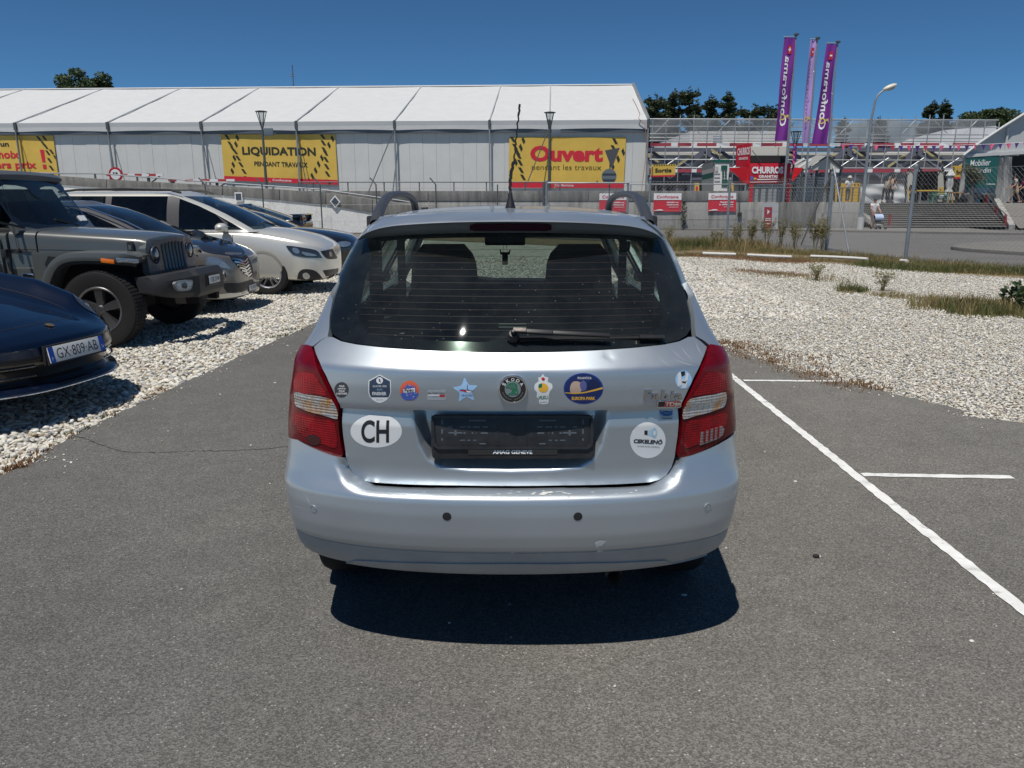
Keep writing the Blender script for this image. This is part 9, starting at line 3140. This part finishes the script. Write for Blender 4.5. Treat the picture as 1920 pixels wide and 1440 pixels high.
M_WTOP=mat('shirt_white',(0.74,0.73,0.72),0.7);M_ORSH=mat('shorts_orange',(0.60,0.20,0.06),0.7);M_KHAKI=mat('khaki',(0.36,0.28,0.18),0.7);M_TOPB=mat('top_black',
(0.02,0.02,0.024),0.7);M_TOPG=mat('top_taupe',(0.22,0.19,0.16),0.7);M_MAG=mat('top_magenta',(0.48,0.05,0.20),0.7)
g0=G(1637,432.5)
person('person in a white t-shirt and orange shorts walking behind a pushchair',(g0.x,g0.y+0.15,0.02),math.pi,1.68,M_WTOP,M_ORSH,M_HAIRD,((0.17,0.42,0.98),
(0.17,0.42,0.98)),0.1,0.55,0.16,0.16,group='people by the steps')
pc_=Vector((g0.x-0.03,g0.y-0.62,0.02))
t=thing('pushchair','pale blue pushchair with black wheels in front of the walker in white','pushchair',tuple(pc_),0)
mb=MB()
for sx in(-0.22,0.22):
 mb.tube([(sx,0.48,0.98),(sx,0.2,0.62),(sx,-0.32,0.16)],0.016,6);mb.tube([(sx,0.30,0.16),(sx,0.02,0.50)],0.014,6)
mb.tube([(-0.22,0.48,0.98),(0.22,0.48,0.98)],0.018,6);mb.tube([(-0.22,0.30,0.16),(0.22,0.30,0.16)],0.012,5)
mb.build('frame',M_STEELD,t,smooth=True)
mb=MB();g=[]
for k in range(7):
 a=lerp(-0.2,2.1,k/6);g.append([Vector((x,0.22-0.36*math.sin(a)*0.8,0.62+0.24*math.cos(a)*0.9+0.05))for x in np.linspace(-0.23,0.23,7)])
mb.grid(g);mb.build('hood',mat('pram_blue',(0.42,0.50,0.68),0.7),t,smooth=True)
mb=MB();mb.box((0,-0.02,0.40),(0.40,0.42,0.06));mb.box((0,0.2,0.58),(0.40,0.06,0.40));mb.build('seat',M_TOPB,t,bevel=0.02)
for sx in(-0.25,0.25):
 for y in(-0.32,0.30):
  mb=MB();mb.lathe([(0.04,-0.02),(0.10,-0.022),(0.105,0),(0.10,0.022),(0.04,0.02)],16,Matrix.Translation((sx,y,0.105))@Matrix.Rotation(math.pi/2,4,'Y'));mb.build('wheel',
M_RUB,t,smooth=True,angle=0.6)
zb_=ZT2-0.05
def on(px,Y):return(P(px,380,Y).x,Y,zb_)
person('person in a white sun hat and white top behind the railing',on(1588,50.5),math.pi,1.62,M_WTOP,mat('trouser_grey',(0.09,0.10,0.11),0.7),M_HAIRG,
((0.24,0.22,1.0),(0.24,0.22,1.0)),0.15,0.9,0.95,0.08,M_WTOP)
person('person in a dark shirt standing in front of the white tarpaulin',on(1668,50.6),-1.1,1.74,M_TOPB,M_TOPB,M_HAIRD,((0.2,0.28,0.9),(0.2,0.28,0.9)),
0.35,0.5,0.9,0.1)
person('grey-haired person in a taupe top bending by the white tarpaulin',on(1657,50.4),-0.9,1.60,M_TOPG,M_TOPB,M_HAIRG,((0.18,0.36,0.72),(0.18,0.36,0.72)),
1.0,0.9,0.9,0.1)
person('person in a dark jacket with red scarf near the trampoline',on(1707,51.4),math.pi,1.36,M_TOPB,M_TOPB,M_HAIRD,((0.24,0.1,0.8),(0.24,0.1,0.8)),0.2,
1.6,0.9,0.1)
def striped():
 m=mat('shirt_striped',(0.7,0.69,0.67),0.7);nt=m.node_tree;tc=nt.nodes.new('ShaderNodeTexCoord');w=nt.nodes.new('ShaderNodeTexWave');w.inputs['Scale'].default_value=9;w.inputs['Distortion'].default_value=2
 nt.links.new(tc.outputs['Object'],w.inputs['Vector']);r=nt.nodes.new('ShaderNodeValToRGB');r.color_ramp.elements[0].position=0.35;r.color_ramp.elements[0].color=(0.03,
0.03,0.03,1);r.color_ramp.elements[1].position=0.45;r.color_ramp.elements[1].color=(0.72,0.7,0.68,1)
 nt.links.new(w.outputs[0],r.inputs[0]);nt.links.new(r.outputs[0],nt.nodes['Principled BSDF'].inputs['Base Color']);return m
person('person in a black and white striped shirt and khaki shorts by the tent curtain',on(1902,50.8),math.pi/2-0.2,1.75,striped(),M_KHAKI,M_HAIRD,((0.22,
0.30,0.88),(0.22,0.30,0.88)),0.35,0.7,0.5,0.25)
person('person in a magenta top at the very right edge of the view',on(1919,51.3),math.pi/2,1.62,M_MAG,M_TOPB,M_HAIRD,((0.2,0.34,0.9),(0.2,0.34,0.9)),
0.3,0.6,0.9,0.1)
# ==================== gravel, grass and weeds
def pebble_protos(n):
 col=bpy.data.collections.new('pebble_shapes');rnd=random.Random(31)
 for k in range(n):
  bm=bmesh.new();bmesh.ops.create_icosphere(bm,subdivisions=2 if k<4 else 1,radius=0.5)
  sx,sy,sz=rnd.uniform(0.9,1.25),rnd.uniform(0.65,0.95),rnd.uniform(0.42,0.68)
  off=[Vector((rnd.uniform(-1,1),rnd.uniform(-1,1),rnd.uniform(-1,1))).normalized()for _ in range(5)]
  for v in bm.verts:
   q=v.co.normalized();f=1.0
   for o in off:
    d=q.dot(o)
    if d>0.55:f-=(d-0.55)*(0.30 if k<4 else 0.5)
   v.co=Vector((q.x*0.5*f*sx,q.y*0.5*f*sy,q.z*0.5*f*sz))
  for f in bm.faces:f.smooth=k<5
  me=bpy.data.meshes.new('pebble');bm.to_mesh(me);bm.free();me.materials.append(M_PEB)
  o=bpy.data.objects.new('pebble',me);col.objects.link(o)
 return col
M_PEB=bpy.data.materials.new('pebble_stone');M_PEB.use_nodes=True
nt=M_PEB.node_tree;b=nt.nodes['Principled BSDF'];b.inputs['Roughness'].default_value=0.8
oi=nt.nodes.new('ShaderNodeObjectInfo');cr=nt.nodes.new('ShaderNodeValToRGB');cr.color_ramp.interpolation='CONSTANT'
els=[(0.0,(0.56,0.53,0.46)),(0.16,(0.42,0.375,0.30)),(0.28,(0.64,0.62,0.56)),(0.42,(0.34,0.34,0.33)),(0.52,(0.50,0.49,0.45)),(0.66,(0.24,0.24,0.245)),
(0.73,(0.60,0.56,0.47)),(0.86,(0.70,0.68,0.64)),(0.94,(0.33,0.26,0.19))]
while len(cr.color_ramp.elements)<len(els):cr.color_ramp.elements.new(0.5)
for e,(p,c)in zip(cr.color_ramp.elements,els):e.position=p;e.color=(*c,1)
nt.links.new(oi.outputs['Random'],cr.inputs[0])
tc=nt.nodes.new('ShaderNodeTexCoord');n=nt.nodes.new('ShaderNodeTexNoise');n.inputs['Scale'].default_value=4;n.inputs['Detail'].default_value=6
nt.links.new(tc.outputs['Object'],n.inputs['Vector']);r=nt.nodes.new('ShaderNodeMapRange');r.inputs['To Min'].default_value=0.72;r.inputs['To Max'].default_value=1.22
nt.links.new(n.outputs[0],r.inputs['Value']);mx=nt.nodes.new('ShaderNodeMix');mx.data_type='RGBA';mx.blend_type='MULTIPLY';mx.inputs[0].default_value=1
nt.links.new(cr.outputs[0],mx.inputs[6]);nt.links.new(r.outputs[0],mx.inputs[7]);nt.links.new(mx.outputs[2],b.inputs['Base Color'])
PEB=pebble_protos(8)
def scatter(name,pts,sizes,coll,seed,mat_=None,tilt=0.5):
 me=bpy.data.meshes.new(name);me.vertices.add(len(pts));me.vertices.foreach_set('co',np.asarray(pts,np.float32).ravel())
 at=me.attributes.new('size','FLOAT','POINT');at.data.foreach_set('value',np.asarray(sizes,np.float32));me.update()
 o=bpy.data.objects.new(name,me);COL.objects.link(o);o['kind']='stuff'
 ng=bpy.data.node_groups.new(name,'GeometryNodeTree')
 ng.interface.new_socket('Geometry',in_out='INPUT',socket_type='NodeSocketGeometry');ng.interface.new_socket('Geometry',in_out='OUTPUT',socket_type='NodeSocketGeometry')
 N=ng.nodes;gi,go=N.new('NodeGroupInput'),N.new('NodeGroupOutput')
 ci=N.new('GeometryNodeCollectionInfo');ci.inputs['Collection'].default_value=coll;ci.inputs['Separate Children'].default_value=True;ci.inputs['Reset Children'].default_value=True
 ip=N.new('GeometryNodeInstanceOnPoints');ip.inputs['Pick Instance'].default_value=True
 rv=N.new('FunctionNodeRandomValue');rv.data_type='FLOAT_VECTOR';rv.inputs['Min'].default_value=(-tilt,-tilt,0);rv.inputs['Max'].default_value=(tilt,tilt,
6.283);rv.inputs['Seed'].default_value=seed
 na=N.new('GeometryNodeInputNamedAttribute');na.data_type='FLOAT';na.inputs['Name'].default_value='size'
 L=ng.links
 L.new(gi.outputs[0],ip.inputs['Points']);L.new(ci.outputs[0],ip.inputs['Instance']);L.new(rv.outputs[0],ip.inputs['Rotation']);L.new(na.outputs[0],ip.inputs['Scale']);L.new(ip.outputs[0],
go.inputs[0])
 md=o.modifiers.new('scatter','NODES');md.node_group=ng
 return o
def visible(p,m=60):
 """inside the picture with a margin, so stones are laid only where the photo could see them"""
 d=p-np.array([0,0,CAMH]);dep=d[:,1]*CP-d[:,2]*SP;px=960+FPX*d[:,0]/np.maximum(dep,0.1)
 return(dep>0.5)&(px>-m)&(px<1920+m)
lotp=[(x,y)for x,y in lot_poly]
vgp=vp[::-1]+[(-30,30),(-30,2),(1.2,2),(8,2)]
def gravel_pts(x0,x1,y0,y1,dens,s0,s1,seed,thin=None):
 r=np.random.default_rng(seed);n=int((x1-x0)*(y1-y0)*dens);p=np.stack([r.uniform(x0,x1,n),r.uniform(y0,y1,n),np.zeros(n)],1)
 k=visible(p)&~in_poly(p[:,:2],lotp)
 p=p[k]
 lim=np.interp(p[:,0],[q[0]for q in vp],[q[1]for q in vp])
 k=p[:,1]<lim+r.normal(0,0.18,len(p))
 p=p[k]
 if thin is not None:p=p[r.random(len(p))<thin(p)]
 s=r.uniform(s0,s1,len(p))*(1+0.35*(r.random(len(p))<0.08));p[:,2]=r.uniform(-0.028,-0.008,len(p))+s*0.12
 return p,s
A=[gravel_pts(-10,-2.0,2.8,7.0,1500,0.026,0.060,1),gravel_pts(-11,-2.0,7.0,12.0,1250,0.028,0.056,2),gravel_pts(-14,-2.0,12.0,20.0,620,0.036,0.062,3),gravel_pts(-2.4,
4.5,10.2,26,380,0.042,0.066,4,lambda p:np.where(np.abs(p[:,0])<1.0,1,1.0)),gravel_pts(1.6,9.5,4.2,10.0,2300,0.014,0.034,5),gravel_pts(1.8,12.5,10.0,15.0,
1500,0.018,0.037,6),gravel_pts(4.0,16,15.0,26.0,850,0.024,0.042,7)]
GP=np.concatenate([a[0]for a in A]);GS=np.concatenate([a[1]for a in A])
scatter('gravel',GP,GS,PEB,1)
r=np.random.default_rng(9);ex=[]
for(poly,side,n_)in((left_e,1,260),(right_e,-1,340)):
 sp=np.array(smooth_poly(poly,12,closed=False));idx=r.integers(0,len(sp),n_)
 off=np.abs(r.exponential(0.10,n_))+0.01;q=sp[idx]+r.normal(0,0.05,(n_,2));q[:,0]+=side*off*(1 if side>0 else 0.6);q[:,1]-=0 if side>0 else off*0.7
 ex.append(np.stack([q[:,0],q[:,1],np.full(n_,0.004)],1))
q=np.stack([r.uniform(-3,5,160),r.uniform(2.0,9,160),np.full(160,0.002)],1);ex.append(q)
ex=np.concatenate(ex);k=visible(ex)&in_poly(ex[:,:2],lotp);ex=ex[k]
scatter('loose_grit',ex,r.uniform(0.006,0.022,len(ex)),PEB,2)
# ---- grass: many fine blades in tufts
M_STRAW=leaf_mat('dry_grass',(0.34,0.25,0.12),(0.20,0.19,0.075),0.3,2.2)
M_GREENG=leaf_mat('green_grass',(0.085,0.11,0.03),(0.17,0.17,0.06),0.3,2.2)
M_RUSTG=leaf_mat('rust_grass',(0.22,0.11,0.05),(0.30,0.19,0.09),0.2,3.0)
def blades(name,spots,m,seed):
 """spots: (x, y, z, radius, number, height)"""
 r=random.Random(seed);vv,ff=[],[]
 for x,y,z,R,n,h in spots:
  for _ in range(n):
   a,d=r.uniform(0,6.283),R*math.sqrt(r.random());bx,by=x+d*math.cos(a),y+d*math.sin(a);hh=h*r.uniform(0.3,1.0);w=0.004+hh*0.012;an=r.uniform(0,6.283);l=r.uniform(0.1,
0.7)*hh;bend=r.uniform(0,6.283)
   c,s_=math.cos(an)*w,math.sin(an)*w;i=len(vv);mx_,my_=bx+math.cos(bend)*l*0.4,by+math.sin(bend)*l*0.4
   vv+=[(bx-c,by-s_,z-0.01),(bx+c,by+s_,z-0.01),(mx_+c*0.7,my_+s_*0.7,z+hh*0.6),(mx_-c*0.7,my_-s_*0.7,z+hh*0.6),(bx+math.cos(bend)*l,by+math.sin(bend)*l,
z+hh)]
   ff+=[(i,i+1,i+2,i+3),(i+3,i+2,i+4)]
 o=obj_from(name,vv,ff,m);o['kind']='stuff';return o
rnd=random.Random(77)
def strip_spots(pts,n,wid,R,num,h,zz=-0.01):
 out=[];sp=smooth_poly(pts,20,closed=False)
 for _ in range(n):
  x,y=rnd.choice(sp);out.append((x+rnd.gauss(0,wid),y+rnd.gauss(0,wid),zz,R*rnd.uniform(0.5,1.4),int(num*rnd.uniform(0.5,1.5)),h*rnd.uniform(0.6,1.3)))
 return out
gpx=lambda L:[tuple(G(*q)[:2])for q in L]
v_lo=gpx([(1230,480),(1330,478),(1420,482),(1500,486),(1600,492),(1700,501),(1800,508),(1925,516)])
v_mid=gpx([(1230,470),(1330,467),(1420,471),(1500,475),(1600,482),(1700,493),(1800,500),(1925,507)])
blades('dry_grass',strip_spots(v_lo,430,0.26,0.26,22,0.11)+strip_spots(v_mid,430,0.45,0.30,22,0.17)+strip_spots(gpx([(1230,466),(1300,462),(1380,466),
(1430,470)]),160,0.35,0.3,34,0.42)+strip_spots(gpx([(1590,545),(1650,552),(1720,560),(1790,568)]),70,0.18,0.16,16,0.10)+strip_spots(gpx([(1780,575),(1850,
582),(1920,590)]),110,0.26,0.22,26,0.22)+strip_spots(gpx([(1420,512),(1520,520),(1600,532)]),60,0.3,0.2,12,0.10),M_STRAW,1)
blades('green_grass',strip_spots(v_mid,260,0.4,0.24,20,0.15)+strip_spots(gpx([(1640,498),(1740,506),(1920,512)]),260,0.25,0.26,26,0.16)+strip_spots(gpx([(1270,
466),(1340,462)]),80,0.35,0.3,30,0.36)+strip_spots(gpx([(1590,543),(1615,547)]),26,0.1,0.12,18,0.14)+strip_spots(gpx([(1800,578),(1880,588)]),70,0.2,0.2,
26,0.2)+strip_spots(gpx([(128,815),(160,800),(250,765)]),5,0.03,0.05,16,0.05)+strip_spots(gpx([(520,632),(560,618)]),8,0.05,0.07,16,0.06),M_GREENG,2)
blades('rust_grass',strip_spots(gpx([(1300,478),(1420,487),(1500,492)]),220,0.25,0.3,22,0.10)+strip_spots(gpx([(1345,640),(1400,660),(1470,688),(1560,
715),(1640,730)]),120,0.10,0.09,14,0.05)+strip_spots(gpx([(1380,645),(1520,690)]),60,0.22,0.1,10,0.05)+strip_spots(gpx([(10,885),(50,865),(110,828),(280,
742),(300,735)]),46,0.03,0.045,16,0.035)+strip_spots(gpx([(1395,508),(1500,516)]),90,0.2,0.22,14,0.07),M_RUSTG,3)
# ---- tall weeds by the fence
M_WEED=leaf_mat('weed_leaves',(0.16,0.15,0.055),(0.27,0.23,0.10),0.25,6);M_STEM=mat('weed_stem',(0.20,0.17,0.08),0.8)
def weed(label,px,py,htop,spread,seed,leaf=1.0):
 b=G(px,py);h=P(px,htop,b.y).z;t=thing('tall_weed',label,'weed',(b.x,b.y,0),0,'tall weeds along the wire fence');rnd=random.Random(seed)
 mb=MB();tops=[]
 for k in range(rnd.randint(7,11)):
  a=rnd.uniform(0,6.28);d=spread*rnd.uniform(0.2,1.0);e=Vector((math.cos(a)*d,math.sin(a)*d,h*rnd.uniform(0.65,1.0)));mb.tube([(math.cos(a)*0.03,math.sin(a)*0.03,
0),e*0.5+Vector((0,0,h*0.06)),e],[0.009,0.006,0.003],4);tops.append(e)
  for q in range(3):f=rnd.uniform(0.45,0.9);s=e*f;e2=s+Vector((rnd.uniform(-0.15,0.15),rnd.uniform(-0.15,0.15),0.16));mb.tube([s,e2],[0.004,0.002],3);tops.append(e2)
 mb.build('stems',M_STEM,t)
 mb=MB()
 for e in tops:leafy(mb,e,(0.06,0.06,0.06),int(20*leaf),0.02,rnd,1,0);leafy(mb,e*0.75,(0.07,0.07,0.12),int(9*leaf),0.024,rnd,1,0)
 mb.build('leaves',M_WEED,t)
WL_=[(1254,462,424,0.2,'first sparse weed right of the silver car roof',.5),(1345,463,432,0.25,'low weed left of the fence post before the red posters',
.7),(1378,466,418,0.22,'slender weed right of the post before the red posters',.9),(1405,467,412,0.25,'slender weed left of the narrow red notice',1),
(1436,468,404,0.25,'weed standing in front of the narrow red notice',1.1),(1463,469,412,0.22,'slender weed right of the narrow red notice',.9),(1490,470,
416,0.2,'thin weed by the foot of the left fence brace',.8),(1528,470,402,0.34,'bushiest yellow-green weed left of the braced fence post',2.0),(1541,471,
410,0.2,'weed touching the braced fence post',1.3),(1655,545,522,0.1,'single dry stalk standing in the gravel',.3),(1530,525,508,0.06,'tiny upright stalk in the gravel before the fence',
.3)]
for i,(x,y,ht,sp_,lab,lf)in enumerate(WL_):weed(lab,x,y,ht,sp_,50+i,lf)
b=G(1905,585);t=thing('shrub','small dark green shrub in the gravel at the right edge','shrub',(b.x,b.y,0));rnd=random.Random(5)
mb=MB();
for k in range(6):mb.tube([(0,0,0),(rnd.uniform(-0.2,0.2),rnd.uniform(-0.2,0.2),rnd.uniform(0.2,0.42))],[0.008,0.003],4)
mb.build('stems',M_STEM,t)
mb=MB();leafy(mb,(0,0,0.22),(0.24,0.24,0.22),190,0.06,rnd,1,0);mb.build('leaves',M_BROAD,t)
c=G(1251,412);c=P(1281,432,YW-0.4)
t=thing('shrub','dark weed growing at the foot of the concrete wall','shrub',(P(1280,425,YW-0.4).x,YW-0.4,0));mb=MB();mb.tube([(0,0,0),(0.05,0,1.6)],[0.02,
0.006],5);mb.build('stems',M_STEM,t);mb=MB();leafy(mb,(0.03,0,0.9),(0.16,0.14,0.75),120,0.09,random.Random(3),1,0);mb.build('leaves',M_PINE,t)
t=thing('white_pipe','broken lengths of white edging lying along the verge grass','pipe',tuple(G(1480,482)))
I=Matrix.Translation(-G(1480,482));M_WP=mat('pipe_white',(0.62,0.61,0.58),0.5,var=0.1)
for L in([(1318,475),(1345,476),(1380,477)],[(1402,478),(1440,480),(1485,482)],[(1520,480.5),(1560,482),(1600,484),(1627,486)],[(1688,488.5),(1695,489),
(1702,490)]):
 mb=MB();mb.tube([G(x,y,0.09)for x,y in L],0.04,8);mb.build('pipe_length',M_WP,t,smooth=True,inv=I)
b=G(1530,1045);t=thing('stone_chip','small dark chip lying on the asphalt right of the silver car','debris',(b.x,b.y,0.003));mb=MB();mb.sphere((0,0,0.005),
(0.016,0.011,0.007),8,6);mb.build('chip',M_BLACKM,t,smooth=True)
